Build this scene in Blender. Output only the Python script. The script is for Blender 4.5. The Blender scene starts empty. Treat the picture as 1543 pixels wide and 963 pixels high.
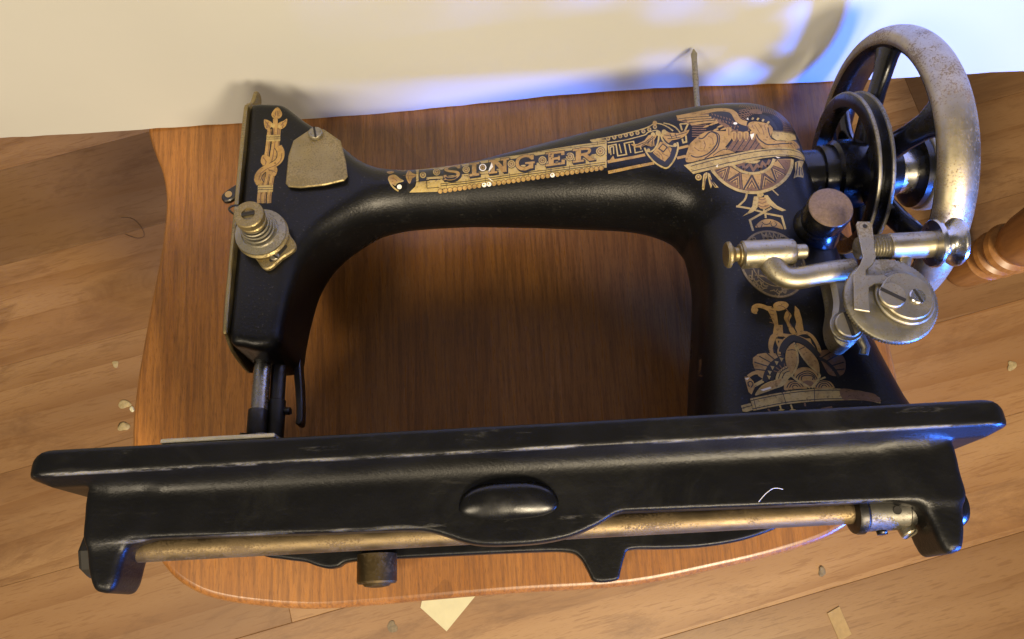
import bpy, bmesh, math, random
import numpy as np
from mathutils import Vector, Matrix
from mathutils.bvhtree import BVHTree
from mathutils.geometry import delaunay_2d_cdt

random.seed(7)
S = 0.001                      # everything is modelled in millimetres
SEAT = 0.450                   # height of the stool seat above the floor
TILT = math.radians(10.0)      # the machine lies on its back, top end a little lower
scene = bpy.context.scene
col = scene.collection

# ---------------------------------------------------------------- camera
def to_world(x, h, f):         # machine (along bed, up from bed, towards front) -> world
    return Vector((x, math.cos(TILT)*h + math.sin(TILT)*(f+89),
                   -math.sin(TILT)*h + math.cos(TILT)*(f+89)))*S + Vector((0, 0, SEAT))
cam = bpy.data.cameras.new("camera")
cam_o = bpy.data.objects.new("camera", cam)
col.objects.link(cam_o)
scene.camera = cam_o
cam.sensor_width = 36.0
cam.lens = 36.0*1144/1543
cam.clip_start = 0.01
cam.clip_end = 50
PITCH = math.radians(11.5); ROLL = math.radians(3.1)
cam_o.matrix_world = (Matrix.Translation(Vector((0.0002238, 0.0164448, SEAT+0.4642121)))
                      @ Matrix.Rotation(PITCH, 4, 'X') @ Matrix.Rotation(-ROLL, 4, 'Z'))

# ---------------------------------------------------------------- world and lamps
world = bpy.data.worlds.new("World"); scene.world = world; world.use_nodes = True
bg = world.node_tree.nodes["Background"]
bg.inputs[0].default_value = (1.0, 0.90, 0.78, 1); bg.inputs[1].default_value = 0.11
def area(name, loc, target, size, size_y, power, colour, spread=180):
    l = bpy.data.lights.new(name, 'AREA'); l.shape = 'RECTANGLE'; l.size = size; l.size_y = size_y
    l.energy = power; l.color = colour; l.spread = math.radians(spread)
    o = bpy.data.objects.new(name, l); col.objects.link(o)
    o.location = loc
    o.rotation_euler = (Vector(target)-Vector(loc)).to_track_quat('-Z', 'Y').to_euler()
    return o
area("ceiling_lamp", (0.62, -1.00, 1.75), (0.05, 0.1, SEAT), 0.24, 0.24, 27, (1.0, 0.83, 0.57))
area("ceiling_lamp", (0.24, -1.10, 1.90), (0.05, 0.1, SEAT), 0.30, 0.30, 19, (1.0, 0.83, 0.57))
area("wall_lamp", (-0.90, -0.75, 1.95), (0, 0.1, SEAT), 0.34, 0.34, 16, (1.0, 0.84, 0.60))
area("window_light", (1.05, -0.80, 0.60), (0.20, 0.25, SEAT+0.09), 0.20, 0.30, 7.0, (0.04, 0.18, 1.0), 54)

scene.view_settings.view_transform = 'Standard'
scene.view_settings.look = 'None'
scene.view_settings.exposure = 0.0
scene.view_settings.gamma = 1.0
scene.cycles.max_bounces = 8
scene.cycles.use_denoising = True
# ---------------------------------------------------------------- materials
MATS = {}
def nt(name):
    m = bpy.data.materials.new(name); m.use_nodes = True; MATS[name] = m
    t = m.node_tree; b = t.nodes["Principled BSDF"]
    return m, t, b
def N(t, kind, **kw):
    n = t.nodes.new(kind)
    for k, v in kw.items():
        if k.startswith('i_'):
            key = k[2:]
            n.inputs[int(key) if key.isdigit() else key.replace('_', ' ')].default_value = v
        else: setattr(n, k, v)
    return n
def ramp(t, fac, stops, interp='LINEAR'):
    r = t.nodes.new('ShaderNodeValToRGB'); r.color_ramp.interpolation = interp
    e = r.color_ramp.elements
    while len(e) < len(stops): e.new(0.5)
    for el, (p, c) in zip(e, stops):
        el.position = p; el.color = (*c, 1) if len(c) == 3 else c
    t.links.new(fac, r.inputs[0]); return r.outputs[0]
def coords(t, scale=(1, 1, 1), rot=(0, 0, 0), loc=(0, 0, 0)):
    c = t.nodes.new('ShaderNodeTexCoord'); m = t.nodes.new('ShaderNodeMapping')
    m.inputs['Scale'].default_value = scale; m.inputs['Rotation'].default_value = rot
    m.inputs['Location'].default_value = loc
    t.links.new(c.outputs['Object'], m.inputs[0]); return m.outputs[0]
def noise(t, vec, scale, detail=4, rough=0.55, dist=0.0):
    n = N(t, 'ShaderNodeTexNoise', i_Scale=scale, i_Detail=detail, i_Roughness=rough, i_Distortion=dist)
    t.links.new(vec, n.inputs['Vector']); return n.outputs['Fac']
def mix(t, fac, a, b, mode='MIX'):
    n = t.nodes.new('ShaderNodeMix'); n.data_type = 'RGBA'; n.blend_type = mode
    for sock, v in ((n.inputs['Factor'], fac), (n.inputs['A'], a), (n.inputs['B'], b)):
        pass
    ins = [n.inputs[0], n.inputs[6], n.inputs[7]]
    for s, v in zip(ins, (fac, a, b)):
        if hasattr(v, 'is_linked'): t.links.new(v, s)
        elif isinstance(v, (int, float)): s.default_value = v
        else: s.default_value = (*v, 1)
    return n.outputs[2]
def bump(t, b, height, strength, dist=0.001):
    n = N(t, 'ShaderNodeBump', i_Strength=strength, i_Distance=dist)
    t.links.new(height, n.inputs['Height']); t.links.new(n.outputs[0], b.inputs['Normal'])
def mrange(t, v, a, b_, c, d):
    n = N(t, 'ShaderNodeMapRange', i_1=a, i_2=b_, i_3=c, i_4=d); t.links.new(v, n.inputs[0]); return n.outputs[0]

def m_black():
    m, t, b = nt('black_japan')
    v = coords(t)
    wear = noise(t, v, 90, 8, 0.7)
    dust = noise(t, v, 22, 6, 0.65)
    speck = noise(t, v, 900, 2, 0.5)
    c = ramp(t, wear, [(0.0, (0.003, 0.003, 0.0035)), (0.60, (0.0045, 0.0045, 0.005)), (0.70, (0.012, 0.0115, 0.011)), (0.85, (0.035, 0.034, 0.031))])
    c = mix(t, mrange(t, speck, 0.66, 0.74, 0, 0.30), c, (0.10, 0.095, 0.08))
    t.links.new(c, b.inputs['Base Color'])
    t.links.new(mrange(t, dust, 0.3, 0.72, 0.26, 0.43), b.inputs['Roughness'])
    b.inputs['Specular IOR Level'].default_value = 0.31
    g = noise(t, v, 900, 3, 0.6)
    bump(t, b, g, 0.40, 0.0003)
    return m
def m_blackgloss():
    m, t, b = nt('black_enamel')
    v = coords(t)
    b.inputs['Base Color'].default_value = (0.004, 0.004, 0.0045, 1)
    t.links.new(mrange(t, noise(t, v, 60, 6, 0.65), 0.3, 0.7, 0.14, 0.36), b.inputs['Roughness'])
    bump(t, b, noise(t, v, 140, 3), 0.25, 0.0004)
    return m
def m_blackbed():
    m, t, b = nt('worn_black_bed')
    v = coords(t)
    vs = coords(t, (0.25, 1.6, 1))
    wear = noise(t, vs, 120, 9, 0.72)
    c = ramp(t, wear, [(0.0, (0.003, 0.003, 0.0035)), (0.60, (0.005, 0.005, 0.0055)), (0.72, (0.022, 0.021, 0.020)), (0.9, (0.08, 0.075, 0.07))])
    b.inputs['Specular IOR Level'].default_value = 0.31
    smud = noise(t, coords(t, (0.8, 1, 1)), 30, 9, 0.75, 0.6)
    c = mix(t, mrange(t, smud, 0.50, 0.72, 0, 0.5), c, (0.024, 0.024, 0.021))
    # paint rubbed off the sharp edges
    sep = t.nodes.new('ShaderNodeSeparateXYZ'); tc = t.nodes.new('ShaderNodeTexCoord'); t.links.new(tc.outputs['Object'], sep.inputs[0])
    wn = noise(t, coords(t, (0.12, 0.6, 0.6)), 260, 7, 0.72)
    wb = noise(t, coords(t, (1, 0.2, 0.2)), 18, 4, 0.6)
    def stripe(h0, half, f0, f1):
        d = N(t, 'ShaderNodeMath', operation='SUBTRACT'); d.inputs[1].default_value = h0*S; t.links.new(sep.outputs[1], d.inputs[0])
        a = N(t, 'ShaderNodeMath', operation='ABSOLUTE'); t.links.new(d.outputs[0], a.inputs[0])
        m1 = mrange(t, a.outputs[0], half*S*0.35, half*S, 1, 0)
        m2 = mrange(t, sep.outputs[2], (f0+89)*S, (f1+89)*S, 0, 1)
        p = N(t, 'ShaderNodeMath', operation='MULTIPLY'); t.links.new(m1, p.inputs[0]); t.links.new(m2, p.inputs[1]); return p.outputs[0]
    for st_, k0, k1, amt in ((stripe(-5.4, 0.75, 85.0, 86.5), 0.46, 0.56, 0.60), (stripe(-30.4, 0.9, 77.5, 79.0), 0.52, 0.62, 0.40), (stripe(0.5, 3.4, 86.5, 88.4), 0.58, 0.70, 0.22)):
        p1 = N(t, 'ShaderNodeMath', operation='MULTIPLY'); t.links.new(st_, p1.inputs[0]); t.links.new(mrange(t, wn, k0, k1, 0, amt), p1.inputs[1])
        p2 = N(t, 'ShaderNodeMath', operation='MULTIPLY'); t.links.new(p1.outputs[0], p2.inputs[0]); t.links.new(mrange(t, wb, 0.36, 0.50, 0.15, 1), p2.inputs[1])
        c = mix(t, p2.outputs[0], c, (0.30, 0.29, 0.27))
    t.links.new(c, b.inputs['Base Color'])
    t.links.new(mrange(t, noise(t, v, 35, 6, 0.65), 0.3, 0.72, 0.29, 0.47), b.inputs['Roughness'])
    g = noise(t, v, 700, 4, 0.65)
    bump(t, b, g, 0.35, 0.0004)
    return m
def m_metal(name, base, rough, spot=0.0, spotcol=(0.10, 0.06, 0.025), scale=900, thr=0.60, metal=1.0, haze=0.0):
    m, t, b = nt(name)
    v = coords(t)
    n1 = noise(t, v, scale, 3, 0.6)
    n2 = noise(t, v, 38, 5, 0.65)
    add = N(t, 'ShaderNodeMath', operation='MULTIPLY_ADD'); add.inputs[1].default_value = 1.0
    t.links.new(n2, add.inputs[0]); t.links.new(n1, add.inputs[2])
    f = mrange(t, add.outputs[0], thr+0.48, thr+0.56, 0, spot)
    var = ramp(t, noise(t, v, 110, 6, 0.7), [(0.28, tuple(x*0.70 for x in base)), (0.72, base)])
    c = mix(t, f, var, spotcol)
    t.links.new(c, b.inputs['Base Color'])
    mm = N(t, 'ShaderNodeMath', operation='MULTIPLY_ADD'); mm.inputs[1].default_value = -0.8; mm.inputs[2].default_value = metal
    t.links.new(f, mm.inputs[0]); t.links.new(mm.outputs[0], b.inputs['Metallic'])
    r = N(t, 'ShaderNodeMath', operation='MULTIPLY_ADD'); r.inputs[1].default_value = 0.35
    t.links.new(f, r.inputs[0]); t.links.new(mrange(t, noise(t, v, 75, 6, 0.7), 0.3, 0.7, rough-0.07, rough+0.12), r.inputs[2])
    t.links.new(r.outputs[0], b.inputs['Roughness'])
    bump(t, b, n1, 0.22, 0.0002)
    return m
def m_gold(name, base, dark):
    m, t, b = nt(name)
    v = coords(t)
    n1 = noise(t, v, 150, 7, 0.7); n2 = noise(t, v, 700, 3, 0.6)
    c = ramp(t, n1, [(0.28, dark), (0.5, base), (0.8, tuple(min(1, x*1.25) for x in base))])
    c = mix(t, mrange(t, n2, 0.58, 0.68, 0, 0.65), c, tuple(x*0.35 for x in dark))
    t.links.new(c, b.inputs['Base Color'])
    b.inputs['Metallic'].default_value = 0.3
    b.inputs['Roughness'].default_value = 0.46
    bump(t, b, noise(t, v, 620, 3, 0.6), 0.4, 0.0003)
    return m
def contour(t, vec, scale, freq, detail=2, rough=0.45, dist=0.0):
    n = noise(t, vec, scale, detail, rough, dist)
    a = N(t, 'ShaderNodeMath', operation='MULTIPLY'); a.inputs[1].default_value = freq; t.links.new(n, a.inputs[0])
    s = N(t, 'ShaderNodeMath', operation='FRACT'); t.links.new(a.outputs[0], s.inputs[0]); return s.outputs[0]
def m_seatwood():
    m, t, b = nt('varnished_seat_wood')
    v = coords(t, (1, 0.045, 1)); v2 = coords(t, (1, 0.30, 1)); v3 = coords(t, (1, 0.07, 1))
    big = noise(t, v2, 9, 4, 0.55, 0.8)
    ring = contour(t, v2, 4.2, 9.0, 3, 0.4, 0.3)
    fine = noise(t, v, 420, 6, 0.7)
    streak = noise(t, v, 95, 4, 0.6)
    pores = noise(t, v3, 2300, 2, 0.6)
    c = ramp(t, big, [(0.25, (0.24, 0.094, 0.023)), (0.55, (0.33, 0.135, 0.034)), (0.8, (0.41, 0.178, 0.048))])
    c = mix(t, mrange(t, ring, 0.0, 0.16, 0.34, 0.0), c, (0.10, 0.041, 0.013))
    c = mix(t, mrange(t, streak, 0.35, 0.7, 0.0, 0.32), c, (0.48, 0.225, 0.060))
    c = mix(t, mrange(t, fine, 0.44, 0.60, 0.0, 0.52), c, (0.105, 0.042, 0.014))
    c = mix(t, mrange(t, pores, 0.57, 0.64, 0, 0.38), c, (0.06, 0.024, 0.008))
    t.links.new(c, b.inputs['Base Color'])
    t.links.new(mrange(t, fine, 0.3, 0.7, 0.24, 0.36), b.inputs['Roughness'])
    bump(t, b, pores, 0.10, 0.0002)
    return m
def m_turned():
    m, t, b = nt('honey_turned_wood')
    v = coords(t, (1, 1, 0.08))
    f = noise(t, v, 200, 5, 0.6)
    c = ramp(t, f, [(0.25, (0.28, 0.118, 0.030)), (0.75, (0.47, 0.225, 0.065))])
    t.links.new(c, b.inputs['Base Color']); b.inputs['Roughness'].default_value = 0.33
    return m
def m_floor():
    m, t, b = nt('laminate_plank')
    info = t.nodes.new('ShaderNodeObjectInfo')
    c0 = t.nodes.new('ShaderNodeTexCoord')
    off = N(t, 'ShaderNodeVectorMath', operation='SCALE'); off.inputs[3].default_value = 7.0
    comb = t.nodes.new('ShaderNodeCombineXYZ')
    t.links.new(info.outputs['Random'], comb.inputs[0]); t.links.new(info.outputs['Random'], comb.inputs[2])
    t.links.new(comb.outputs[0], off.inputs[0])
    addv = N(t, 'ShaderNodeVectorMath', operation='ADD')
    t.links.new(c0.outputs['Object'], addv.inputs[0]); t.links.new(off.outputs[0], addv.inputs[1])
    def mp(s):
        mm = t.nodes.new('ShaderNodeMapping'); mm.inputs['Scale'].default_value = s
        t.links.new(addv.outputs[0], mm.inputs[0]); return mm.outputs[0]
    big = noise(t, mp((0.30, 1.5, 1)), 4.5, 2, 0.5, 0.3)
    mid = noise(t, mp((0.14, 1.5, 1)), 22, 3, 0.5, 0.2)
    vo = N(t, 'ShaderNodeTexVoronoi', i_Scale=2.6); t.links.new(mp((0.55, 1.5, 1)), vo.inputs['Vector'])
    knot = vo.outputs['Distance']
    wv = N(t, 'ShaderNodeTexWave', i_Scale=7.0, i_Distortion=11.0, i_Detail=2.0, i_Detail_Scale=0.55, i_Detail_Roughness=0.4)
    wv.bands_direction = 'Y'; wv.wave_profile = 'SAW'; t.links.new(mp((0.16, 1.0, 1)), wv.inputs['Vector'])
    ringk = N(t, 'ShaderNodeMath', operation='MULTIPLY'); ringk.inputs[1].default_value = 150.0; t.links.new(knot, ringk.inputs[0])
    sk = N(t, 'ShaderNodeMath', operation='SINE'); t.links.new(ringk.outputs[0], sk.inputs[0])
    mask = noise(t, mp((0.6, 1.2, 1)), 5.0, 3, 0.5)
    pore = noise(t, mp((0.085, 1.0, 1)), 420, 2, 0.5)
    pore2 = noise(t, mp((0.11, 1.0, 1)), 900, 2, 0.5)
    blot = noise(t, mp((0.36, 1.3, 1)), 11.0, 9, 0.74, 0.7)
    c = ramp(t, big, [(0.30, (0.25, 0.134, 0.060)), (0.5, (0.36, 0.203, 0.092)), (0.72, (0.47, 0.284, 0.136))])
    c = mix(t, mrange(t, mid, 0.35, 0.65, 0.0, 0.40), c, (0.29, 0.145, 0.054))
    mm = N(t, 'ShaderNodeMath', operation='MULTIPLY'); t.links.new(mrange(t, wv.outputs['Fac'], 0.55, 1.0, 0, 0.55), mm.inputs[0]); t.links.new(mrange(t, mask, 0.40, 0.56, 0.25, 1), mm.inputs[1])
    c = mix(t, mm.outputs[0], c, (0.22, 0.098, 0.030))
    c = mix(t, mrange(t, blot, 0.51, 0.65, 0, 0.72), c, (0.17, 0.082, 0.034))
    kk = N(t, 'ShaderNodeMath', operation='MULTIPLY'); t.links.new(mrange(t, knot, 0.17, 0.02, 0, 0.85), kk.inputs[0]); t.links.new(mrange(t, sk.outputs[0], -0.4, 0.8, 0.3, 1), kk.inputs[1])
    c = mix(t, kk.outputs[0], c, (0.16, 0.070, 0.024))
    c = mix(t, mrange(t, pore, 0.58, 0.65, 0, 0.40), c, (0.20, 0.090, 0.030))
    c = mix(t, mrange(t, pore2, 0.57, 0.66, 0, 0.30), c, (0.25, 0.118, 0.040))
    tone = mrange(t, info.outputs['Random'], 0, 1, 0.76, 1.16)
    hsv = t.nodes.new('ShaderNodeHueSaturation'); t.links.new(c, hsv.inputs['Color']); t.links.new(tone, hsv.inputs['Value'])
    t.links.new(hsv.outputs[0], b.inputs['Base Color'])
    b.inputs['Roughness'].default_value = 0.42
    bump(t, b, pore, 0.10, 0.0003)
    return m
def m_flat(name, base, rough=0.6, var=0.12, scale=60, metal=0.0):
    m, t, b = nt(name)
    f = noise(t, coords(t), scale, 5, 0.6)
    c = ramp(t, f, [(0.3, tuple(x*(1-var) for x in base)), (0.7, tuple(min(1, x*(1+var)) for x in base))])
    t.links.new(c, b.inputs['Base Color']); b.inputs['Roughness'].default_value = rough
    b.inputs['Metallic'].default_value = metal
    return m
m_black(); m_blackgloss(); m_blackbed(); m_seatwood(); m_turned(); m_floor()
m_metal('nickel', (0.46, 0.41, 0.29), 0.43, 0.55, thr=0.62)
m_metal('matte_nickel', (0.62, 0.58, 0.47), 0.5, 0.3, thr=0.6, metal=0.85)
m_metal('aged_nickel', (0.40, 0.32, 0.16), 0.48, 0.45, (0.10, 0.07, 0.032), 1100, 0.545)
m_metal('spotted_nickel', (0.48, 0.415, 0.28), 0.45, 0.70, (0.18, 0.115, 0.05), 1000, 0.548)
m_metal('dull_steel', (0.38, 0.35, 0.27), 0.50, 0.5, (0.09, 0.065, 0.035), 700, 0.57)
m_metal('dark_steel', (0.085, 0.082, 0.08), 0.36, 0.3, (0.04, 0.03, 0.02), 600, 0.6)
m_metal('bright_steel', (0.58, 0.56, 0.52), 0.24, 0.25, thr=0.64)
m_metal('pewter', (0.20, 0.19, 0.165), 0.46, 0.4, thr=0.58)
m_metal('varnished_rod', (0.27, 0.20, 0.11), 0.52, 0.45, (0.11, 0.07, 0.03), 1500, 0.55)
m_metal('dark_brass', (0.16, 0.115, 0.055), 0.48, 0.8, (0.05, 0.035, 0.018), 500, 0.5)
m_flat('brown_cap', (0.17, 0.115, 0.078), 0.55, 0.30, 900, 0.15)
m_gold('gold_pale', (0.45, 0.33, 0.115), (0.21, 0.14, 0.045))
m_gold('gold_warm', (0.41, 0.25, 0.075), (0.21, 0.12, 0.034))
m_gold('gold_brown', (0.19, 0.105, 0.05), (0.11, 0.058, 0.027))
m_flat('print_black', (0.011, 0.010, 0.009), 0.38, 0.2)
m_flat('chip_white', (0.80, 0.76, 0.66), 0.6)
m_flat('badge_brass', (0.20, 0.15, 0.075), 0.42, 0.35, 500, 0.7)
m_flat('badge_dark', (0.035, 0.028, 0.018), 0.5, 0.3, 300, 0.3)
m_flat('slot_dark', (0.012, 0.010, 0.008), 0.7)
m_flat('white_paper', (0.55, 0.55, 0.53), 0.65, 0.015, 12)
m_flat('yellow_paper', (0.74, 0.69, 0.46), 0.7, 0.05)
m_flat('putty', (0.42, 0.33, 0.17), 0.8, 0.25, 300)
m_flat('tan_card', (0.42, 0.29, 0.14), 0.75, 0.10, 200)
m_flat('grey_grit', (0.24, 0.19, 0.13), 0.8, 0.25, 300)
m_flat('lint', (0.75, 0.72, 0.68), 0.8)
m_flat('scratch_brown', (0.13, 0.07, 0.03), 0.6)

# ---------------------------------------------------------------- mesh helpers (millimetres)
ORIGIN = (0.0, 0.0, -89.0)     # the machine's own origin: rear edge of the bed
def raw_mesh(name, verts, faces, mat, smooth=True, flat_angle=None):
    me = bpy.data.meshes.new(name)
    me.from_pydata([tuple(v) for v in verts], [], [tuple(f) for f in faces])
    me.materials.append(MATS[mat])
    if smooth:
        me.polygons.foreach_set('use_smooth', [True]*len(me.polygons))
        if flat_angle: me.set_sharp_from_angle(angle=math.radians(flat_angle))
    me.update(); return me
def add(name, verts, faces, mat, parent=None, smooth=True, angle=35, machine=True, fix=True):
    o = ORIGIN if machine else (0, 0, 0)
    vs = [((v[0]-o[0])*S, (v[1]-o[1])*S, (v[2]-o[2])*S) for v in verts]
    me = raw_mesh(name, vs, faces, mat, smooth, angle)
    if fix:
        bm = bmesh.new(); bm.from_mesh(me); bmesh.ops.recalc_face_normals(bm, faces=bm.faces); bm.to_mesh(me); bm.free()
    ob = bpy.data.objects.new(name, me); col.objects.link(ob)
    if parent: ob.parent = parent
    return ob
def frame(d):
    d = Vector(d).normalized()
    a = Vector((0, 0, 1)) if abs(d.z) < 0.9 else Vector((1, 0, 0))
    u = d.cross(a).normalized(); return u, d.cross(u).normalized(), d
def lathe(o, d, prof, seg=40, a0=0.0):
    """prof: (radius, distance along axis) pairs"""
    u, w, d = frame(d); o = Vector(o); V = []; Fc = []
    for r, z in prof:
        for k in range(seg):
            a = a0 + 2*math.pi*k/seg
            V.append(o + d*z + (u*math.cos(a) + w*math.sin(a))*max(r, 0.001))
    n = len(prof)
    for i in range(n-1):
        for k in range(seg):
            k2 = (k+1) % seg
            Fc.append((i*seg+k, i*seg+k2, (i+1)*seg+k2, (i+1)*seg+k))
    Fc.append(tuple(range(seg))[::-1]); Fc.append(tuple((n-1)*seg+k for k in range(seg)))
    return V, Fc
def ring(o, d, prof, seg=72):
    """closed profile (radius, axial) revolved"""
    u, w, d = frame(d); o = Vector(o); V = []; Fc = []; n = len(prof)
    for r, z in prof:
        for k in range(seg):
            a = 2*math.pi*k/seg; V.append(o + d*z + (u*math.cos(a)+w*math.sin(a))*r)
    for i in range(n):
        j = (i+1) % n
        for k in range(seg):
            k2 = (k+1) % seg; Fc.append((i*seg+k, i*seg+k2, j*seg+k2, j*seg+k))
    return V, Fc
def tube(path, rad, seg=12, sy=1.0):
    P = [Vector(p) for p in path]; V = []; Fc = []
    if not hasattr(rad, '__len__'): rad = [rad]*len(P)
    u = None
    for i, p in enumerate(P):
        d = (P[min(i+1, len(P)-1)] - P[max(i-1, 0)]).normalized()
        if u is None: u, w, _ = frame(d)
        else:
            u = (u - d*u.dot(d)).normalized(); w = d.cross(u)
        for k in range(seg):
            a = 2*math.pi*k/seg; V.append(p + (u*math.cos(a) + w*math.sin(a)*sy)*rad[i])
    for i in range(len(P)-1):
        for k in range(seg):
            k2 = (k+1) % seg; Fc.append((i*seg+k, i*seg+k2, (i+1)*seg+k2, (i+1)*seg+k))
    Fc.append(tuple(range(seg))[::-1]); Fc.append(tuple((len(P)-1)*seg+k for k in range(seg)))
    return V, Fc
def smooth_path(pts, n=8, closed=False):
    out = []; m = len(pts)
    rng = range(m if closed else m-1)
    for i in rng:
        if closed: p = [pts[(i+k-1) % m] for k in range(4)]
        else: p = [pts[min(max(i+k-1, 0), m-1)] for k in range(4)]
        for s in range(n):
            t = s/n
            out.append(tuple(0.5*((2*b)+(-a+c)*t+(2*a-5*b+4*c-d)*t*t+(-a+3*b-3*c+d)*t**3) for a, b, c, d in zip(*p)))
    if not closed: out.append(tuple(pts[-1]))
    return out
def slab(poly, lo, hi, axis='f', ch=0.6):
    """outline extruded along one machine axis, with a chamfer all round"""
    n = len(poly)
    A = sum(poly[i][0]*poly[(i+1) % n][1]-poly[(i+1) % n][0]*poly[i][1] for i in range(n))
    if A < 0: poly = poly[::-1]
    ins = []
    for i in range(n):
        p0 = Vector(poly[i-1]); p1 = Vector(poly[i]); p2 = Vector(poly[(i+1) % n])
        e1 = (p1-p0).normalized(); e2 = (p2-p1).normalized()
        n1 = Vector((-e1.y, e1.x)); n2 = Vector((-e2.y, e2.x)); b = (n1+n2)
        b = b.normalized() if b.length > 1e-6 else n1
        k = ch/max(0.45, b.dot(n1)); ins.append(p1+b*k)
    def P(q, z):
        return {'f': (q[0], q[1], z), 'h': (q[0], z, q[1]), 'x': (z, q[0], q[1])}[axis]
    V = [P(q, lo) for q in ins]+[P(q, lo+ch) for q in poly]+[P(q, hi-ch) for q in poly]+[P(q, hi) for q in ins]
    Fc = []
    for L in range(3):
        for i in range(n):
            j = (i+1) % n; Fc.append((L*n+i, L*n+j, (L+1)*n+j, (L+1)*n+i))
    Fc.append(tuple(range(n))[::-1]); Fc.append(tuple(3*n+i for i in range(n)))
    return V, Fc
def slab_obj(name, poly, lo, hi, mat, parent, axis='f', ch=0.6, machine=True, angle=35):
    V, Fc = slab(poly, lo, hi, axis, ch); return add(name, V, Fc, mat, parent, True, angle, machine)
def circle(cx, cy, r, n=24, ry=None):
    return [(cx+r*math.cos(2*math.pi*k/n), cy+(ry or r)*math.sin(2*math.pi*k/n)) for k in range(n)]
def merge(*parts):
    V = []; Fc = []
    for v, f in parts:
        o = len(V); V += list(v); Fc += [tuple(i+o for i in q) for q in f]
    return V, Fc
def screw(name, p, d, r, hgt, parent, mat='aged_nickel', slot_angle=0.6):
    V, Fc = lathe(p, d, [(r*0.96, 0), (r, 0.3), (r, hgt-0.5), (r-0.5, hgt)], 28)
    o = add(name, V, Fc, mat, parent)
    u, w, dd = frame(d); c = math.cos(slot_angle); s = math.sin(slot_angle)
    a = u*c+w*s; b = -u*s+w*c; top = Vector(p)+dd*(hgt-0.35); wd = max(0.45, r*0.15)
    V = []
    for z in (0, 0.45):
        for sx, sy in ((-1, -1), (1, -1), (1, 1), (-1, 1)):
            V.append(top + dd*z + a*(r*0.95*sx) + b*(wd*sy))
    add('slot', V, [(0, 1, 2, 3), (4, 5, 6, 7), (0, 1, 5, 4), (1, 2, 6, 5), (2, 3, 7, 6), (3, 0, 4, 7)], 'slot_dark', o, False)
    return o
def tag(o, label=None, cat=None, group=None, kind=None):
    for k, v in (('label', label), ('category', cat), ('group', group), ('kind', kind)):
        if v: o[k] = v
    return o
# ---------------------------------------------------------------- implicit castings
def cr2(pts, n):
    m = len(pts); out = []
    for i in range(m):
        a, b, c, d = (np.array(pts[(i+k-1) % m], float) for k in range(4))
        for s in range(n):
            t = s/n
            out.append(0.5*((2*b)+(-a+c)*t+(2*a-5*b+4*c-d)*t*t+(-a+3*b-3*c+d)*t**3))
    return np.array(out)
def poly_sdf(poly, X, Y):
    d = np.full(X.shape, 1e9); inside = np.zeros(X.shape, bool)
    n = len(poly)
    for i in range(n):
        ax, ay = poly[i]; bx, by = poly[(i+1) % n]
        ex, ey = bx-ax, by-ay; L = ex*ex+ey*ey
        if L < 1e-9: continue
        t = np.clip(((X-ax)*ex+(Y-ay)*ey)/L, 0, 1)
        d = np.minimum(d, (X-ax-t*ex)**2+(Y-ay-t*ey)**2)
        c = (ay <= Y) != (by <= Y)
        if ey != 0:
            inside ^= c & (X < ax + (Y-ay)*ex/ey)
    d = np.sqrt(d); return np.where(inside, -d, d)
def rmax(a, b, r):
    u = np.maximum(a+r, 0); v = np.maximum(b+r, 0)
    return np.minimum(np.maximum(a, b), -r) + np.sqrt(u*u+v*v)
def smin(a, b, k):
    h = np.clip(0.5+0.5*(b-a)/k, 0, 1); return b+(a-b)*h-k*h*(1-h)
def sstep(x, a, b):
    t = np.clip((x-a)/(b-a), 0, 1); return t*t*(3-2*t)

ARM_OUT = [(-139.5, 140), (-139.5, 180), (-139.5, 207), (-136, 210.5), (-128, 210.5), (-121, 209.5), (-115, 204.5), (-109, 199), (-99, 192), (-88, 184),
           (-79.5, 177.2), (-69, 173.2), (-50, 172), (-21, 175), (16, 182.5), (54, 190), (92, 197.3), (111, 199.8), (130, 201),
           (146, 198.5), (158, 190.5), (165, 177), (167, 158), (168.5, 138), (171, 110), (173.5, 80), (177, 55), (184, 24), (191, -2),
           (150, -3), (110, -3), (84, -3), (87.5, 30), (94, 66), (98.2, 93), (97.4, 114), (95, 120.5), (89, 127.6), (72, 134.0), (40, 137.2), (-5, 140.0), (-47, 141.2),
           (-69, 139.4), (-84, 133.6), (-97, 124.8), (-105.9, 111), (-110.6, 93.5), (-113, 78), (-114.5, 67), (-122, 64), (-132, 66), (-139, 70), (-139.5, 90)]
ARM_POLY = cr2(ARM_OUT, 5)
def arm_fields(X, H):
    T = np.interp(X, [-140, -105, -80, -55, -20, 54, 110, 150, 170], [25, 25, 23.2, 20.8, 20.6, 26.5, 30.5, 30.5, 30])
    Tp = np.interp(H, [-5, 25, 60, 110, 150], [37, 34.5, 32.5, 31.5, 31])
    wp = sstep(X, 70, 110)*(1-sstep(H, 120, 160))
    T = T*(1-wp)+Tp*wp
    r = np.interp(X, [-140, -112, -96, -70, -45, 90, 130], [4.5, 6.5, 10, 18.0, 19.4, 24, 26])
    r = r*(1-wp)+np.interp(H, [0, 60, 110, 150], [20, 22, 25, 27])*wp
    return T, r
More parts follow.
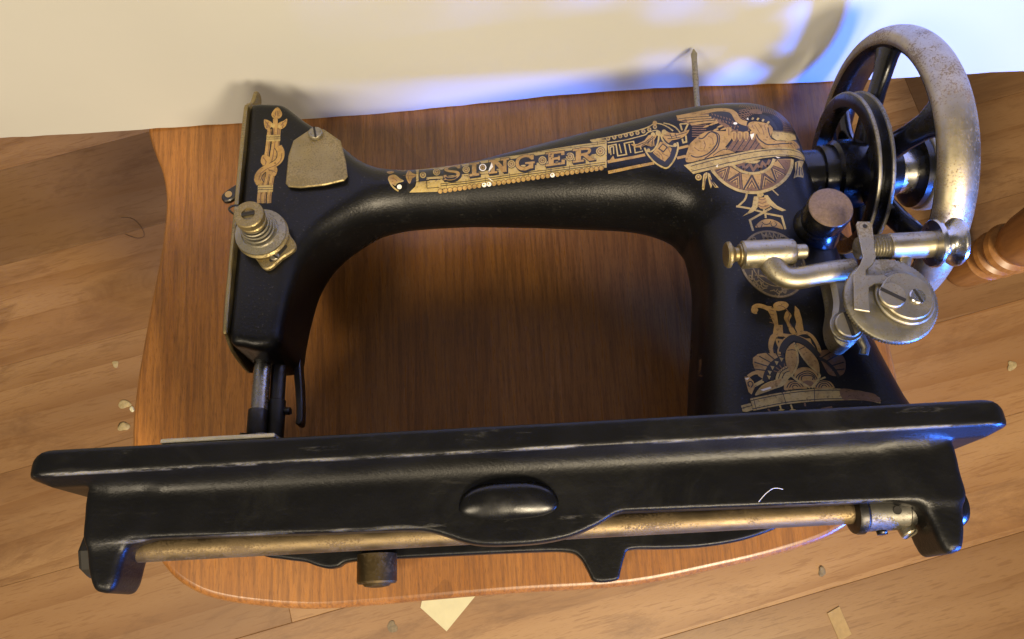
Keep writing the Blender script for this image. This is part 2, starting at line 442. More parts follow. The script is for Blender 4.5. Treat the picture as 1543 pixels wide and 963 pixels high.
def surface_nets(val, lo, step, relax=4):
    """val: 3-D array, negative inside. Returns verts, quads."""
    nx, ny, nz = val.shape
    neg = val < 0
    cs = [(i, j, k) for i in (0, 1) for j in (0, 1) for k in (0, 1)]
    def c(a, i, j, k): return a[i:nx-1+i, j:ny-1+j, k:nz-1+k]
    cnt = sum(c(neg, *q).astype(np.int8) for q in cs)
    act = (cnt > 0) & (cnt < 8)
    idx = np.full(act.shape, -1, np.int64); I = np.argwhere(act); idx[act] = np.arange(len(I))
    acc = np.zeros((len(I), 3)); w = np.zeros(len(I))
    for a in range(8):
        for b in range(a+1, 8):
            pa, pb = cs[a], cs[b]
            if sum(abs(x-y) for x, y in zip(pa, pb)) != 1: continue
            va = val[I[:, 0]+pa[0], I[:, 1]+pa[1], I[:, 2]+pa[2]]; vb = val[I[:, 0]+pb[0], I[:, 1]+pb[1], I[:, 2]+pb[2]]
            m = (va < 0) != (vb < 0)
            t = np.where(m, va/np.where(m, va-vb, 1), 0)
            p = np.array(pa)+t[:, None]*(np.array(pb)-np.array(pa))
            acc[m] += p[m]; w[m] += 1
    V = (I + acc/w[:, None])*step + np.array(lo)
    Q = []
    for ax in range(3):
        o1, o2 = [(1, 2), (2, 0), (0, 1)][ax]
        sl = [slice(None)]*3; sl2 = [slice(None)]*3
        sl[ax] = slice(0, -1); sl2[ax] = slice(1, None)
        a = neg[tuple(sl)]; b = neg[tuple(sl2)]
        E = np.argwhere(a != b)
        ok = (E[:, o1] > 0) & (E[:, o2] > 0) & (E[:, o1] < val.shape[o1]-1) & (E[:, o2] < val.shape[o2]-1)
        E = E[ok]; flip = a[tuple(E.T)]
        e1 = np.zeros(3, int); e1[o1] = 1; e2 = np.zeros(3, int); e2[o2] = 1
        q = np.stack([idx[tuple((E-e1-e2).T)], idx[tuple((E-e2).T)], idx[tuple(E.T)], idx[tuple((E-e1).T)]], 1)
        q[~flip] = q[~flip][:, ::-1]; Q.append(q)
    Q = np.concatenate(Q)
    # relax a little so reflections run smoothly
    e = np.concatenate([Q[:, [0, 1]], Q[:, [1, 2]], Q[:, [2, 3]], Q[:, [3, 0]]])
    for it in range(relax):
        s = np.zeros_like(V); n = np.zeros(len(V))
        for k in range(3):
            s[:, k] = np.bincount(e[:, 0], V[e[:, 1], k], len(V)) + np.bincount(e[:, 1], V[e[:, 0], k], len(V))
        n = np.bincount(e[:, 0], minlength=len(V)) + np.bincount(e[:, 1], minlength=len(V))
        V = V + (0.5 if it % 2 == 0 else -0.52)*(s/n[:, None]-V)
    return V, Q
def arm_sdf(X2, H2, Fz):
    d2 = poly_sdf(ARM_POLY, X2, H2); T, r = arm_fields(X2, H2)
    a = d2[:, :, None]; b = np.abs(Fz)[None, None, :]-T[:, :, None]
    return rmax(a, b, r[:, :, None])
# ================================================================ the setting
def world_obj(name, verts, faces, mat, parent=None, smooth=True, angle=35, fix=True):
    return add(name, verts, faces, mat, parent, smooth, angle, machine=False, fix=fix)
SZ = SEAT/S
def seated(vf, dz=SZ):
    return [(v[0], v[1], v[2]+dz) for v in vf[0]], vf[1]

# floor: a sub-floor sheet carrying separate laminate planks, laid at a slight angle
floor = world_obj('floor', [(-3000, -3000, -9), (3000, -3000, -9), (3000, 3000, -9), (-3000, 3000, -9)], [(0, 1, 2, 3)], 'grey_grit', None, False)
tag(floor, 'wood laminate floor of long tan planks under the chair', None, None, 'structure')
PW, PL = 128.0, 1215.0
def plank_mesh(length):
    V, Fc = slab([(-length/2+0.08, -PW/2+0.08), (length/2-0.08, -PW/2+0.08), (length/2-0.08, PW/2-0.08), (-length/2+0.08, PW/2-0.08)], -8, 0, 'f', 0.45)
    return raw_mesh('plank', [Vector(v)*S for v in V], Fc, 'laminate_plank', False)
pm = plank_mesh(PL)
bmx = bmesh.new(); bmx.from_mesh(pm); bmesh.ops.recalc_face_normals(bmx, faces=bmx.faces); bmx.to_mesh(pm); bmx.free()
ang = math.radians(12.5); ca, sa = math.cos(ang), math.sin(ang)
rnd = random.Random(11)
for r in range(-7, 10):
    shift = rnd.uniform(0, PL)
    for c in range(-2, 2):
        u = c*PL + shift; v = r*PW + 20
        if abs(u) > 1900: continue
        o = bpy.data.objects.new('plank', pm); col.objects.link(o); o.parent = floor
        o.location = ((u*ca - v*sa)*S, (u*sa + v*ca)*S + 0.1, 0); o.rotation_euler = (0, 0, ang + (math.pi if rnd.random() < 0.5 else 0))

# chair: shaped plywood seat with waist, on turned legs, with back posts hidden by the white board
chair = bpy.data.objects.new('wooden_chair', None); col.objects.link(chair); chair.location = (0, 0.12, 0)
tag(chair, 'brown varnished wooden chair whose waisted seat carries the sewing machine', 'chair')
half = [(0, -52), (60, -51.5), (110, -45), (150, -38), (182, -29), (206, -14), (222, 4), (231, 28), (234.5, 56), (233, 85), (229.5, 112), (226, 137), (222.5, 160), (220, 182), (219.5, 203), (222.5, 221),
        (229, 238), (234, 256), (237, 290), (233, 330), (215, 356), (150, 366), (70, 370), (0, 370)]
left = [(-40, -52.8), (-90, -54.5), (-126, -54.6), (-161, -50.5), (-185, -45), (-201, -37), (-212, -27), (-224, -8), (-232, 22), (-235.5, 54), (-234, 84), (-230.5, 112), (-227, 137), (-223.5, 160), (-221, 182), (-220.5, 203), (-223.5, 221),
        (-230, 238), (-235, 256), (-238, 290), (-233, 330), (-215, 356), (-150, 366), (-70, 370)]
full = smooth_path(half + left[::-1], 4, True)
def rounded_slab(poly, top, thick, rr, n=5):
    """edge rounded over, poly in plan"""
    m = len(poly); A = sum(poly[i][0]*poly[(i+1) % m][1]-poly[(i+1) % m][0]*poly[i][1] for i in range(m))
    if A < 0: poly = poly[::-1]
    nor = []
    for i in range(m):
        e = Vector(poly[(i+1) % m])-Vector(poly[i-1]); e.normalize(); nor.append(Vector((e.y, -e.x)))
    lv = []
    for k in range(n+1):
        a = math.pi/2*k/n; lv.append((rr*(1-math.sin(a)), top-rr+rr*math.cos(a)))
    lv += [(0, top-thick+rr)] + [(rr*(1-math.cos(math.pi/2*k/n)), top-thick+rr-rr*math.sin(math.pi/2*k/n)) for k in range(1, n+1)]
    V = []; Fc = []
    for ins, z in lv:
        for p, q in zip(poly, nor): V.append((p[0]-q.x*ins, p[1]-q.y*ins, z))
    for L in range(len(lv)-1):
        for i in range(m):
            j = (i+1) % m; Fc.append((L*m+i, L*m+j, (L+1)*m+j, (L+1)*m+i))
    Fc.append(tuple(range(m))); Fc.append(tuple((len(lv)-1)*m+i for i in range(m))[::-1])
    return V, Fc
def chair_part(name, V, Fc, mat):
    return world_obj(name, [(v[0], v[1]-120, v[2]) for v in V], Fc, mat, chair)
V, Fc = rounded_slab(full, SZ, 19, 4.5); chair_part('seat', V, Fc, 'varnished_seat_wood')
for sx, y0, sy in ((-1, 30, -1), (1, 30, -1), (-1, 320, 1), (1, 320, 1)):
    prof = [(13, 0), (15, 6), (13, 40), (17, 60), (14, 66), (18, 72), (14, 78), (20, 110), (22, 220), (17, 330), (20, 345), (16, 352), (19, 420), (19, 431)]
    V, Fc = lathe((sx*150, y0, 0), (0, 0, 1), prof, 24); chair_part('leg', V, Fc, 'honey_turned_wood')
for sx in (-1, 1):
    V, Fc = tube([(sx*190, 345, SZ-6), (sx*195, 372, SZ+200), (sx*200, 405, SZ+420)], [15, 14, 12], 16); chair_part('back_post', V, Fc, 'honey_turned_wood')
V, Fc = tube([(-200, 404, SZ+410), (0, 425, SZ+425), (200, 404, SZ+410)], 20, 16, 1.6); chair_part('top_rail', V, Fc, 'honey_turned_wood')

# white board leaning on the chair back, its lower edge on the seat
nx, nz = 90, 26
rb = random.Random(5)
V = []
jag = [rb.uniform(0, 0.9) if rb.random() < 0.35 else 0.0 for _ in range(nx+1)]
for side in (0, 1):
    for j in range(nz+1):
        for i in range(nx+1):
            x = -470+955*i/nx; z = 0.4+430*(j/nz)**1.15
            y = 256.5 + 0.0135*x + 0.14*z + 2.4*math.sin(x/95+0.6) + 1.6*math.sin(x/41+z/90)*min(1, z/60+0.4)
            if j == 0: z += jag[i] + 0.8*(1+math.sin(x/60))
            V.append((x, y+side*0.9, z+SZ))
Fc = []; W = nx+1; L = (nz+1)*W
for j in range(nz):
    for i in range(nx):
        a = j*W+i; Fc.append((a, a+1, a+W+1, a+W)); Fc.append((L+a, L+a+W, L+a+W+1, L+a+1))
for i in range(nx):
    Fc.append((i, L+i, L+i+1, i+1)); a = nz*W+i; Fc.append((a, a+1, L+a+1, L+a))
for j in range(nz):
    a = j*W; Fc.append((a, a+W, L+a+W, L+a)); a = j*W+nx; Fc.append((a, L+a, L+a+W, a+W))
board = world_obj('white_board', [(v[0], v[1]-256, v[2]-SZ) for v in V], Fc, 'white_paper', None)
board.location = (0, 0.256, SEAT)
tag(board, 'large sheet of white card standing behind the sewing machine', 'card')

# turned leg of another piece of furniture standing on the floor to the right
prof = [(17, 0), (20, 3), (22.5, 12), (25, 45), (26, 60), (21.5, 64), (20.5, 68), (25.5, 72), (28, 77), (26.5, 82), (21.5, 85), (20.5, 89), (26.5, 93), (29.5, 99), (27.5, 105), (22, 108), (21.5, 113), (26, 118), (30, 135), (34, 165), (35, 200), (31, 250), (25, 300), (22, 330), (26, 338), (22, 346), (24, 380), (30, 400), (30, 520)]
V, Fc = lathe((0, 0, 0), (0, 0, 1), prof, 40); tl = world_obj('turned_furniture_leg', V, Fc, 'honey_turned_wood')
tl.location = (0.556, 0.232, 0)
tag(tl, 'turned honey brown wooden furniture leg with ring beads, right of the hand wheel', 'furniture leg')

# scraps on the floor
def scrap(name, pts, x, y, h, mat, label, cat, ang=0.0, group=None):
    V, Fc = slab(pts, 0.1, h, 'f', min(0.3, h*0.3)); o = world_obj(name, V, Fc, mat); o.location = (x*S, y*S, 0.0004); o.rotation_euler = (0, 0, ang)
    tag(o, label, cat, group); return o
scrap('paper_scrap', [(-28, 3), (1, -24), (37, 14), (14, 22), (-24, 18)], -94, -130, 0.6, 'yellow_paper', 'pale yellow paper scrap on the floor below the front edge of the seat', 'paper scrap')
scrap('card_scrap', [(-7, -18), (9, -15), (7, 17), (-9, 14)], 351, -168, 1.0, 'tan_card', 'small tan rectangle of card on the floor at lower right', 'card scrap', 0.25)
def lump(name, r, hgt, seed, x, y, mat, label, cat):
    bm = bmesh.new(); bmesh.ops.create_icosphere(bm, subdivisions=3, radius=1.0); q = random.Random(seed)
    cs_ = [(Vector((q.gauss(0, 1), q.gauss(0, 1), q.gauss(0, 1))).normalized(), q.uniform(-0.45, 0.4)) for _ in range(16)]
    sx, sy = q.uniform(0.7, 1.15), q.uniform(0.6, 1.1)
    for v in bm.verts:
        k = 1+sum(a*max(0, v.co.dot(c))**6 for c, a in cs_); p = v.co*k
        r_ = r*0.82; v.co = (p.x*r_*sx*S, p.y*r_*sy*S, max(-0.15, p.z)*hgt*S+0.15*hgt*S)
    bmesh.ops.recalc_face_normals(bm, faces=bm.faces)
    me = bpy.data.meshes.new(name); bm.to_mesh(me); bm.free(); me.materials.append(MATS[mat])
    o = bpy.data.objects.new(name, me); col.objects.link(o); o.location = (x*S, y*S, 0.0003)
    tag(o, label, cat); return o
def blob(r, seed, n=9):
    q = random.Random(seed); return [(r*q.uniform(0.55, 1.1)*math.cos(2*math.pi*k/n), r*q.uniform(0.55, 1.1)*math.sin(2*math.pi*k/n)) for k in range(n)]
lump('plaster_crumb', 10, 2, 3, -472, 97, 'putty', 'lower and larger of the grey plaster crumbs left of the seat', 'crumb')
lump('plaster_crumb', 8.5, 1.5, 4, -473, 124, 'putty', 'flat grey plaster crumb just above the largest one, left of the seat', 'crumb')
lump('yellow_crumb', 4.5, 2, 6, -463, 117, 'yellow_paper', 'tiny yellow crumb beside the grey plaster crumbs', 'crumb')
lump('plaster_flake', 6, 0.6, 8, -487, 174, 'putty', 'small pale flake on the floor, uppermost left of the seat', 'crumb')
lump('grey_pebble', 7, 2, 9, 339, -113, 'grey_grit', 'round grey bit of grit on the floor at lower right above the tan card', 'grit')
lump('plaster_chip', 8, 1.5, 12, 598, 112, 'putty', 'pale chip on the floor at the far right edge', 'crumb')
lump('grit_speck', 6, 0.75, 15, -155, -146, 'grey_grit', 'faint grey speck on the floor left of the yellow paper scrap', 'grit')
V, Fc = tube(smooth_path([(-22, 16, 0.8), (-8, 14, 0.8), (4, 2, 0.8), (8, -10, 0.8), (-2, -12, 0.8), (-16, -6, 0.8)], 6), 0.26, 6)  # curved scratch in the floor, modelled as a thin brown tube lying on it
scr = world_obj('floor_scratch', V, Fc, 'scratch_brown'); scr.location = (-0.466, 0.345, 0.0006)
tag(scr, 'short dark curled scratch on the floor at upper left', 'scratch')
# ================================================================ the sewing machine
machine = bpy.data.objects.new('sewing_machine', None); col.objects.link(machine)
machine.location = (0, 0, SEAT); machine.rotation_euler = (-TILT, 0, 0)
tag(machine, 'antique black cast iron sewing machine head with gold decals lying on its back', 'sewing machine')
M = machine

# ---- arm casting (head, arm, pillar)
st = 1.25
xs = np.arange(-146, 199, st); hs = np.arange(-9, 218, st); fs = np.arange(-43.5, 44, st)
X2, H2 = np.meshgrid(xs, hs, indexing='ij')
val = arm_sdf(X2, H2, fs)
AV, AQ = surface_nets(val, (xs[0], hs[0], fs[0]), st)
arm = add('arm', AV.tolist(), AQ.tolist(), 'black_japan', M, True, None, fix=False)
tag(arm, 'black japanned arm and pillar with gold decals')
ARM_BVH = BVHTree.FromPolygons([tuple(v) for v in AV.tolist()], AQ.tolist())
def on_arm(x, h):
    hit, nrm, i, d = ARM_BVH.ray_cast(Vector((x, h, 90)), Vector((0, 0, -1)))
    return hit, nrm

# ---- bed casting: plate, skirts, lugs
st = 0.95
xs = np.arange(-190, 191, st); hs = np.arange(-54, 8, st); fs = np.arange(-94, 95, st)
X, H, Fz = np.meshgrid(xs, hs, fs, indexing='ij')
def box2(X, Y, a, b, r):
    qx = np.abs(X)-a+r; qy = np.abs(Y)-b+r
    return np.hypot(np.maximum(qx, 0), np.maximum(qy, 0))+np.minimum(np.maximum(qx, qy), 0)-r
pb = box2(X, Fz, 186.6, 89, 8)
plate = rmax(pb, np.maximum(H-4.0+4.5*np.clip((np.abs(X)-176)/10.6, 0, 1)**2.2, -H-5.6-0.42*np.clip(-pb, 0, 8)), 1.1)
def ext(poly, f0, f1, r, n=4):
    x2, h2 = np.meshgrid(xs, hs, indexing='ij')
    d = poly_sdf(cr2(poly, n) if n > 1 else np.array(poly, float), x2, h2)[:, :, None]
    return rmax(np.broadcast_to(d, X.shape), np.abs(Fz-(f0+f1)/2)-(f1-f0)/2, r)
front = ext([(-164, -6), (-164, -2.5), (-163.5, -2), (-158, -2), (0, -2), (158, -2), (164.5, -2), (165, -2.5), (165, -6), (165, -20), (165, -31), (150, -31), (120, -30.4), (80, -29.8), (45, -29.3), (36, -29.6), (28, -33.4), (18, -37), (8, -38.6), (-2, -39), (-14, -38.6), (-22, -37), (-34, -32.8), (-46, -31.6),
             (-80, -31), (-120, -30), (-150, -29.5), (-163, -29), (-164, -18)], 71, 80, 1.5)
lugl = ext([(-164, -8), (-164, -26), (-162.2, -38), (-159, -46), (-156, -47.8), (-152.5, -47.8), (-150.4, -44), (-149.4, -37), (-147, -31), (-142, -27), (-142, -8)], 57, 80, 3.4)
lugr = ext([(165, -8), (165, -28), (163.6, -40), (161, -48), (158.6, -49.8), (154.6, -50), (152.4, -45), (151, -38), (148, -32), (142, -28), (142, -8)], 57, 80, 3.4)
rear = ext([(-150, -3), (0, -3), (150, -3), (150, -20), (129, -28.5), (104, -32), (80, -32.2), (60, -31.6), (56, -35.5), (53, -43), (50.5, -47.4), (38.5, -47.6), (35, -42), (31, -34.5), (24, -31), (0, -30), (-60, -29.6), (-97, -29.8),
            (-104, -32.2), (-110, -33), (-117, -31.2), (-124, -28.6), (-136, -26.5), (-150, -22)], -82, -73, 1.8)
endw = np.maximum(np.abs(np.abs(X)-160.5)-3.5, np.maximum(np.abs(Fz)-79, np.abs(H+13)-9))
skirt = np.minimum(np.minimum(front, rear), endw)
skirt = smin(skirt, np.minimum(lugl, lugr), 5.0)
val = smin(plate, skirt, np.interp(np.abs(X), [0, 156, 166, 190], [6.5, 6.5, 1.2, 1.0]))
BV, BQ = surface_nets(val, (xs[0], hs[0], fs[0]), st, 2)
bed = add('bed', BV.tolist(), BQ.tolist(), 'worn_black_bed', M, True, None, fix=False)
tag(bed, 'black cast bed with worn front edge')

# smooth boss in the middle of the skirt, cut straight along its top
V = []; Fc = []; nu, nv = 48, 12
for j in range(nv+1):
    b_ = math.pi/2*j/nv
    for i in range(nu):
        a_ = 2*math.pi*i/nu; ca_, sa_ = math.cos(a_), math.sin(a_)
        ex = math.copysign(abs(ca_)**0.72, ca_)*math.cos(b_); ey = math.copysign(abs(sa_)**0.8, sa_)*math.cos(b_)
        hh = -22.6+7.4*ey; b_off = 1.6*ey; xx = -4.8+(18.6-2.6*ey)*ex; zz = 79.2+(5.2+b_off)*math.sin(b_)**0.9
        V.append((xx, min(hh, -16.6), zz))
for j in range(nv):
    for i in range(nu):
        k = (i+1) % nu; Fc.append((j*nu+i, j*nu+k, (j+1)*nu+k, (j+1)*nu+i))
boss = add('skirt_boss', V, Fc, 'black_enamel', M, angle=40)
tag(boss, 'glossy black oval boss on the front skirt')
slab_obj('slide_plate', [(-136, 30), (-92.5, 30), (-92.5, 87.6), (-136, 87.6)], 4.2, 6.2, 'matte_nickel', M, 'h', 0.5)

# ---- rock shaft under the front of the bed, collar, pivot screws
V, Fc = lathe((-152, -31.9, 66), (1, 0, 0), [(5.0, 0), (5.0, 290)], 32); add('rock_shaft', V, Fc, 'varnished_rod', M)
V, Fc = lathe((127.6, -32.2, 66), (1, 0, 0), [(5.6, 0), (8.4, 0.6), (8.8, 1.6), (8.8, 3.6), (8.2, 4.4)], 36); add('stop_ring', V, Fc, 'dark_steel', M)
V, Fc = lathe((132, -32.2, 66), (1, 0, 0), [(7.4, 0), (7.9, 0.5), (7.9, 15.6), (7.4, 16.2), (6.6, 16.4), (6.6, 23)], 36)
clr = add('collar', V, Fc, 'pewter', M)
V, Fc = lathe((142.2, -33.4, 73.3), (0, -0.17, 1), [(1.6, 0), (1.6, 0.75)], 16); add('oil_hole', V, Fc, 'slot_dark', clr)
screw('collar_screw', (147, -38.6, 66.5), (0.25, -1, 0.35), 3.2, 4.0, M, 'nickel', 1.2)
screw('collar_screw', (138, -39, 66), (0, -1, 0.2), 2.0, 2.4, M, 'dark_steel', 0.3)
slab_obj('collar_strap', [(133.5, 69), (151, 69), (151, 71), (133.5, 71)], -25.6, -24.6, 'aged_nickel', M, 'h', 0.2)
V, Fc = lathe((-163.5, -31.9, 62), (-1, 0, 0), [(9.5, 0), (9.5, 6), (8.5, 7.5)], 8); add('pivot_nut', V, Fc, 'slot_dark', M, angle=20)
V, Fc = lathe((164.5, -31.9, 62), (1, 0, 0), [(9, 0), (9, 5), (7, 8)], 24); add('pivot_screw', V, Fc, 'black_enamel', M)
V, Fc = lathe((-82, -27, -70), (0, -1, 0), [(11, 0), (11, 14.5), (10.2, 15.6), (8.0, 15.6), (6.6, 17.0), (3, 17.6)], 36); add('rear_stud', V, Fc, 'dark_brass', M)

# ---- face plate, take-up, bars
fp = smooth_path([(66, -18), (66, 8), (72, 22), (80, 26.2), (140, 26.4), (200, 26.2), (209.5, 24), (213.5, 20), (219, 16.5), (226, 14), (228.5, 10), (226.5, 6), (218, 4), (212.5, -2), (210.5, -12), (205, -22), (150, -25.5), (90, -25.5)], 4, True)
fpo = slab_obj('face_plate', fp, -141.8, -139.7, 'aged_nickel', M, 'x', 0.5)
tk = smooth_path([(-139.5, 171.2), (-145, 171.5), (-150, 169.5), (-155, 166), (-157.6, 162.6), (-156.2, 159.2), (-152.2, 159.5), (-147, 163.5), (-141, 164.5), (-139.5, 164.8)], 4, True)
tko = slab_obj('take_up_lever', tk, 3, 6.4, 'dark_steel', M, 'f', 0.6)
V, Fc = lathe((-153.6, 163.2, 6.3), (0, 0, 1), [(2.0, 0), (2.0, 0.3)], 18); add('thread_eye', V, Fc, 'tan_card', tko)
V, Fc = lathe((-129.4, 76, 1), (0, -1, 0), [(4.3, 0), (4.3, 40), (4.3, 56), (2, 60), (1.2, 74)], 28); add('needle_bar', V, Fc, 'bright_steel', M)
V, Fc = lathe((-129.9, 40, 1), (0, -1, 0), [(4.7, 0), (4.9, 1), (4.9, 12), (4.4, 13), (5.6, 16), (5.6, 21), (4.6, 22), (4.6, 30)], 28)
nc = add('needle_clamp', V, Fc, 'dark_steel', M)
screw('clamp_screw', (-133.6, 25.5, 3), (-1, 0.05, 0.5), 2.2, 3.6, M, 'dark_steel', 0.2)
V, Fc = lathe((-122.4, 74, -4), (0, -1, 0), [(3.9, 0), (3.9, 28), (4.6, 28.5), (4.6, 50), (3.9, 51), (3.9, 62)], 28); add('presser_bar', V, Fc, 'dark_steel', M)
screw('presser_screw', (-117.8, 40, -4), (1, -0.15, 0.2), 2.0, 3.0, M, 'dark_steel', 1.0)
V, Fc = lathe((-122.5, 16, 0), (0, -1, 0), [(5, 0), (9, 3), (9, 8), (6, 15)], 20); add('presser_foot', V, Fc, 'nickel', M)
lp = smooth_path([(-117.3, 80), (-117.2, 66), (-115.4, 52), (-114.2, 40), (-114.4, 35), (-111.4, 35), (-111.2, 42), (-112.2, 55), (-113.6, 68), (-113.6, 80)], 4, True)
slab_obj('presser_lifter', lp, -19, -11, 'dark_steel', M, 'f', 0.6)

# ---- shield plate on the head
sp = [(-114.6, 172), (-112.5, 181.5), (-103.5, 188.8), (-96.5, 188.4), (-87, 180.2), (-83.8, 167), (-82.6, 157.6), (-84.5, 155.2), (-94.5, 152.8), (-107, 151.8), (-113.4, 152.8), (-115, 155)]
V, Fc = slab(sp, 0, 1.6, 'f', 0.5)
V = [(x, h, z + 26.2 - max(0, x+104)*0.045 - max(0, h-180)*0.06) for x, h, z in V]
shp = add('shield_plate', V, Fc, 'aged_nickel', M, angle=25)
tag(shp, 'brassy pitted cover plate on the head')
screw('plate_screw', (-100.4, 184.5, 27.2), (0, 0.1, 1), 3.9, 2.4, M, 'dull_steel', 0.2)

# ---- thread tension
TX, TH = -124.2, 123.6
bp = smooth_path([(-136, 128), (-133, 135), (-124, 137), (-115, 133), (-111, 124), (-107.8, 119), (-108.2, 115), (-114, 110.5), (-119.5, 105.4), (-123.5, 105.8), (-128, 112), (-134, 118)], 4, True)
tb = slab_obj('tension_bracket', bp, 25.2, 28.4, 'aged_nickel', M, 'f', 0.7)
slab_obj('bracket_slot', smooth_path([(-119.5, 111.5), (-113.5, 117.4), (-111.8, 116.2), (-117.6, 109.4), (-120, 109)], 4, True), 28.2, 28.7, 'slot_dark', tb, 'f', 0.1)
screw('bracket_screw', (-117.6, 111.6, 28.4), (0, 0, 1), 2.4, 1.2, M, 'dull_steel', 0.9)
V, Fc = lathe((TX, TH, 28), (0, 0, 1), [(11.5, 0), (13.2, 1.2), (13.4, 2.2), (12.4, 3.2)], 44); add('tension_disc', V, Fc, 'aged_nickel', M)
V, Fc = lathe((TX, TH, 31.4), (0, 0, 1), [(12.2, 0), (13.0, 1.0), (12.9, 1.8), (9.6, 2.6), (9.0, 3.4), (5, 3.6)], 44); add('tension_disc', V, Fc, 'dull_steel', M)
pts = []
for k in range(0, 121):
    a = k/120*2*math.pi*4; r = 8.6-2.6*k/120; pts.append((TX+r*math.cos(a), TH+r*math.sin(a), 35.5+8.5*k/120))
V, Fc = tube(pts, 0.65, 8); add('tension_spring', V, Fc, 'dull_steel', M)
V, Fc = lathe((TX, TH, 30), (0, 0, 1), [(3.4, 0), (3.4, 20)], 20); add('tension_stud', V, Fc, 'dark_steel', M)
prof = [(5.6, 0), (6.8, 0.4), (6.8, 1.6), (5.9, 2.4), (5.9, 2.9), (7.1, 3.5), (7.3, 4.2), (7.3, 7.2), (6.8, 7.8), (3.2, 7.9), (3.1, 7.0)]
V, Fc = lathe((TX, TH, 43.6), (0, 0, 1), prof, 48); kn = add('tension_nut', V, Fc, 'aged_nickel', M)
slab_obj('nut_slot', [(TX-3.1, TH-1.2), (TX+3.1, TH-0.2), (TX+3.1, TH+1.5), (TX-3.1, TH+0.5)], 50.6, 51.9, 'slot_dark', kn, 'f', 0.1)
V, Fc = tube(smooth_path([(-133, 131, 33), (-138, 134, 34), (-141.5, 138, 33), (-139, 141, 31), (-134.5, 139.5, 30)], 6), 0.55, 8); add('check_spring', V, Fc, 'dark_steel', M)

# ---- spool pin
V, Fc = lathe((114.5, 196, 0), (0.085, 1, 0), [(1.7, 0), (1.7, 49), (1.9, 50), (1.9, 52), (0.4, 55.5)], 16); add('spool_pin', V, Fc, 'dull_steel', M)

# ---- hand wheel
AX, AH = 165.0, 158.5
hw = bpy.data.objects.new('hand_wheel', None); col.objects.link(hw); hw.parent = M; hw.location = ((212-ORIGIN[0])*S, (AH-ORIGIN[1])*S, (0-ORIGIN[2])*S)
hw_off = (212.0, AH, 0.0)
def wheel_part(name, V, Fc, mat, angle=35):
    o = add(name, [(v[0]-hw_off[0], v[1]-hw_off[1], v[2]-hw_off[2]) for v in V], Fc, mat, hw, True, angle, machine=False); return o
ax = (1, 0, 0)
V, Fc = lathe((160, AH, 0), ax, [(14.5, 0), (14.5, 18)], 40); add('shaft_boss', V, Fc, 'black_enamel', M)
V, Fc = lathe((174.5, AH, 0), ax, [(13, 0), (16.5, 1.0), (17, 3), (17, 8), (19, 9.5), (19.5, 18), (19, 24), (17, 30), (15, 40), (14, 44)], 44); wheel_part('hub', V, Fc, 'black_enamel')
grv = [(36.5, 0), (42.5, 0), (44, 1), (44, 3.2), (43, 4.2), (40.6, 6.2), (40.2, 7.2), (40.8, 8.4), (43, 10.4), (44, 11.2), (44, 13.2), (43, 14.2), (38.5, 14.2), (36.5, 12)]
V, Fc = ring((188.5, AH, 0), ax, [(r_+0.4, z_*0.7) for r_, z_ in grv], 96); wheel_part('belt_pulley', V, Fc, 'black_enamel')
for x_ in (188.5+0.7*2.1, 188.5+0.7*12.2):
    V, Fc = ring((x_, AH, 0), ax, [(43.6, -1.1), (44.55, -0.8), (44.75, 0), (44.55, 0.8), (43.6, 1.1)], 96); wheel_part('worn_flange_edge', V, Fc, 'dull_steel')
ell = []
for k in range(28):
    a = 2*math.pi*k/28; ell.append((71.2+6.5*math.cos(a), 9.6*math.sin(a)))
V, Fc = ring((213.5, AH, 0), ax, ell, 128); wheel_part('rim', V, Fc, 'spotted_nickel')
blk = []
for k in range(15):
    a = math.radians(112+132*k/14); blk.append((71.2+6.8*math.cos(a), 9.9*math.sin(a)))
for k in range(14, -1, -1):
    a = math.radians(112+132*k/14); blk.append((71.2+4.8*math.cos(a), 7.6*math.sin(a)))
V, Fc = ring((213.5, AH, 0), ax, blk, 128); wheel_part('painted_rim_side', V, Fc, 'black_enamel')
for k in range(6):
    a = math.radians(38+k*60)
    P = []; Wd = []
    ca_, sa_ = math.cos(a), math.sin(a); V = []; Fc = []
    prof = [(11, 200, 10, 5), (20, 201, 8.4, 5), (32, 203, 7.2, 4.8), (44, 206, 6.6, 4.4), (54, 208.5, 7.2, 4.4), (60, 209.5, 9.0, 4.6), (67, 211, 12.5, 5.2)]
    sg = 16
    for rr, xx, w_, t_ in prof:
        for j in range(sg):
            b = 2*math.pi*j/sg; tw = w_*math.cos(b); tx = t_*math.sin(b)
            V.append((xx+tx, AH+rr*ca_-tw*sa_, rr*sa_+tw*ca_))
    for i in range(len(prof)-1):
        for j in range(sg):
            j2 = (j+1) % sg; Fc.append((i*sg+j, i*sg+j2, (i+1)*sg+j2, (i+1)*sg+j))
    Fc.append(tuple(range(sg))[::-1]); Fc.append(tuple((len(prof)-1)*sg+j for j in range(sg)))
    wheel_part('spoke', V, Fc, 'black_enamel')
V, Fc = lathe((218, AH, 0), ax, [(12.5, 0), (12.5, 12)], 36); wheel_part('clamp_collar', V, Fc, 'bright_steel')
V, Fc = lathe((227, AH, 0), ax, [(17, 0), (20.5, 1.2), (20.5, 4.5), (18, 5)], 44); wheel_part('clamp_washer', V, Fc, 'black_enamel')
sg = 120; V = []; Fc = []
pr = [(18, 231.5), (21.5, 232), (22.4, 233), (22.4, 238), (21.4, 239.2), (12, 240)]
for i, (r, x) in enumerate(pr):
    for k in range(sg):
        a = 2*math.pi*k/sg; q = r*(1.0 if k % 2 or i in (0, 5) else 0.972); V.append((x, AH+q*math.cos(a), q*math.sin(a)))
for i in range(len(pr)-1):
    for k in range(sg):
        k2 = (k+1) % sg; Fc.append((i*sg+k, i*sg+k2, (i+1)*sg+k2, (i+1)*sg+k))
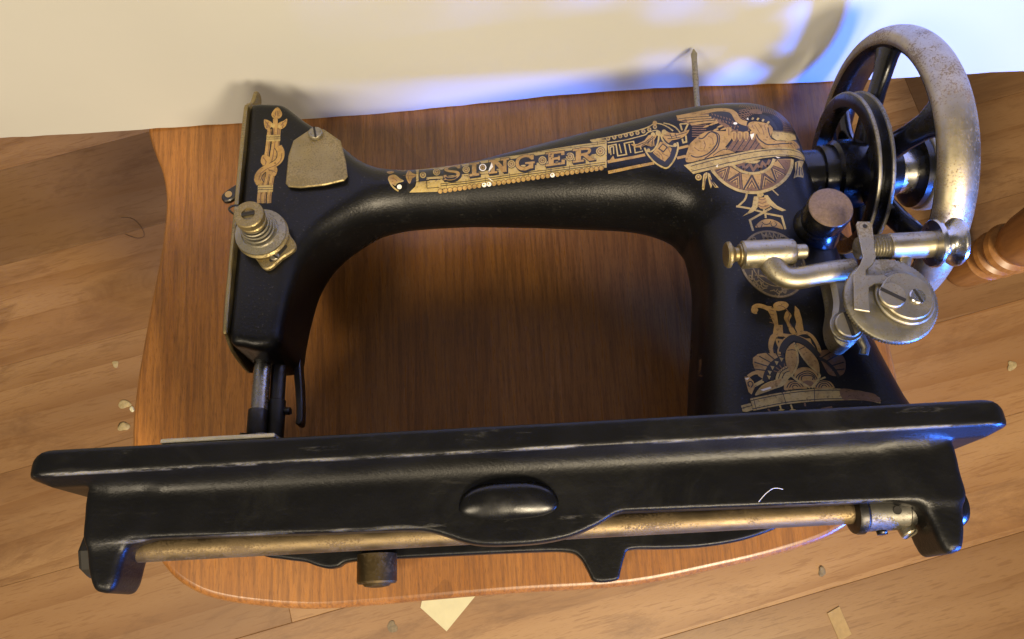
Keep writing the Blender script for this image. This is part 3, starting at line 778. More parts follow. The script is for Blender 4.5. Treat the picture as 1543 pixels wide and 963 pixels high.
Fc.append(tuple(range(sg))[::-1]); Fc.append(tuple((len(pr)-1)*sg+k for k in range(sg)))
wheel_part('clamp_knob', V, Fc, 'nickel', 60)

# ---- capped stud on the shoulder
V, Fc = lathe((155.2, 110.6, 22), (0, 0, 1), [(13.5, 0), (13, 6), (11, 12), (9.4, 14), (9.4, 16.5), (10.6, 17.5), (10.9, 19), (10.9, 27.2), (10.4, 28)], 44); cs_ = add('capped_stud', V, Fc, 'black_enamel', M)
V, Fc = lathe((155.2, 110.6, 49.9), (0, 0, 1), [(10.5, 0), (10.3, 0.5), (9.9, 0.7)], 44); add('stud_cap', V, Fc, 'brown_cap', cs_)

# ---- bobbin winder
bw = bpy.data.objects.new('bobbin_winder', None); col.objects.link(bw); bw.parent = M; bw.location = ((160-ORIGIN[0])*S, (60-ORIGIN[1])*S, (40-ORIGIN[2])*S)
def wpart(name, V, Fc, mat, angle=35, parent=None):
    return add(name, [(v[0]-160, v[1]-60, v[2]-40) for v in V], Fc, mat, parent or bw, True, angle, machine=False)
BF = 50
V, Fc = lathe((101.2, 88.6, BF), ax, [(3, 0), (5.6, 0.4), (6.2, 1.2), (6.2, 2.2), (4.6, 3.2), (3.2, 4.6), (3.4, 6.0), (4.8, 6.6), (4.8, 7.6)], 32); wpart('tension_button', V, Fc, 'aged_nickel')
V, Fc = lathe((108.6, 88.2, BF), ax, [(5.8, 0), (6.6, 0.8), (6.5, 21), (6.1, 24), (5.4, 24.8), (3.6, 25), (3.5, 30), (2.8, 30.8)], 36); wpart('thread_post', V, Fc, 'nickel')
pth = smooth_path([(121, 88, BF), (122.5, 82, BF), (126, 76.5, BF), (132, 74.8, BF), (141, 76, BF), (150, 77, BF), (159, 77.5, BF)], 6)
n = len(pth); rad = [6.2-1.0*min(1, i/14)+1.0*max(0, (i-n*0.6)/n) for i in range(n)]
V, Fc = tube(pth, rad, 18, 0.85); wpart('winder_arm', V, Fc, 'nickel')
fr = smooth_path([(148, 80), (158, 80.5), (160, 72), (157, 62), (155, 52), (154, 44), (149, 40.5), (144.5, 44), (144, 52), (147, 62), (147.5, 72)], 5, True)
V, Fc = slab(fr, 36, 50.5, 'f', 2.0); wpart('winder_frame', V, Fc, 'dull_steel')
lv = [(159.4, 95), (160.4, 96.4), (165.4, 96), (166.6, 94.6), (165.2, 84), (164.6, 78), (162.4, 74.4), (158.6, 71.8), (158.2, 69.4), (162, 69.2), (166, 69.2), (167.6, 67.6), (167.2, 65.6), (165, 64.6), (160.8, 65), (158.2, 63.4), (157.2, 59), (156, 52), (149.5, 53.5), (151.4, 63), (152.6, 70), (156.8, 74.8), (158.8, 78.4)]
V, Fc = slab(lv, 60.4, 61.8, 'f', 0.3); wpart('stop_lever', V, Fc, 'nickel')
V, Fc = lathe((163, 93.6, 61.7), (0, 0, 1), [(1.0, 0), (1.0, 0.3)], 14); wpart('lever_hole', V, Fc, 'slot_dark')
# worm gear disc with fine teeth
sg = 180; V = []; Fc = []; pr = [(10, 55.2), (18.8, 55.2), (20.6, 55.9), (20.6, 57.6), (19.6, 58.3), (14.5, 58.3)]
for i, (r, z) in enumerate(pr):
    for k in range(sg):
        a = 2*math.pi*k/sg; q = r*(0.972 if (i in (2, 3) and k % 2) else 1); V.append((168.4+q*math.cos(a), 58.4+q*math.sin(a), z))
for i in range(len(pr)-1):
    for k in range(sg):
        k2 = (k+1) % sg; Fc.append((i*sg+k, i*sg+k2, (i+1)*sg+k2, (i+1)*sg+k))
Fc.append(tuple(range(sg))[::-1]); Fc.append(tuple((len(pr)-1)*sg+k for k in range(sg)))
gear = wpart('gear_disc', V, Fc, 'dull_steel', 50)
cam_pl = smooth_path([(161, 60), (163.4, 66.8), (169.5, 71), (177, 70.6), (183.5, 66.6), (186.4, 60), (185.4, 52.6), (180.8, 47.2), (173.6, 45.6), (166.8, 48.2), (162.4, 53.4)], 5, True)
V, Fc = slab(cam_pl, 58.2, 60.4, 'f', 0.6); wpart('heart_cam', V, Fc, 'dull_steel')
V, Fc = slab([(x*0.86+173.6*0.14, y*0.86+58.2*0.14) for x, y in cam_pl], 60.3, 62.2, 'f', 0.5); wpart('heart_cam', V, Fc, 'nickel')
def wscrew(name, p, r, hg, ang, mat='nickel'):
    V, Fc = lathe(p, (0, 0, 1), [(r, 0), (r, hg-0.5), (r-0.5, hg)], 32); o = wpart(name, V, Fc, mat)
    c, s = math.cos(ang), math.sin(ang); z0 = p[2]+hg-0.3; w = r*0.14; V = []
    for z in (z0, z0+0.4):
        for sx, sy in ((-1, -1), (1, -1), (1, 1), (-1, 1)):
            V.append((p[0]+c*r*0.96*sx-s*w*sy, p[1]+s*r*0.96*sx+c*w*sy, z))
    o2 = wpart('slot', V, [(0, 1, 2, 3), (4, 5, 6, 7), (0, 1, 5, 4), (1, 2, 6, 5), (2, 3, 7, 6), (3, 0, 4, 7)], 'slot_dark', parent=o)
wscrew('gear_screw', (166.4, 58.4, 62.0), 5.9, 2.4, -0.58)
wscrew('cam_screw', (177.6, 57.6, 62.0), 3.5, 1.4, -1.25, 'bright_steel')
wscrew('pivot_screw', (149.4, 49.6, 50.4), 6.0, 4.0, -1.45)
V, Fc = lathe((149.4, 49.6, 50.2), (0, 0, 1), [(7.4, 0), (7.4, 1.2), (7.0, 1.6)], 32); wpart('pivot_washer', V, Fc, 'dull_steel')
V, Fc = tube([(156, 46, 47), (158, 41, 46), (157, 38, 45)], [2.4, 2.2, 2.0], 12); wpart('spring_hook', V, Fc, 'dull_steel')
# spindle
SF, SH = 55, 86.0
V, Fc = lathe((160.5, SH, SF), ax, [(5.0, 0), (5.2, 2), (5.2, 4)], 32); wpart('spindle_tip', V, Fc, 'nickel')
prof = []
for k in range(8): prof += [(5.0, k*1.35), (5.9, k*1.35+0.5), (5.0, k*1.35+1.2)]
V, Fc = lathe((164, SH, SF), ax, prof, 32); wpart('worm', V, Fc, 'dull_steel')
V, Fc = lathe((174.5, SH, SF), ax, [(5.6, 0), (6.1, 0.6), (6.1, 20), (5.4, 20.6)], 36); wpart('spindle_sleeve', V, Fc, 'nickel')
prof = [(6, 0), (10.6, 0.3), (11.2, 1.0), (11.2, 2.2), (10.4, 2.9), (7.8, 3.8), (7.2, 5.2), (7.4, 7.0), (8.6, 8.6), (10.6, 9.8), (11.2, 10.6), (11.0, 12.0), (9, 12.6), (4, 12.8)]
V, Fc = lathe((194.4, SH+0.4, SF), ax, prof, 44); wpart('friction_pulley', V, Fc, 'bright_steel')
V, Fc = tube([(182, 82, 53), (181, 78, 52), (178, 74, 52), (173, 70, 53)], [3.4, 3.2, 3.4, 4], 14); wpart('spindle_carrier', V, Fc, 'nickel')
V, Fc = tube([(158, 76, 47), (166, 74, 47), (176, 76, 48)], [4.5, 5, 4], 14); wpart('spindle_carrier', V, Fc, 'dull_steel')
DECALS = {
 'torch_decal': """w 0 2.30 -126.68 191.51 -126.74 188.57 -126.83 184.43 -126.97 179.59 -127.22 174.57 -127.65 168.94 -128.23 162.65 -128.77 156.72 -129.13 152.11 -129.24 149.15 -129.19 147.26 -129.08 146.05 -129.01 145.15
w 0 2.20 -123.46 191.3 -123.56 188.37 -123.71 184.23 -123.93 179.39 -124.27 174.38 -124.85 168.76 -125.59 162.48 -126.3 156.56 -126.77 151.96 -126.92 149.01 -126.87 147.11 -126.74 145.9 -126.66 145.01
w 0 2.30 -121.65 191.18 -121.71 188.25 -121.8 184.11 -121.94 179.27 -122.17 174.24 -122.58 168.62 -123.11 162.33 -123.63 156.39 -123.97 151.79 -124.07 148.83 -124.03 146.94 -123.93 145.73 -123.87 144.84
b 1 0.50 -126.04 191.47 -126.1 188.53 -126.19 184.39 -126.34 179.55 -126.58 174.53 -127.02 168.89 -127.59 162.6 -128.14 156.66 -128.51 152.07 -128.64 149.16 -128.61 147.33 -128.52 146.18 -128.47 145.33
b 1 0.50 -122.81 191.26 -122.92 188.33 -123.07 184.19 -123.29 179.35 -123.64 174.34 -124.21 168.71 -124.96 162.43 -125.66 156.51 -126.15 151.92 -126.31 149.01 -126.28 147.18 -126.18 146.04 -126.11 145.19
b 1 0.50 -121.01 191.14 -121.07 188.21 -121.16 184.06 -121.3 179.23 -121.54 174.2 -121.94 168.57 -122.48 162.27 -123 156.34 -123.35 151.75 -123.47 148.83 -123.45 147.01 -123.38 145.87 -123.33 145.01
w 1 0.00 -123.33 205.91 -122.82 205.66 -122.23 204.97 -121.74 204.26 -121.32 203.55 -120.96 202.87 -120.66 202.15 -120.45 201.43 -120.37 200.75 -120.45 200.11 -120.67 199.47 -120.98 198.91 -121.33 198.48 -121.74 198.2 -122.22 198.05 -122.73 197.98 -123.24 197.99 -123.75 198.05 -124.28 198.18 -124.79 198.4 -125.22 198.74 -125.6 199.21 -125.94 199.82 -126.19 200.48 -126.29 201.14 -126.19 201.8 -125.95 202.49 -125.61 203.18 -125.23 203.8 -124.8 204.44 -124.31 205.1 -123.8 205.63
b 2 0.00 -123.43 204.07 -123.16 203.8 -122.86 203.16 -122.6 202.37 -122.43 201.67 -122.37 201.04 -122.38 200.4 -122.45 199.8 -122.55 199.34 -122.68 199 -122.86 198.77 -123.06 198.63 -123.28 198.61 -123.52 198.71 -123.8 198.92 -124.06 199.23 -124.25 199.6 -124.36 200.06 -124.44 200.62 -124.45 201.21 -124.39 201.79 -124.22 202.47 -123.98 203.22 -123.7 203.83
w 3 0.70 -123.52 204.47 -123.19 198.22
w 3 0.35 -123.15 198.6 -123.36 198.88 -123.67 199.27 -124 199.74 -124.29 200.23 -124.53 200.8 -124.75 201.45 -124.94 202.05 -125.08 202.46
w 3 0.35 -123.15 198.6 -122.97 198.85 -122.71 199.21 -122.43 199.64 -122.21 200.09 -122.04 200.63 -121.89 201.26 -121.77 201.84 -121.69 202.24
w 1 0.00 -130.08 197.89 -129.69 198.12 -129.06 197.95 -128.35 197.58 -127.71 197.19 -127.08 196.82 -126.42 196.38 -125.86 195.86 -125.51 195.27 -125.43 194.55 -125.55 193.7 -125.79 192.88 -126.09 192.23 -126.47 191.77 -126.95 191.4 -127.47 191.2 -127.94 191.21 -128.38 191.43 -128.8 191.86 -129.18 192.46 -129.5 193.22 -129.78 194.33 -130.03 195.72 -130.16 197.03
w 1 0.00 -117.4 197.61 -117.69 197.7 -118.13 197.37 -118.68 196.85 -119.27 196.41 -119.96 196.11 -120.76 195.82 -121.52 195.49 -122.09 195.05 -122.43 194.45 -122.65 193.72 -122.7 193 -122.56 192.39 -122.18 191.87 -121.58 191.4 -120.88 191.08 -120.23 191.01 -119.58 191.27 -118.89 191.76 -118.26 192.44 -117.79 193.23 -117.5 194.3 -117.33 195.63 -117.29 196.85
b 2 0.50 -129.48 196.69 -129.17 196.33 -128.74 195.82 -128.26 195.24 -127.86 194.66 -127.51 194.03 -127.19 193.34 -126.92 192.71 -126.73 192.28
b 2 0.50 -127.65 196.42 -127.74 195.95 -127.88 195.28 -128.02 194.55 -128.13 193.9 -128.2 193.34 -128.25 192.79 -128.29 192.32 -128.32 192
b 2 0.50 -117.99 196.56 -118.32 196.2 -118.8 195.68 -119.33 195.09 -119.8 194.52 -120.22 193.93 -120.65 193.28 -121.01 192.71 -121.27 192.31
b 2 0.50 -119.73 195.59 -119.66 195.17 -119.56 194.56 -119.46 193.9 -119.41 193.34 -119.4 192.87 -119.43 192.43 -119.48 192.07 -119.51 191.81
p 2 0.00 -123.86 193.63 -123.97 192.94 -124.37 192.46 -124.93 192.31 -125.53 192.54 -125.99 193.07 -126.19 193.78 -126.08 194.46 -125.69 194.95 -125.12 195.09 -124.52 194.87 -124.06 194.33
p 2 0.00 -120.53 192.87 -120.63 192.3 -120.96 191.9 -121.43 191.78 -121.92 191.97 -122.31 192.41 -122.47 193 -122.38 193.57 -122.05 193.97 -121.57 194.09 -121.08 193.91 -120.7 193.46
w 1 2.60 -123.9 198.26 -123.36 187.86
b 2 0.80 -124.25 191.73 -124.3 187.54
b 2 0.70 -122.06 191.59 -121.93 187.38
p 3 1.50 -128.03 186.79 -120.47 186.53
p 3 1.50 -127.94 185.49 -120.39 185.24
p 3 1.50 -127.85 184.2 -120.31 183.94
k 4 0.30 -127.99 186.18 -120.43 185.92
k 4 0.30 -127.9 184.88 -120.35 184.63
p 3 1.60 -130.47 155.2 -122.37 154.91
p 3 1.60 -130.38 153.9 -122.29 153.61
p 3 1.60 -130.29 152.61 -122.21 152.32
k 4 0.30 -130.43 154.55 -122.33 154.26
k 4 0.30 -130.33 153.26 -122.25 152.97
k 4 4.60 -121.13 179.78 -120.78 179.1 -120.26 178.13 -119.75 177.02 -119.43 175.93 -119.32 174.83 -119.33 173.67 -119.48 172.53 -119.79 171.5 -120.29 170.6 -120.96 169.77 -121.75 169.03 -122.62 168.36 -123.62 167.81 -124.75 167.37 -125.88 166.94 -126.89 166.43 -127.77 165.82 -128.57 165.16 -129.27 164.45 -129.84 163.69 -130.28 162.85 -130.61 161.95 -130.8 161.02 -130.83 160.12 -130.6 159.19 -130.15 158.23 -129.67 157.38 -129.34 156.78
w 5 3.80 -121.13 179.78 -120.78 179.1 -120.26 178.13 -119.75 177.02 -119.43 175.93 -119.32 174.83 -119.33 173.67 -119.48 172.53 -119.79 171.5 -120.29 170.6 -120.96 169.77 -121.75 169.03 -122.62 168.36 -123.62 167.81 -124.75 167.37 -125.88 166.94 -126.89 166.43 -127.77 165.82 -128.57 165.16 -129.27 164.45 -129.84 163.69 -130.28 162.85 -130.61 161.95 -130.8 161.02 -130.83 160.12 -130.6 159.19 -130.15 158.23 -129.67 157.38 -129.34 156.78
b 6 0.50 -118.89 175.3 -118.9 174.47 -118.89 173.28 -118.98 171.99 -119.25 170.87 -119.75 169.97 -120.42 169.15 -121.21 168.41 -122.08 167.74 -123.07 167.19 -124.2 166.75 -125.34 166.32 -126.35 165.81 -127.22 165.2 -128.02 164.54 -128.72 163.84 -129.29 163.08 -129.7 162.16 -129.97 161.12 -130.15 160.17 -130.29 159.51
w 5 0.00 -129.05 174.83 -128.28 174.86 -127.26 174.49 -126.25 173.92 -125.47 173.34 -124.94 172.74 -124.55 172.05 -124.34 171.33 -124.34 170.68 -124.63 170.08 -125.17 169.49 -125.81 168.98 -126.41 168.6 -126.97 168.35 -127.54 168.19 -128.1 168.18 -128.6 168.37 -129.07 168.81 -129.52 169.45 -129.87 170.23 -130.04 171.04 -130.03 172.03 -129.86 173.19 -129.54 174.23
b 6 0.50 -128.93 173.19 -128.58 172.77 -128.05 172.16 -127.54 171.49 -127.19 170.86 -127.11 170.25 -127.17 169.61 -127.28 169.05 -127.36 168.66
w 5 0.00 -125.92 166 -125.23 166.54 -124.32 167.09 -123.37 167.51 -122.57 167.62 -121.93 167.36 -121.35 166.81 -120.91 166.09 -120.67 165.3 -120.65 164.32 -120.83 163.12 -121.14 162.04 -121.54 161.35 -122.06 161.22 -122.71 161.45 -123.42 161.85 -124.1 162.24 -124.83 162.58 -125.62 162.97 -126.3 163.4 -126.72 163.86 -126.82 164.37 -126.69 164.93 -126.38 165.49
b 6 0.50 -125.56 165.25 -125.07 165.09 -124.37 164.88 -123.62 164.62 -122.99 164.35 -122.47 164.05 -122.01 163.7 -121.62 163.38 -121.34 163.16""",
 'name_band_decal': """p 0 0.00 -50.1 175 -39.33 176.57 -37.82 169.82 8.11 169.38 47.21 171.2 56.17 172.22 54.48 154.71 32.02 153.62 0.09 152.18 -33.85 151.84 -35.37 150.63 -51.01 150.81 -47.62 153.68 -46.13 158.78
k 1 0.00 -53.43 176.75 -52.88 176.7 -52.19 176.42 -51.48 175.96 -50.77 174.93 -49.75 171.72 -48.87 168.7 -48.25 166.55 -47.84 164.95 -47.56 163.6 -47.41 162.47 -47.33 161.36 -47.28 160.13 -47.25 158.84 -47.24 157.43 -47.36 156.34 -47.58 155.44 -47.92 154.59 -48.35 153.76 -48.82 153 -49.31 152.42 -49.82 151.87 -50.35 151.36 -50.86 151.01 -51.28 150.91 -51.63 151.1 -51.92 151.52 -52.12 152.17 -52.19 153.02 -52.06 154.23 -51.8 155.91 -51.63 158.09 -51.68 160.5 -52 162.87 -52.53 165.51 -53.2 168.63 -54.07 173.07 -54.38 175.67 -54.18 176.32 -53.85 176.63
w 2 0.00 -51.7 166.81 -51.23 166.24 -50.67 165.16 -50.05 163.94 -49.44 162.99 -48.72 162.39 -47.89 161.87 -47.2 161.36 -46.89 160.79 -47.14 160.2 -47.78 159.59 -48.53 158.92 -49.16 158.25 -49.55 157.29 -49.89 156.27 -50.23 155.5 -50.59 155.15 -50.97 155.32 -51.35 155.84 -51.73 156.6 -52.06 157.37 -52.33 158.11 -52.56 158.87 -52.75 159.74 -52.85 160.54 -52.83 161.28 -52.74 162.09 -52.61 162.96 -52.46 163.76 -52.34 164.7 -52.2 165.74 -52.01 166.54
b 3 0.35 -54.36 160.94 -47.14 160.55
b 3 0.35 -51.34 165.92 -51.71 160.95 -50.58 155.47
p 2 0.70 -59.4 169.84 -59.09 169.15 -58.67 168.2 -58.17 167.34 -57.61 166.81 -56.84 166.48 -55.89 166.17 -54.98 166.05 -54.31 166.1 -53.99 166.57 -53.9 167.43 -53.99 168.56 -54.17 169.68 -54.5 171.11 -55.09 173.2 -55.68 174.82 -56.1 175.25 -56.6 175.25 -57.2 174.94 -57.64 174.01 -57.76 172.45 -57.76 171.3 -57.68 170.32 -57.57 169.5 -57.51 169.03
w 1 0.00 -63.19 164.5 -62.73 164.86 -62.02 165.24 -61.21 165.4 -60.59 165.48 -60.12 165.35 -59.73 165.06 -59.46 164.68 -59.4 164.26 -59.61 163.76 -60.06 163.25 -60.58 162.75 -61.05 162.43 -61.48 162.37 -61.92 162.49 -62.34 162.76 -62.67 163.07 -62.96 163.41 -63.2 163.77 -63.3 164.13
w 1 0.00 -61.67 160.47 -61.15 160.99 -60.46 161.57 -59.68 161.91 -58.91 161.87 -58.19 161.48 -57.45 160.68 -56.75 159.84 -56.11 159.1 -55.45 158.43 -54.8 157.85 -54.31 157.27 -54.17 156.84 -54.53 156.58 -55.24 156.39 -56.05 156.13 -56.79 155.93 -57.36 155.59 -57.88 155.09 -58.4 154.74 -58.92 154.59 -59.45 154.69 -59.99 154.98 -60.52 155.47 -60.95 155.9 -61.33 156.4 -61.65 156.97 -61.92 157.65 -62.08 158.28 -62.14 158.87 -62.12 159.46 -61.98 160.01
p 2 0.80 -61.81 158.27 -61.55 157.51 -61.2 156.5 -60.83 155.58 -60.46 154.8 -60.06 154.18 -59.64 153.68 -59.19 153.2 -58.73 152.78 -58.22 152.43 -57.64 152.07 -57.11 151.73 -56.74 151.54
p 2 0.70 -58.87 161.43 -58.47 160.92 -57.88 160.14 -57.23 159.35 -56.6 158.66 -55.88 158.07 -55.09 157.66 -54.43 157.2 -54.17 156.84 -54.5 156.63 -55.22 156.5 -56.06 156.27 -56.78 156.05 -57.36 155.66 -57.88 155.1 -58.34 154.65 -58.67 154.34
b 2 0.40 -60.8 158.96 -60.41 158.89 -59.84 158.76 -59.2 158.51 -58.68 158.28 -58.26 157.98 -57.88 157.57 -57.55 157.15 -57.32 156.88
k 3 0.50 -56.99 160.66 -54.77 158.66
x 2 0.00 -54.89 153.63 -55.08 153 -55.58 152.61 -56.22 152.46 -56.82 152.57 -57.25 152.99 -57.4 153.63 -57.2 154.25 -56.73 154.71 -56.09 154.85 -55.48 154.72 -55.04 154.27
p 2 1.20 -46.76 166.2 -46.39 152.84
k 1 0.00 -46.4 166.91 -38.1 166.76 -37.82 164.12 -32.27 164.63 -32.12 159.1 -41.44 158.62 -41.71 156.18 -45.69 156.29
p 2 0.00 -41.84 160.5 -42 159.12 -42.61 158.29 -43.45 158.05 -44.33 158.49 -45 159.51 -45.29 160.83 -45.14 162.24 -44.57 163.26 -43.73 163.6 -42.83 163.07 -42.12 161.84
b 3 0.00 -42.49 160.57 -42.59 159.69 -42.95 159.08 -43.49 159 -44.05 159.34 -44.46 159.91 -44.64 160.77 -44.55 161.65 -44.19 162.27 -43.66 162.46 -43.11 162.17 -42.68 161.46
p 4 0.00 -42.97 160.61 -43.03 160.13 -43.22 159.8 -43.52 159.73 -43.82 159.89 -44.05 160.23 -44.16 160.72 -44.1 161.21 -43.91 161.55 -43.62 161.65 -43.31 161.49 -43.08 161.11
k 1 0.00 -33.07 165.13 -24.72 166.11 15.14 166.49 52.54 168.04 52.13 163.68 14.84 161.38 -32.52 158.64
k 2 0.30 -38.14 175.86 8.19 171.19 55.31 170.9
k 2 0.30 -37.55 170.85 8.11 169.29 55.17 169.61
k 2 0.30 -34.07 154.29 7.43 156.16 54.05 157.77
k 2 0.35 -34.12 153.26 7.37 155.08 53.93 156.56
k 2 0.22 -31.16 155.2 -31.12 152.22
k 2 0.22 -20.42 156.03 -20.37 152.95
k 2 0.22 -10.02 156.41 -9.97 153.33
k 2 0.22 3.2 156.88 3.24 153.7
k 2 0.22 13.17 157.21 13.2 154
k 2 0.22 25.23 157.59 25.23 154.27
k 2 0.22 35.12 157.95 35.1 154.61
k 2 0.22 46.03 158.28 45.98 154.92
k 2 0.22 -25.42 178.24 -24.7 170.59
k 2 0.22 -8.3 175.28 -8.05 169.61
k 2 0.22 6.44 172.68 6.49 168.79
k 2 0.22 20.88 171.86 20.86 168.55
k 2 0.22 36.95 171.57 36.9 168.7
k 2 0.22 51.14 171.6 51.09 169.01
k 2 0.30 -47.75 162.3 -37.34 163.62
k 2 0.35 -48.24 155.8 -41.45 156.36 -41.47 152.46
k 2 0.30 -41.65 152.47 -34.87 152.62
k 3 2.56 -23.68 164.13 -24.06 164.56 -24.64 165.25 -25.32 165.78 -26.1 166.01 -26.98 166.01 -27.82 165.81 -28.66 165.49 -29.47 164.96 -30.06 164.3 -30.41 163.69 -30.57 163.05 -30.5 162.48 -30.17 161.99 -29.62 161.56 -28.99 161.2 -28.29 160.96 -27.5 160.79 -26.71 160.61 -25.89 160.38 -25.06 159.99 -24.43 159.65 -24.03 159.17 -23.82 158.6 -23.85 158.01 -24.19 157.53 -24.78 157.04 -25.47 156.54 -26.27 156.25 -27.19 156.09 -28.03 156.02 -28.77 156.04 -29.43 156.14 -29.98 156.3 -30.41 156.56 -30.72 156.88 -30.93 157.14
k 3 0.00 -24.6 162.18 -22.4 162.41 -22.5 167.79 -24.74 167.61
k 3 0.00 -32.16 155.05 -29.97 155.22 -29.9 158.94 -32.09 158.71
k 4 2.49 -24.29 165.48 -24.68 166.01 -25.27 166.76 -25.96 167.43 -26.75 167.67 -27.63 167.65 -28.48 167.48 -29.32 167.12 -30.12 166.55 -30.71 165.85 -31.05 165.11 -31.19 164.37 -31.12 163.75 -30.78 163.24 -30.23 162.8 -29.59 162.44 -28.89 162.17 -28.09 161.97 -27.3 161.74 -26.47 161.45 -25.65 161.19 -25.01 160.79 -24.6 160.22 -24.38 159.62 -24.41 159.02 -24.74 158.37 -25.32 157.81 -26.01 157.33 -26.81 156.99 -27.73 156.83 -28.57 156.76 -29.31 156.78 -29.97 156.88 -30.52 157.06 -30.96 157.41 -31.29 157.84 -31.51 158.15
k 4 0.00 -25.17 163.49 -23.03 163.75 -23.2 169.67 -25.38 169.52
k 4 0.00 -32.66 155.83 -30.54 155.99 -30.51 159.91 -32.63 159.69
w 5 1.80 -24.29 165.48 -24.68 166.01 -25.27 166.76 -25.96 167.43 -26.75 167.67 -27.63 167.65 -28.48 167.48 -29.32 167.12 -30.12 166.55 -30.71 165.85 -31.05 165.11 -31.19 164.37 -31.12 163.75 -30.78 163.24 -30.23 162.8 -29.59 162.44 -28.89 162.17 -28.09 161.97 -27.3 161.74 -26.47 161.45 -25.65 161.19 -25.01 160.79 -24.6 160.22 -24.38 159.62 -24.41 159.02 -24.74 158.37 -25.32 157.81 -26.01 157.33 -26.81 156.99 -27.73 156.83 -28.57 156.76 -29.31 156.78 -29.97 156.88 -30.52 157.06 -30.96 157.41 -31.29 157.84 -31.51 158.15
w 5 0.00 -24.85 164.07 -23.37 164.26 -23.5 168.78 -25.01 168.67
w 5 0.00 -32.33 156.18 -30.85 156.29 -30.83 159.44 -32.31 159.28
k 3 0.00 -16.82 156.2 -13.74 156.29 -13.53 167.58 -16.69 167.71
k 3 0.00 -18.3 156.11 -12.26 156.3 -12.16 158.37 -18.21 158.13
k 3 0.00 -18.17 164.15 -12.04 164.06 -12.03 167.58 -18.21 167.85
k 4 0.00 -17.32 157.01 -14.31 157.1 -14.17 169.26 -17.28 169.5
k 4 0.00 -18.8 156.89 -12.82 157.09 -12.75 159.31 -18.75 159.18
k 4 0.00 -18.73 165.63 -12.65 165.49 -12.65 169.1 -18.8 169.59
w 5 0.00 -16.99 157.35 -14.61 157.4 -14.5 168.59 -16.93 168.69
w 5 0.00 -18.46 157.26 -13.13 157.44 -13.08 158.87 -18.42 158.74
w 5 0.00 -18.4 166.17 -12.98 166.08 -12.98 168.45 -18.45 168.81
k 3 0.00 -6.53 156.47 -3.85 156.54 -3.47 167.2 -6.19 167.25
k 3 0.00 0.01 156.7 2.46 156.75 2.93 167 0.44 167.04
k 3 0.00 -6.42 166.66 -3.55 166.59 2.7 157.13 0.09 157.06
k 3 0.00 -7.84 156.48 -2.54 156.64 -2.45 158.51 -7.75 158.36
k 3 0.00 -7.57 164.41 -3.55 164.4 -3.47 167.2 -7.52 167.37
k 3 0.00 -1.19 164.36 4.14 164.34 4.25 166.96 -1.1 167.16
k 4 0.00 -7.03 157.29 -4.42 157.4 -4.06 168.56 -6.72 168.68
k 4 0.00 -0.48 157.51 1.9 157.61 2.36 168.35 -0.06 168.37
k 4 0.00 -6.95 168.07 -4.06 167.99 2.14 157.97 -0.48 157.85
k 4 0.00 -8.34 157.28 -3.11 157.42 -3.02 159.33 -8.26 159.21
k 4 0.00 -8.09 165.73 -4.13 165.68 -4.06 168.56 -8.06 168.84
k 4 0.00 -1.69 165.6 3.58 165.55 3.68 168.21 -1.61 168.42
w 5 0.00 -6.69 157.65 -4.72 157.73 -4.4 168 -6.4 168.01
w 5 0.00 -0.14 157.84 1.6 157.95 2.02 167.83 0.25 167.79
w 5 0.00 -6.62 168.03 -3.73 167.96 1.82 157.96 -0.8 157.86
w 5 0.00 -8 157.63 -3.41 157.75 -3.36 158.93 -7.95 158.84
w 5 0.00 -7.76 166.24 -4.44 166.18 -4.4 168 -7.73 168.15
w 5 0.00 -1.35 166.11 3.27 166.02 3.34 167.7 -1.3 167.88
k 3 2.64 15.97 164.1 15.63 164.49 15.14 165.11 14.53 165.58 13.82 165.82 13.01 166.03 12.15 165.93 11.24 165.8 10.28 165.4 9.48 164.92 8.89 164.25 8.45 163.42 8.16 162.6 8 161.75 7.99 160.89 8.14 160.18 8.47 159.47 8.96 158.8 9.55 158.28 10.28 157.98 11.1 157.82 11.9 157.71 12.69 157.81 13.45 158.04 14.1 158.3 14.6 158.65 14.99 159.12 15.26 159.48
k 3 0.00 13.68 157.11 16.77 157.21 17.05 161.74 13.95 161.74
k 3 0.00 11.89 159.94 17.82 160.14 17.94 162.16 12.01 161.95
k 3 0.00 15.08 162.49 17.31 162.52 17.59 166.91 15.35 166.91
k 4 2.56 15.46 165.06 15.12 165.55 14.63 166.17 14.02 166.62 13.31 166.96 12.5 167.17 11.65 167.16 10.72 166.93 9.77 166.55 8.96 166.06 8.37 165.31 7.93 164.4 7.64 163.6 7.48 162.78 7.47 161.9 7.62 161.11 7.95 160.34 8.44 159.65 9.03 159.14 9.75 158.83 10.58 158.63 11.38 158.56 12.17 158.64 12.94 158.89 13.58 159.12 14.09 159.48 14.48 159.98 14.74 160.33
k 4 0.00 13.2 157.97 16.22 158.08 16.5 162.69 13.47 162.61
k 4 0.00 11.41 160.84 17.27 161.04 17.39 163.08 11.53 162.93
k 4 0.00 14.61 163.53 16.77 163.55 17.05 168.01 14.88 168
w 5 1.88 15.46 165.06 15.12 165.55 14.63 166.17 14.02 166.62 13.31 166.96 12.5 167.17 11.65 167.16 10.72 166.93 9.77 166.55 8.96 166.06 8.37 165.31 7.93 164.4 7.64 163.6 7.48 162.78 7.47 161.9 7.62 161.11 7.95 160.34 8.44 159.65 9.03 159.14 9.75 158.83 10.58 158.63 11.38 158.56 12.17 158.64 12.94 158.89 13.58 159.12 14.09 159.48 14.48 159.98 14.74 160.33
w 5 0.00 13.54 158.34 15.92 158.42 16.16 162.3 13.77 162.27
w 5 0.00 11.75 161.25 16.97 161.39 17.05 162.67 11.83 162.53
w 5 0.00 14.95 163.91 16.48 163.95 16.7 167.55 15.17 167.54
k 3 0.00 24.14 157.45 27.7 157.59 28.39 167.11 24.8 167.01
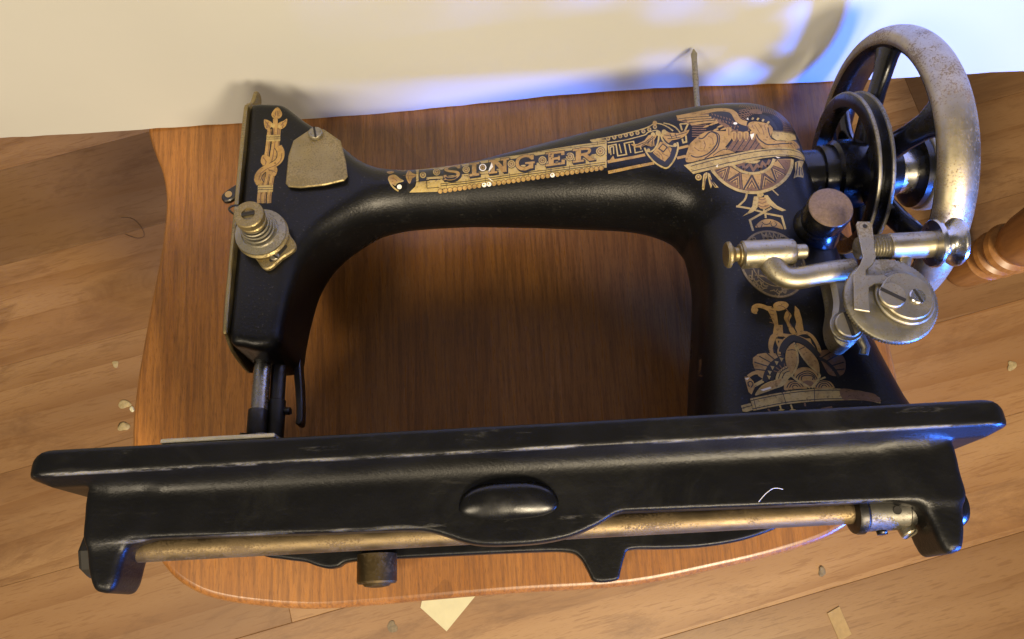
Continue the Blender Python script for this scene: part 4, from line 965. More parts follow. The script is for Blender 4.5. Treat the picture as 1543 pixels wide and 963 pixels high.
k 3 0.00 22.6 157.42 33.4 157.82 33.55 159.88 22.74 159.5
k 3 0.00 23.07 164.5 33.7 164.8 33.9 167.2 23.25 167
k 3 0.00 26.12 160.91 31.02 161.18 31.18 163.37 26.27 163.1
k 3 0.00 31.15 157.71 33.61 157.81 33.88 161.42 31.42 161.37
k 3 0.00 31.35 163.4 33.82 163.46 34.12 167.2 31.64 167.15
k 3 0.00 29.37 160.36 31.19 160.52 31.45 164.07 29.64 163.96
k 4 0.00 23.66 158.32 27.15 158.41 27.85 168.03 24.33 168.01
k 4 0.00 22.13 158.28 32.86 158.67 33.01 160.69 22.26 160.34
k 4 0.00 22.61 165.53 33.18 165.81 33.38 168.18 22.79 168.04
k 4 0.00 25.66 161.87 30.48 162.08 30.64 164.2 25.82 164.08
k 4 0.00 30.68 158.57 33.07 158.67 33.34 162.24 30.95 162.19
k 4 0.00 30.89 164.32 33.28 164.36 33.6 168.19 31.19 168.15
k 4 0.00 28.91 161.28 30.65 161.42 30.91 164.9 29.18 164.89
w 5 0.00 24 158.66 26.86 158.78 27.5 167.64 24.62 167.59
w 5 0.00 22.47 158.68 32.56 159.01 32.66 160.35 22.55 159.95
w 5 0.00 22.96 165.98 32.9 166.22 33.01 167.7 23.08 167.61
w 5 0.00 26 162.21 30.19 162.42 30.29 163.78 26.1 163.66
w 5 0.00 31.03 158.97 32.78 159 32.99 161.84 31.25 161.84
w 5 0.00 31.24 164.71 32.99 164.71 33.24 167.72 31.48 167.73
w 5 0.00 29.25 161.67 30.36 161.76 30.56 164.52 29.47 164.51
k 3 0.00 38.7 158.02 42.15 158.13 42.93 167.39 39.45 167.29
k 3 0.00 37.08 157.9 43.74 158.15 43.92 160.24 37.25 159.97
k 3 2.25 41.56 166.29 42.51 166.33 43.86 166.45 45.01 166.4 45.79 166.26 46.39 166.08 46.8 165.82 47.02 165.45 47.06 165 46.92 164.56 46.62 164.1 46.15 163.64 45.42 163.25 44.23 163.08 42.77 162.89 41.72 162.79
k 3 0.00 42.5 162.64 45.02 162.71 48.66 159.68 49.58 159.76 49.49 158.75 45.81 158.6
k 3 0.00 37.66 165.16 42.98 165.31 43.16 167.39 37.84 167.25
k 4 0.00 38.24 158.89 41.61 158.97 42.41 168.34 39 168.2
k 4 0.00 36.63 158.79 43.22 159.04 43.39 161.05 36.78 160.78
k 4 2.17 41.08 167.26 42.04 167.33 43.37 167.35 44.54 167.37 45.32 167.24 45.9 166.96 46.31 166.68 46.53 166.32 46.57 165.87 46.43 165.42 46.13 164.97 45.66 164.5 44.93 164.12 43.74 163.98 42.27 163.75 41.24 163.73
k 4 0.00 42.04 163.51 44.58 163.64 48.13 160.53 49.06 160.62 48.97 159.6 45.36 159.44
k 4 0.00 37.2 166.08 42.45 166.23 42.65 168.35 37.39 168.22
w 5 0.00 38.58 159.23 41.33 159.35 42.05 167.9 39.28 167.81
w 5 0.00 36.97 159.18 42.93 159.39 43.04 160.65 37.07 160.44
w 5 1.49 41.08 167.26 42.04 167.33 43.37 167.35 44.54 167.37 45.32 167.24 45.9 166.96 46.31 166.68 46.53 166.32 46.57 165.87 46.43 165.42 46.13 164.97 45.66 164.5 44.93 164.12 43.74 163.98 42.27 163.75 41.24 163.73
w 5 0.00 42.36 163.54 44.89 163.62 47.82 160.54 48.74 160.59 48.65 159.58 45.68 159.47
w 5 0.00 37.56 166.51 42.17 166.65 42.29 167.92 37.67 167.82
k 4 0.00 -33.86 162.26 -34.1 160.35 -34.94 159.19 -36.09 158.85 -37.28 159.43 -38.17 160.79 -38.56 162.7 -38.38 164.95 -37.63 166.67 -36.47 167.12 -35.21 166.16 -34.25 164.29
p 5 0.00 -34.18 162.29 -34.39 160.64 -35.1 159.59 -36.1 159.3 -37.13 159.87 -37.89 160.99 -38.23 162.67 -38.07 164.58 -37.42 165.99 -36.41 166.33 -35.34 165.59 -34.52 164.02
b 6 0.00 -34.75 162.35 -34.9 161.15 -35.4 160.32 -36.11 160.09 -36.87 160.55 -37.42 161.39 -37.66 162.62 -37.54 163.94 -37.06 164.88 -36.33 165.1 -35.57 164.6 -34.99 163.59
p 7 0.00 -35.15 162.38 -35.26 161.52 -35.62 160.91 -36.14 160.74 -36.67 161.03 -37.08 161.69 -37.26 162.58 -37.16 163.49 -36.82 164.19 -36.29 164.31 -35.74 163.97 -35.33 163.28
b 8 0.00 -35.64 162.43 -35.7 161.96 -35.89 161.63 -36.17 161.53 -36.46 161.69 -36.68 162.05 -36.77 162.53 -36.72 163 -36.52 163.34 -36.24 163.44 -35.95 163.28 -35.73 162.91
k 4 0.00 -17.78 162.11 -18.11 160.52 -18.98 159.51 -20.15 159.25 -21.31 159.77 -22.16 161 -22.48 162.89 -22.19 164.81 -21.35 166.27 -20.18 166.71 -18.98 165.83 -18.1 164.09
p 5 0.00 -18.1 162.15 -18.39 160.81 -19.13 159.86 -20.15 159.69 -21.15 160.14 -21.88 161.23 -22.16 162.82 -21.9 164.43 -21.18 165.68 -20.17 166.09 -19.14 165.36 -18.38 163.87
b 6 0.00 -18.67 162.33 -18.88 161.34 -19.41 160.63 -20.14 160.47 -20.86 160.79 -21.39 161.65 -21.59 162.76 -21.4 163.88 -20.88 164.72 -20.15 164.98 -19.41 164.49 -18.87 163.54
p 7 0.00 -19.08 162.44 -19.23 161.67 -19.61 161.17 -20.14 161.02 -20.66 161.27 -21.05 161.95 -21.19 162.73 -21.05 163.51 -20.67 164.11 -20.14 164.3 -19.61 163.95 -19.23 163.3
b 8 0.00 -19.57 162.48 -19.64 162.04 -19.85 161.77 -20.13 161.7 -20.42 161.87 -20.63 162.23 -20.7 162.66 -20.62 163.07 -20.42 163.38 -20.14 163.48 -19.85 163.32 -19.64 162.96
k 4 0.00 -8.75 162.1 -9.1 160.57 -9.98 159.55 -11.16 159.33 -12.31 159.9 -13.14 161.25 -13.43 162.95 -13.1 164.77 -12.22 165.97 -11.03 166.13 -9.86 165.43 -9.02 163.79
x 5 0.00 -9.07 162.18 -9.37 160.81 -10.13 159.9 -11.15 159.76 -12.14 160.22 -12.86 161.42 -13.1 162.87 -12.81 164.43 -12.06 165.44 -11.03 165.58 -10.03 165.01 -9.31 163.64
b 6 0.00 -9.63 162.24 -9.85 161.23 -10.4 160.62 -11.13 160.52 -11.84 160.84 -12.36 161.68 -12.54 162.78 -12.33 163.84 -11.78 164.56 -11.05 164.72 -10.32 164.28 -9.81 163.38
p 7 0.00 -10.03 162.29 -10.19 161.57 -10.59 161.15 -11.12 161.08 -11.63 161.31 -12 161.86 -12.13 162.71 -11.98 163.49 -11.59 163.99 -11.06 164.14 -10.54 163.79 -10.16 163.16
b 8 0.00 -10.52 162.41 -10.6 162.01 -10.82 161.79 -11.1 161.74 -11.38 161.87 -11.58 162.18 -11.65 162.62 -11.57 163.04 -11.35 163.3 -11.07 163.35 -10.79 163.18 -10.59 162.85
k 4 0.00 6.82 162.11 6.43 160.7 5.51 159.74 4.3 159.56 3.13 160.05 2.31 161.25 2.06 162.82 2.45 164.51 3.38 165.58 4.6 165.84 5.77 165.1 6.58 163.76
p 5 0.00 6.51 162.19 6.16 160.91 5.37 160.08 4.32 159.93 3.31 160.37 2.6 161.39 2.38 162.8 2.72 164.23 3.52 165.13 4.58 165.36 5.59 164.76 6.3 163.56
b 6 0.00 5.93 162.29 5.68 161.36 5.11 160.78 4.36 160.63 3.63 160.93 3.12 161.71 2.96 162.75 3.21 163.74 3.78 164.35 4.54 164.53 5.27 164.14 5.78 163.24
p 7 0.00 5.52 162.34 5.34 161.68 4.93 161.27 4.38 161.14 3.85 161.39 3.49 161.97 3.37 162.68 3.55 163.36 3.97 163.8 4.51 163.95 5.04 163.7 5.41 163.05
b 8 0.00 5.02 162.41 4.93 162.03 4.7 161.82 4.41 161.78 4.13 161.95 3.93 162.24 3.87 162.6 3.96 162.92 4.19 163.17 4.48 163.26 4.77 163.13 4.96 162.82
k 4 0.00 23.63 162.29 23.19 160.83 22.22 159.94 20.94 159.66 19.71 160.18 18.87 161.43 18.63 162.92 19.07 164.44 20.07 165.56 21.35 165.8 22.57 165.16 23.4 163.87
p 5 0.00 23.31 162.33 22.93 161.04 22.08 160.29 20.96 160.03 19.89 160.46 19.16 161.57 18.95 162.9 19.33 164.2 20.2 165.2 21.32 165.38 22.38 164.84 23.12 163.75
b 6 0.00 22.71 162.43 22.43 161.52 21.82 160.95 21.01 160.75 20.24 161.05 19.71 161.81 19.56 162.85 19.84 163.78 20.46 164.46 21.27 164.6 22.03 164.18 22.56 163.44
p 7 0.00 22.27 162.5 22.07 161.86 21.63 161.41 21.04 161.26 20.49 161.48 20.1 161.99 20 162.8 20.2 163.48 20.65 163.95 21.23 164.07 21.78 163.75 22.16 163.21
b 8 0.00 21.75 162.56 21.64 162.21 21.4 161.96 21.08 161.88 20.78 162 20.58 162.29 20.52 162.69 20.63 163.06 20.87 163.3 21.18 163.36 21.48 163.22 21.69 162.93
k 4 0.00 38.38 163.03 37.93 161.65 36.93 160.63 35.66 160.37 34.45 160.95 33.62 162.08 33.4 163.58 33.84 165.03 34.85 166.06 36.13 166.36 37.34 165.73 38.16 164.56
p 5 0.00 38.07 163.1 37.67 161.85 36.8 160.96 35.69 160.74 34.64 161.26 33.91 162.25 33.71 163.56 34.11 164.83 34.98 165.72 36.1 165.97 37.15 165.41 37.88 164.42
b 6 0.00 37.46 163.15 37.17 162.24 36.54 161.6 35.74 161.45 34.99 161.87 34.47 162.58 34.33 163.52 34.61 164.43 35.24 165.04 36.03 165.12 36.79 164.81 37.32 164.09
p 7 0.00 37.02 163.18 36.81 162.52 36.36 162.06 35.78 161.95 35.24 162.26 34.87 162.81 34.77 163.49 34.97 164.15 35.42 164.55 35.98 164.59 36.54 164.38 36.92 163.86
b 8 0.00 36.49 163.21 36.38 162.86 36.14 162.61 35.83 162.56 35.54 162.73 35.34 163.04 35.28 163.41 35.39 163.75 35.63 163.96 35.94 163.98 36.23 163.86 36.44 163.58
k 4 0.00 54.7 164.4 54.21 162.95 53.15 161.91 51.79 161.58 50.53 162.15 49.69 163.44 49.48 165.01 49.97 166.55 51.03 167.55 52.37 167.8 53.66 167.29 54.5 166.01
p 5 0.00 54.39 164.47 53.97 163.18 53.02 162.24 51.83 161.95 50.71 162.43 49.98 163.61 49.79 164.99 50.22 166.31 51.14 167.15 52.34 167.42 53.47 166.98 54.22 165.88
b 6 0.00 53.76 164.57 53.44 163.6 52.76 162.92 51.9 162.71 51.09 163.03 50.56 163.86 50.43 164.88 50.73 165.8 51.4 166.44 52.27 166.65 53.08 166.33 53.63 165.57
p 7 0.00 53.29 164.6 53.06 163.9 52.57 163.41 51.95 163.26 51.36 163.49 50.97 164.04 50.88 164.78 51.1 165.46 51.59 165.95 52.22 166.1 52.8 165.87 53.2 165.32
b 8 0.00 52.73 164.64 52.61 164.26 52.35 164 52.01 163.91 51.7 164.04 51.48 164.33 51.43 164.72 51.55 165.1 51.82 165.36 52.15 165.45 52.47 165.32 52.68 165.03
x 6 0.00 -6.13 165.61 -5.51 162.02 -8.52 157.92 -7.37 159.96 -8.11 159.38
x 6 0.00 -8.64 155.6 -6.59 153.84 -5.56 153.05 -7.24 154.9
k 2 0.00 -33.01 150.7 -33.26 150.14 -33.84 149.73 -34.58 149.59 -35.29 149.77 -35.79 150.24 -35.92 150.83 -35.68 151.44 -35.11 151.89 -34.37 152.03 -33.66 151.82 -33.16 151.32
w 3 0.00 -33.23 150.71 -33.44 150.23 -33.93 149.89 -34.56 149.77 -35.17 149.93 -35.59 150.32 -35.71 150.82 -35.5 151.34 -35.02 151.72 -34.39 151.84 -33.78 151.66 -33.35 151.24
p 4 0.00 -34.2 150.95 -34.37 150.68 -34.74 150.58 -35.08 150.71 -35.2 151 -35.03 151.3 -34.67 151.41 -34.32 151.27
k 2 0.00 -30.37 150.89 -30.62 150.32 -31.19 149.92 -31.94 149.8 -32.65 149.98 -33.15 150.43 -33.29 151.02 -33.05 151.65 -32.48 152.1 -31.74 152.23 -31.02 152.03 -30.52 151.53
w 3 0.00 -30.59 150.9 -30.8 150.41 -31.29 150.07 -31.92 149.96 -32.53 150.12 -32.95 150.5 -33.07 151 -32.87 151.55 -32.38 151.93 -31.75 152.05 -31.14 151.87 -30.71 151.44
p 4 0.00 -31.56 151.15 -31.73 150.86 -32.1 150.76 -32.44 150.9 -32.56 151.2 -32.39 151.51 -32.03 151.62 -31.69 151.47
k 2 0.00 -27.74 151.08 -27.98 150.5 -28.55 150.1 -29.3 149.98 -30.01 150.17 -30.51 150.61 -30.65 151.22 -30.41 151.86 -29.85 152.3 -29.1 152.44 -28.39 152.23 -27.89 151.73
w 3 0.00 -27.95 151.09 -28.16 150.6 -28.65 150.25 -29.28 150.15 -29.89 150.31 -30.31 150.69 -30.44 151.21 -30.23 151.75 -29.75 152.13 -29.12 152.25 -28.51 152.07 -28.08 151.65
p 4 0.00 -28.93 151.36 -29.1 151.05 -29.46 150.95 -29.8 151.09 -29.92 151.41 -29.76 151.71 -29.4 151.82 -29.05 151.68
k 2 0.00 -25.1 151.29 -25.34 150.69 -25.91 150.29 -26.66 150.16 -27.37 150.35 -27.87 150.8 -28.02 151.43 -27.78 152.06 -27.21 152.51 -26.47 152.64 -25.75 152.44 -25.25 151.94
w 3 0.00 -25.31 151.3 -25.52 150.78 -26.01 150.44 -26.64 150.33 -27.25 150.49 -27.67 150.87 -27.8 151.42 -27.6 151.96 -27.12 152.34 -26.48 152.46 -25.87 152.28 -25.44 151.85
p 4 0.00 -26.29 151.56 -26.46 151.26 -26.82 151.15 -27.16 151.29 -27.29 151.61 -27.12 151.92 -26.76 152.03 -26.42 151.88
k 2 0.00 -22.47 151.49 -22.71 150.87 -23.28 150.47 -24.02 150.35 -24.73 150.53 -25.23 150.98 -25.38 151.63 -25.14 152.27 -24.58 152.71 -23.84 152.85 -23.12 152.64 -22.62 152.15
w 3 0.00 -22.68 151.5 -22.88 150.96 -23.37 150.62 -24 150.52 -24.61 150.68 -25.04 151.06 -25.17 151.62 -24.96 152.16 -24.48 152.54 -23.85 152.66 -23.24 152.48 -22.81 152.06
p 4 0.00 -23.66 151.77 -23.83 151.47 -24.19 151.35 -24.53 151.5 -24.65 151.82 -24.49 152.12 -24.13 152.23 -23.78 152.09
k 2 0.00 -19.83 151.7 -20.07 151.06 -20.64 150.66 -21.38 150.53 -22.09 150.72 -22.59 151.18 -22.75 151.84 -22.51 152.47 -21.94 152.92 -21.2 153.06 -20.49 152.85 -19.98 152.35
w 3 0.00 -20.04 151.71 -20.25 151.16 -20.73 150.81 -21.37 150.7 -21.98 150.86 -22.4 151.27 -22.53 151.83 -22.33 152.37 -21.85 152.75 -21.22 152.87 -20.6 152.69 -20.17 152.26
p 4 0.00 -21.02 151.97 -21.19 151.67 -21.55 151.56 -21.9 151.7 -22.02 152.02 -21.85 152.33 -21.49 152.44 -21.15 152.29
k 2 0.00 -17.19 151.81 -17.43 151.2 -18 150.82 -18.74 150.68 -19.46 150.9 -19.96 151.39 -20.11 152.04 -19.87 152.68 -19.31 153.14 -18.57 153.28 -17.85 153.04 -17.34 152.48
w 3 0.00 -17.4 151.84 -17.61 151.32 -18.09 150.99 -18.73 150.87 -19.34 151.05 -19.77 151.47 -19.9 152.03 -19.7 152.57 -19.21 152.95 -18.58 153.08 -17.97 152.89 -17.54 152.42
p 4 0.00 -18.39 152.18 -18.56 151.88 -18.92 151.76 -19.26 151.91 -19.39 152.23 -19.22 152.53 -18.86 152.64 -18.52 152.5
k 2 0.00 -14.55 151.94 -14.79 151.33 -15.36 150.91 -16.1 150.77 -16.81 150.98 -17.32 151.51 -17.47 152.18 -17.23 152.79 -16.67 153.24 -15.93 153.39 -15.21 153.14 -14.71 152.61
w 3 0.00 -14.77 151.97 -14.97 151.45 -15.45 151.08 -16.08 150.96 -16.7 151.14 -17.13 151.58 -17.26 152.15 -17.05 152.67 -16.57 153.05 -15.94 153.18 -15.33 152.98 -14.9 152.55
p 4 0.00 -15.75 152.27 -15.91 151.96 -16.27 151.85 -16.62 152 -16.74 152.31 -16.58 152.62 -16.22 152.73 -15.87 152.59
k 2 0.00 -11.92 152.07 -12.15 151.44 -12.72 151 -13.45 150.87 -14.17 151.09 -14.68 151.64 -14.83 152.31 -14.6 152.92 -14.03 153.34 -13.29 153.49 -12.57 153.24 -12.07 152.73
w 3 0.00 -12.13 152.09 -12.33 151.55 -12.81 151.17 -13.44 151.05 -14.05 151.23 -14.49 151.71 -14.62 152.28 -14.42 152.8 -13.93 153.14 -13.3 153.28 -12.69 153.07 -12.26 152.64
p 4 0.00 -13.11 152.35 -13.27 152.05 -13.63 151.94 -13.98 152.08 -14.1 152.41 -13.94 152.71 -13.58 152.82 -13.23 152.67
k 2 0.00 -9.28 152.16 -9.52 151.53 -10.08 151.09 -10.82 150.95 -11.54 151.22 -12.04 151.77 -12.2 152.42 -11.96 153.05 -11.39 153.46 -10.66 153.59 -9.94 153.35 -9.43 152.82
x 3 0.00 -9.49 152.17 -9.69 151.63 -10.17 151.25 -10.8 151.14 -11.42 151.36 -11.85 151.84 -11.98 152.41 -11.78 152.93 -11.3 153.27 -10.67 153.38 -10.05 153.18 -9.62 152.73
p 4 0.00 -10.47 152.44 -10.64 152.14 -11 152.03 -11.34 152.21 -11.47 152.54 -11.3 152.83 -10.94 152.9 -10.6 152.76
k 2 0.00 -6.65 152.22 -6.88 151.6 -7.44 151.17 -8.18 151.06 -8.9 151.35 -9.41 151.86 -9.56 152.51 -9.32 153.15 -8.76 153.58 -8.02 153.69 -7.31 153.45 -6.8 152.9
x 3 0.00 -6.86 152.25 -7.06 151.72 -7.54 151.34 -8.17 151.24 -8.79 151.49 -9.22 151.94 -9.35 152.5 -9.15 153.04 -8.67 153.4 -8.03 153.48 -7.42 153.27 -6.99 152.82
p 4 0.00 -7.84 152.53 -8 152.23 -8.37 152.16 -8.71 152.34 -8.84 152.67 -8.67 152.96 -8.31 153.03 -7.96 152.85
k 2 0.00 -4.02 152.34 -4.25 151.71 -4.81 151.26 -5.55 151.12 -6.27 151.36 -6.77 151.92 -6.93 152.59 -6.69 153.25 -6.13 153.68 -5.39 153.8 -4.68 153.55 -4.17 152.99
w 3 0.00 -4.23 152.35 -4.43 151.81 -4.91 151.43 -5.54 151.31 -6.15 151.51 -6.58 151.98 -6.71 152.57 -6.51 153.13 -6.03 153.51 -5.4 153.59 -4.79 153.37 -4.36 152.9
p 4 0.00 -5.21 152.63 -5.37 152.33 -5.73 152.22 -6.08 152.4 -6.2 152.76 -6.04 153.08 -5.68 153.16 -5.34 152.97
k 2 0.00 -1.39 152.42 -1.63 151.79 -2.19 151.35 -2.92 151.21 -3.64 151.49 -4.14 152.03 -4.3 152.68 -4.06 153.36 -3.5 153.81 -2.77 153.89 -2.05 153.65 -1.55 153.08
w 3 0.00 -1.6 152.43 -1.8 151.89 -2.28 151.52 -2.91 151.4 -3.52 151.64 -3.95 152.11 -4.09 152.67 -3.89 153.24 -3.41 153.62 -2.78 153.7 -2.17 153.48 -1.74 152.99
p 4 0.00 -2.58 152.75 -2.75 152.44 -3.11 152.33 -3.45 152.52 -3.58 152.86 -3.41 153.18 -3.05 153.28 -2.71 153.11
k 2 0.00 1.23 152.51 1 151.88 0.44 151.43 -0.3 151.33 -1.01 151.62 -1.52 152.12 -1.67 152.77 -1.44 153.42 -0.88 153.84 -0.14 153.98 0.57 153.76 1.08 153.18
w 3 0.00 1.02 152.52 0.82 151.98 0.34 151.6 -0.29 151.52 -0.9 151.77 -1.33 152.2 -1.46 152.76 -1.26 153.31 -0.78 153.68 -0.15 153.79 0.46 153.6 0.89 153.1
p 4 0.00 0.04 152.89 -0.12 152.56 -0.48 152.46 -0.82 152.63 -0.95 152.95 -0.79 153.26 -0.43 153.37 -0.08 153.22
k 2 0.00 3.85 152.61 3.62 151.97 3.06 151.52 2.32 151.46 1.61 151.71 1.11 152.2 0.95 152.86 1.19 153.54 1.75 153.96 2.48 154.08 3.2 153.86 3.7 153.31
w 3 0.00 3.64 152.63 3.44 152.07 2.96 151.69 2.34 151.65 1.73 151.87 1.3 152.29 1.16 152.84 1.36 153.41 1.84 153.78 2.47 153.88 3.08 153.7 3.51 153.23
p 4 0.00 2.66 152.99 2.5 152.67 2.14 152.57 1.8 152.72 1.67 153.04 1.84 153.35 2.2 153.45 2.54 153.31
k 2 0.00 6.47 152.68 6.24 152.05 5.68 151.61 4.94 151.48 4.23 151.77 3.73 152.3 3.57 152.99 3.81 153.66 4.37 154.1 5.1 154.17 5.81 153.94 6.32 153.38
w 3 0.00 6.26 152.69 6.06 152.15 5.58 151.78 4.95 151.66 4.35 151.91 3.92 152.38 3.78 152.95 3.98 153.53 4.46 153.91 5.09 153.96 5.7 153.77 6.13 153.28
p 4 0.00 5.28 153.05 5.12 152.73 4.76 152.63 4.42 152.8 4.29 153.14 4.46 153.46 4.81 153.55 5.16 153.38
k 2 0.00 9.08 152.77 8.85 152.14 8.29 151.69 7.56 151.61 6.85 151.88 6.34 152.38 6.19 153.03 6.42 153.75 6.98 154.22 7.72 154.3 8.43 154.03 8.93 153.48
w 3 0.00 8.87 152.79 8.67 152.25 8.2 151.86 7.57 151.79 6.96 152.04 6.53 152.46 6.4 153.02 6.6 153.63 7.08 154.04 7.71 154.09 8.31 153.87 8.74 153.4
p 4 0.00 7.9 153.16 7.74 152.85 7.38 152.74 7.04 152.89 6.91 153.24 7.07 153.58 7.43 153.67 7.77 153.49
k 2 0.00 11.7 152.89 11.46 152.24 10.91 151.79 10.17 151.71 9.46 151.97 8.96 152.46 8.8 153.15 9.04 153.84 9.6 154.32 10.33 154.42 11.04 154.13 11.54 153.6
w 3 0.00 11.49 152.92 11.29 152.36 10.81 151.97 10.19 151.92 9.58 152.12 9.15 152.55 9.02 153.11 9.22 153.73 9.69 154.14 10.32 154.22 10.93 153.97 11.35 153.52
p 4 0.00 10.51 153.26 10.35 152.94 9.99 152.83 9.65 152.98 9.52 153.34 9.69 153.68 10.05 153.8 10.39 153.61
k 2 0.00 14.31 153.02 14.07 152.35 13.52 151.92 12.79 151.83 12.07 152.05 11.57 152.58 11.42 153.28 11.65 153.94 12.21 154.43 12.94 154.53 13.65 154.26 14.15 153.7
w 3 0.00 14.1 153.06 13.9 152.47 13.42 152.11 12.8 152.03 12.19 152.21 11.76 152.65 11.63 153.25 11.83 153.83 12.31 154.24 12.93 154.34 13.54 154.1 13.96 153.62
p 4 0.00 13.12 153.37 12.96 153.04 12.6 152.92 12.26 153.07 12.14 153.43 12.3 153.77 12.66 153.9 13 153.74
k 2 0.00 16.91 153.04 16.68 152.41 16.12 151.95 15.39 151.89 14.68 152.14 14.18 152.7 14.03 153.4 14.26 154.03 14.82 154.54 15.55 154.62 16.26 154.32 16.76 153.77
w 3 0.00 16.7 153.08 16.5 152.53 16.02 152.13 15.4 152.08 14.8 152.3 14.37 152.77 14.24 153.37 14.44 153.92 14.92 154.35 15.54 154.41 16.14 154.14 16.57 153.68
p 4 0.00 15.73 153.43 15.57 153.12 15.21 153.01 14.87 153.18 14.75 153.54 14.91 153.87 15.27 153.96 15.6 153.77
k 2 0.00 19.51 153.18 19.28 152.52 18.73 152.08 18 152.02 17.29 152.22 16.78 152.74 16.63 153.44 16.87 154.13 17.43 154.63 18.16 154.77 18.86 154.44 19.36 153.87
w 3 0.00 19.3 153.21 19.11 152.65 18.63 152.27 18.01 152.2 17.4 152.38 16.97 152.8 16.84 153.42 17.04 154.01 17.52 154.44 18.15 154.55 18.75 154.27 19.17 153.79
p 4 0.00 18.34 153.55 18.17 153.22 17.81 153.1 17.47 153.27 17.35 153.62 17.52 153.97 17.87 154.09 18.21 153.9
k 2 0.00 22.12 153.3 21.89 152.64 21.32 152.14 20.59 152.04 19.89 152.31 19.39 152.86 19.24 153.56 19.47 154.23 20.03 154.73 20.77 154.88 21.47 154.58 21.96 153.96
w 3 0.00 21.91 153.33 21.71 152.76 21.23 152.33 20.61 152.24 20 152.47 19.58 152.93 19.45 153.53 19.65 154.11 20.13 154.54 20.75 154.67 21.36 154.42 21.77 153.9
p 4 0.00 20.94 153.67 20.77 153.32 20.42 153.2 20.08 153.36 19.95 153.72 20.12 154.06 20.48 154.19 20.82 154.02
k 2 0.00 24.71 153.35 24.48 152.69 23.92 152.24 23.2 152.17 22.49 152.42 22 153.01 21.84 153.67 22.07 154.32 22.63 154.82 23.37 154.98 24.08 154.73 24.56 154.11
w 3 0.00 24.5 153.39 24.3 152.82 23.83 152.44 23.21 152.36 22.6 152.58 22.18 153.07 22.05 153.64 22.25 154.2 22.73 154.63 23.35 154.77 23.96 154.57 24.38 154.04
p 4 0.00 23.54 153.76 23.37 153.42 23.02 153.29 22.68 153.48 22.55 153.83 22.72 154.16 23.08 154.28 23.42 154.12
k 2 0.00 27.31 153.5 27.08 152.82 26.52 152.37 25.79 152.27 25.08 152.48 24.59 153.02 24.44 153.78 24.67 154.46 25.23 154.92 25.96 155.07 26.67 154.77 27.16 154.23
x 3 0.00 27.1 153.54 26.9 152.95 26.43 152.55 25.81 152.46 25.2 152.64 24.77 153.09 24.65 153.74 24.85 154.32 25.32 154.73 25.95 154.86 26.55 154.61 26.98 154.16
p 4 0.00 26.14 153.86 25.97 153.51 25.61 153.39 25.27 153.55 25.15 153.91 25.32 154.25 25.67 154.38 26.01 154.21
k 2 0.00 29.9 153.57 29.67 152.93 29.11 152.43 28.38 152.33 27.68 152.59 27.19 153.17 27.04 153.93 27.27 154.55 27.83 155.01 28.56 155.17 29.26 154.9 29.75 154.27
w 3 0.00 29.69 153.6 29.49 153.04 29.02 152.61 28.39 152.52 27.79 152.74 27.37 153.24 27.25 153.89 27.45 154.44 27.92 154.82 28.55 154.95 29.15 154.74 29.56 154.2
p 4 0.00 28.73 153.95 28.56 153.61 28.21 153.48 27.87 153.67 27.75 154.04 27.91 154.36 28.27 154.47 28.61 154.31
k 2 0.00 32.49 153.69 32.26 153.02 31.7 152.54 30.98 152.44 30.27 152.71 29.78 153.26 29.62 153.95 29.86 154.62 30.42 155.11 31.15 155.26 31.86 155.03 32.35 154.42
w 3 0.00 32.29 153.72 32.08 153.14 31.61 152.72 30.99 152.63 30.39 152.87 29.97 153.34 29.83 153.91 30.03 154.49 30.51 154.92 31.14 155.05 31.74 154.85 32.16 154.35
p 4 0.00 31.32 154.05 31.15 153.71 30.8 153.59 30.46 153.76 30.34 154.1 30.5 154.44 30.86 154.57 31.2 154.4
k 2 0.00 35.09 153.82 34.85 153.12 34.29 152.65 33.57 152.55 32.87 152.83 32.37 153.37 32.22 154.09 32.46 154.77 33.01 155.23 33.74 155.37 34.45 155.12 34.94 154.56
w 3 0.00 34.88 153.84 34.67 153.23 34.19 152.82 33.58 152.75 32.98 153.01 32.56 153.45 32.43 154.05 32.63 154.63 33.1 155.01 33.73 155.15 34.33 154.94 34.75 154.47
p 4 0.00 33.91 154.14 33.74 153.81 33.39 153.7 33.05 153.86 32.93 154.2 33.09 154.54 33.45 154.66 33.79 154.5
k 2 0.00 37.66 153.85 37.43 153.2 36.87 152.72 36.14 152.6 35.44 152.87 34.96 153.48 34.81 154.22 35.05 154.92 35.6 155.35 36.33 155.45 37.03 155.22 37.52 154.63
w 3 0.00 37.45 153.88 37.25 153.32 36.78 152.9 36.15 152.79 35.56 153.03 35.15 153.56 35.02 154.2 35.22 154.78 35.69 155.15 36.31 155.24 36.92 155.04 37.33 154.54
p 4 0.00 36.49 154.24 36.33 153.89 35.97 153.77 35.64 153.98 35.52 154.35 35.68 154.67 36.03 154.76 36.37 154.59
k 2 0.00 40.25 153.98 40.01 153.31 39.45 152.82 38.73 152.72 38.03 153.01 37.54 153.54 37.39 154.27 37.64 155.02 38.2 155.5 38.91 155.55 39.62 155.31 40.11 154.74
w 3 0.00 40.04 154.02 39.84 153.42 39.36 153 38.74 152.91 38.15 153.16 37.72 153.61 37.6 154.24 37.81 154.9 38.29 155.3 38.9 155.34 39.5 155.13 39.92 154.66
p 4 0.00 39.08 154.33 38.91 153.99 38.55 153.87 38.21 154.03 38.1 154.44 38.27 154.8 38.63 154.9 38.96 154.69
k 2 0.00 42.83 154.11 42.59 153.4 42.03 152.9 41.31 152.84 40.61 153.11 40.12 153.66 39.98 154.4 40.22 155.09 40.78 155.57 41.5 155.68 42.2 155.4 42.69 154.84
w 3 0.00 42.62 154.12 42.41 153.52 41.94 153.1 41.33 153.04 40.73 153.27 40.31 153.74 40.19 154.37 40.39 154.95 40.86 155.35 41.48 155.46 42.08 155.22 42.5 154.75
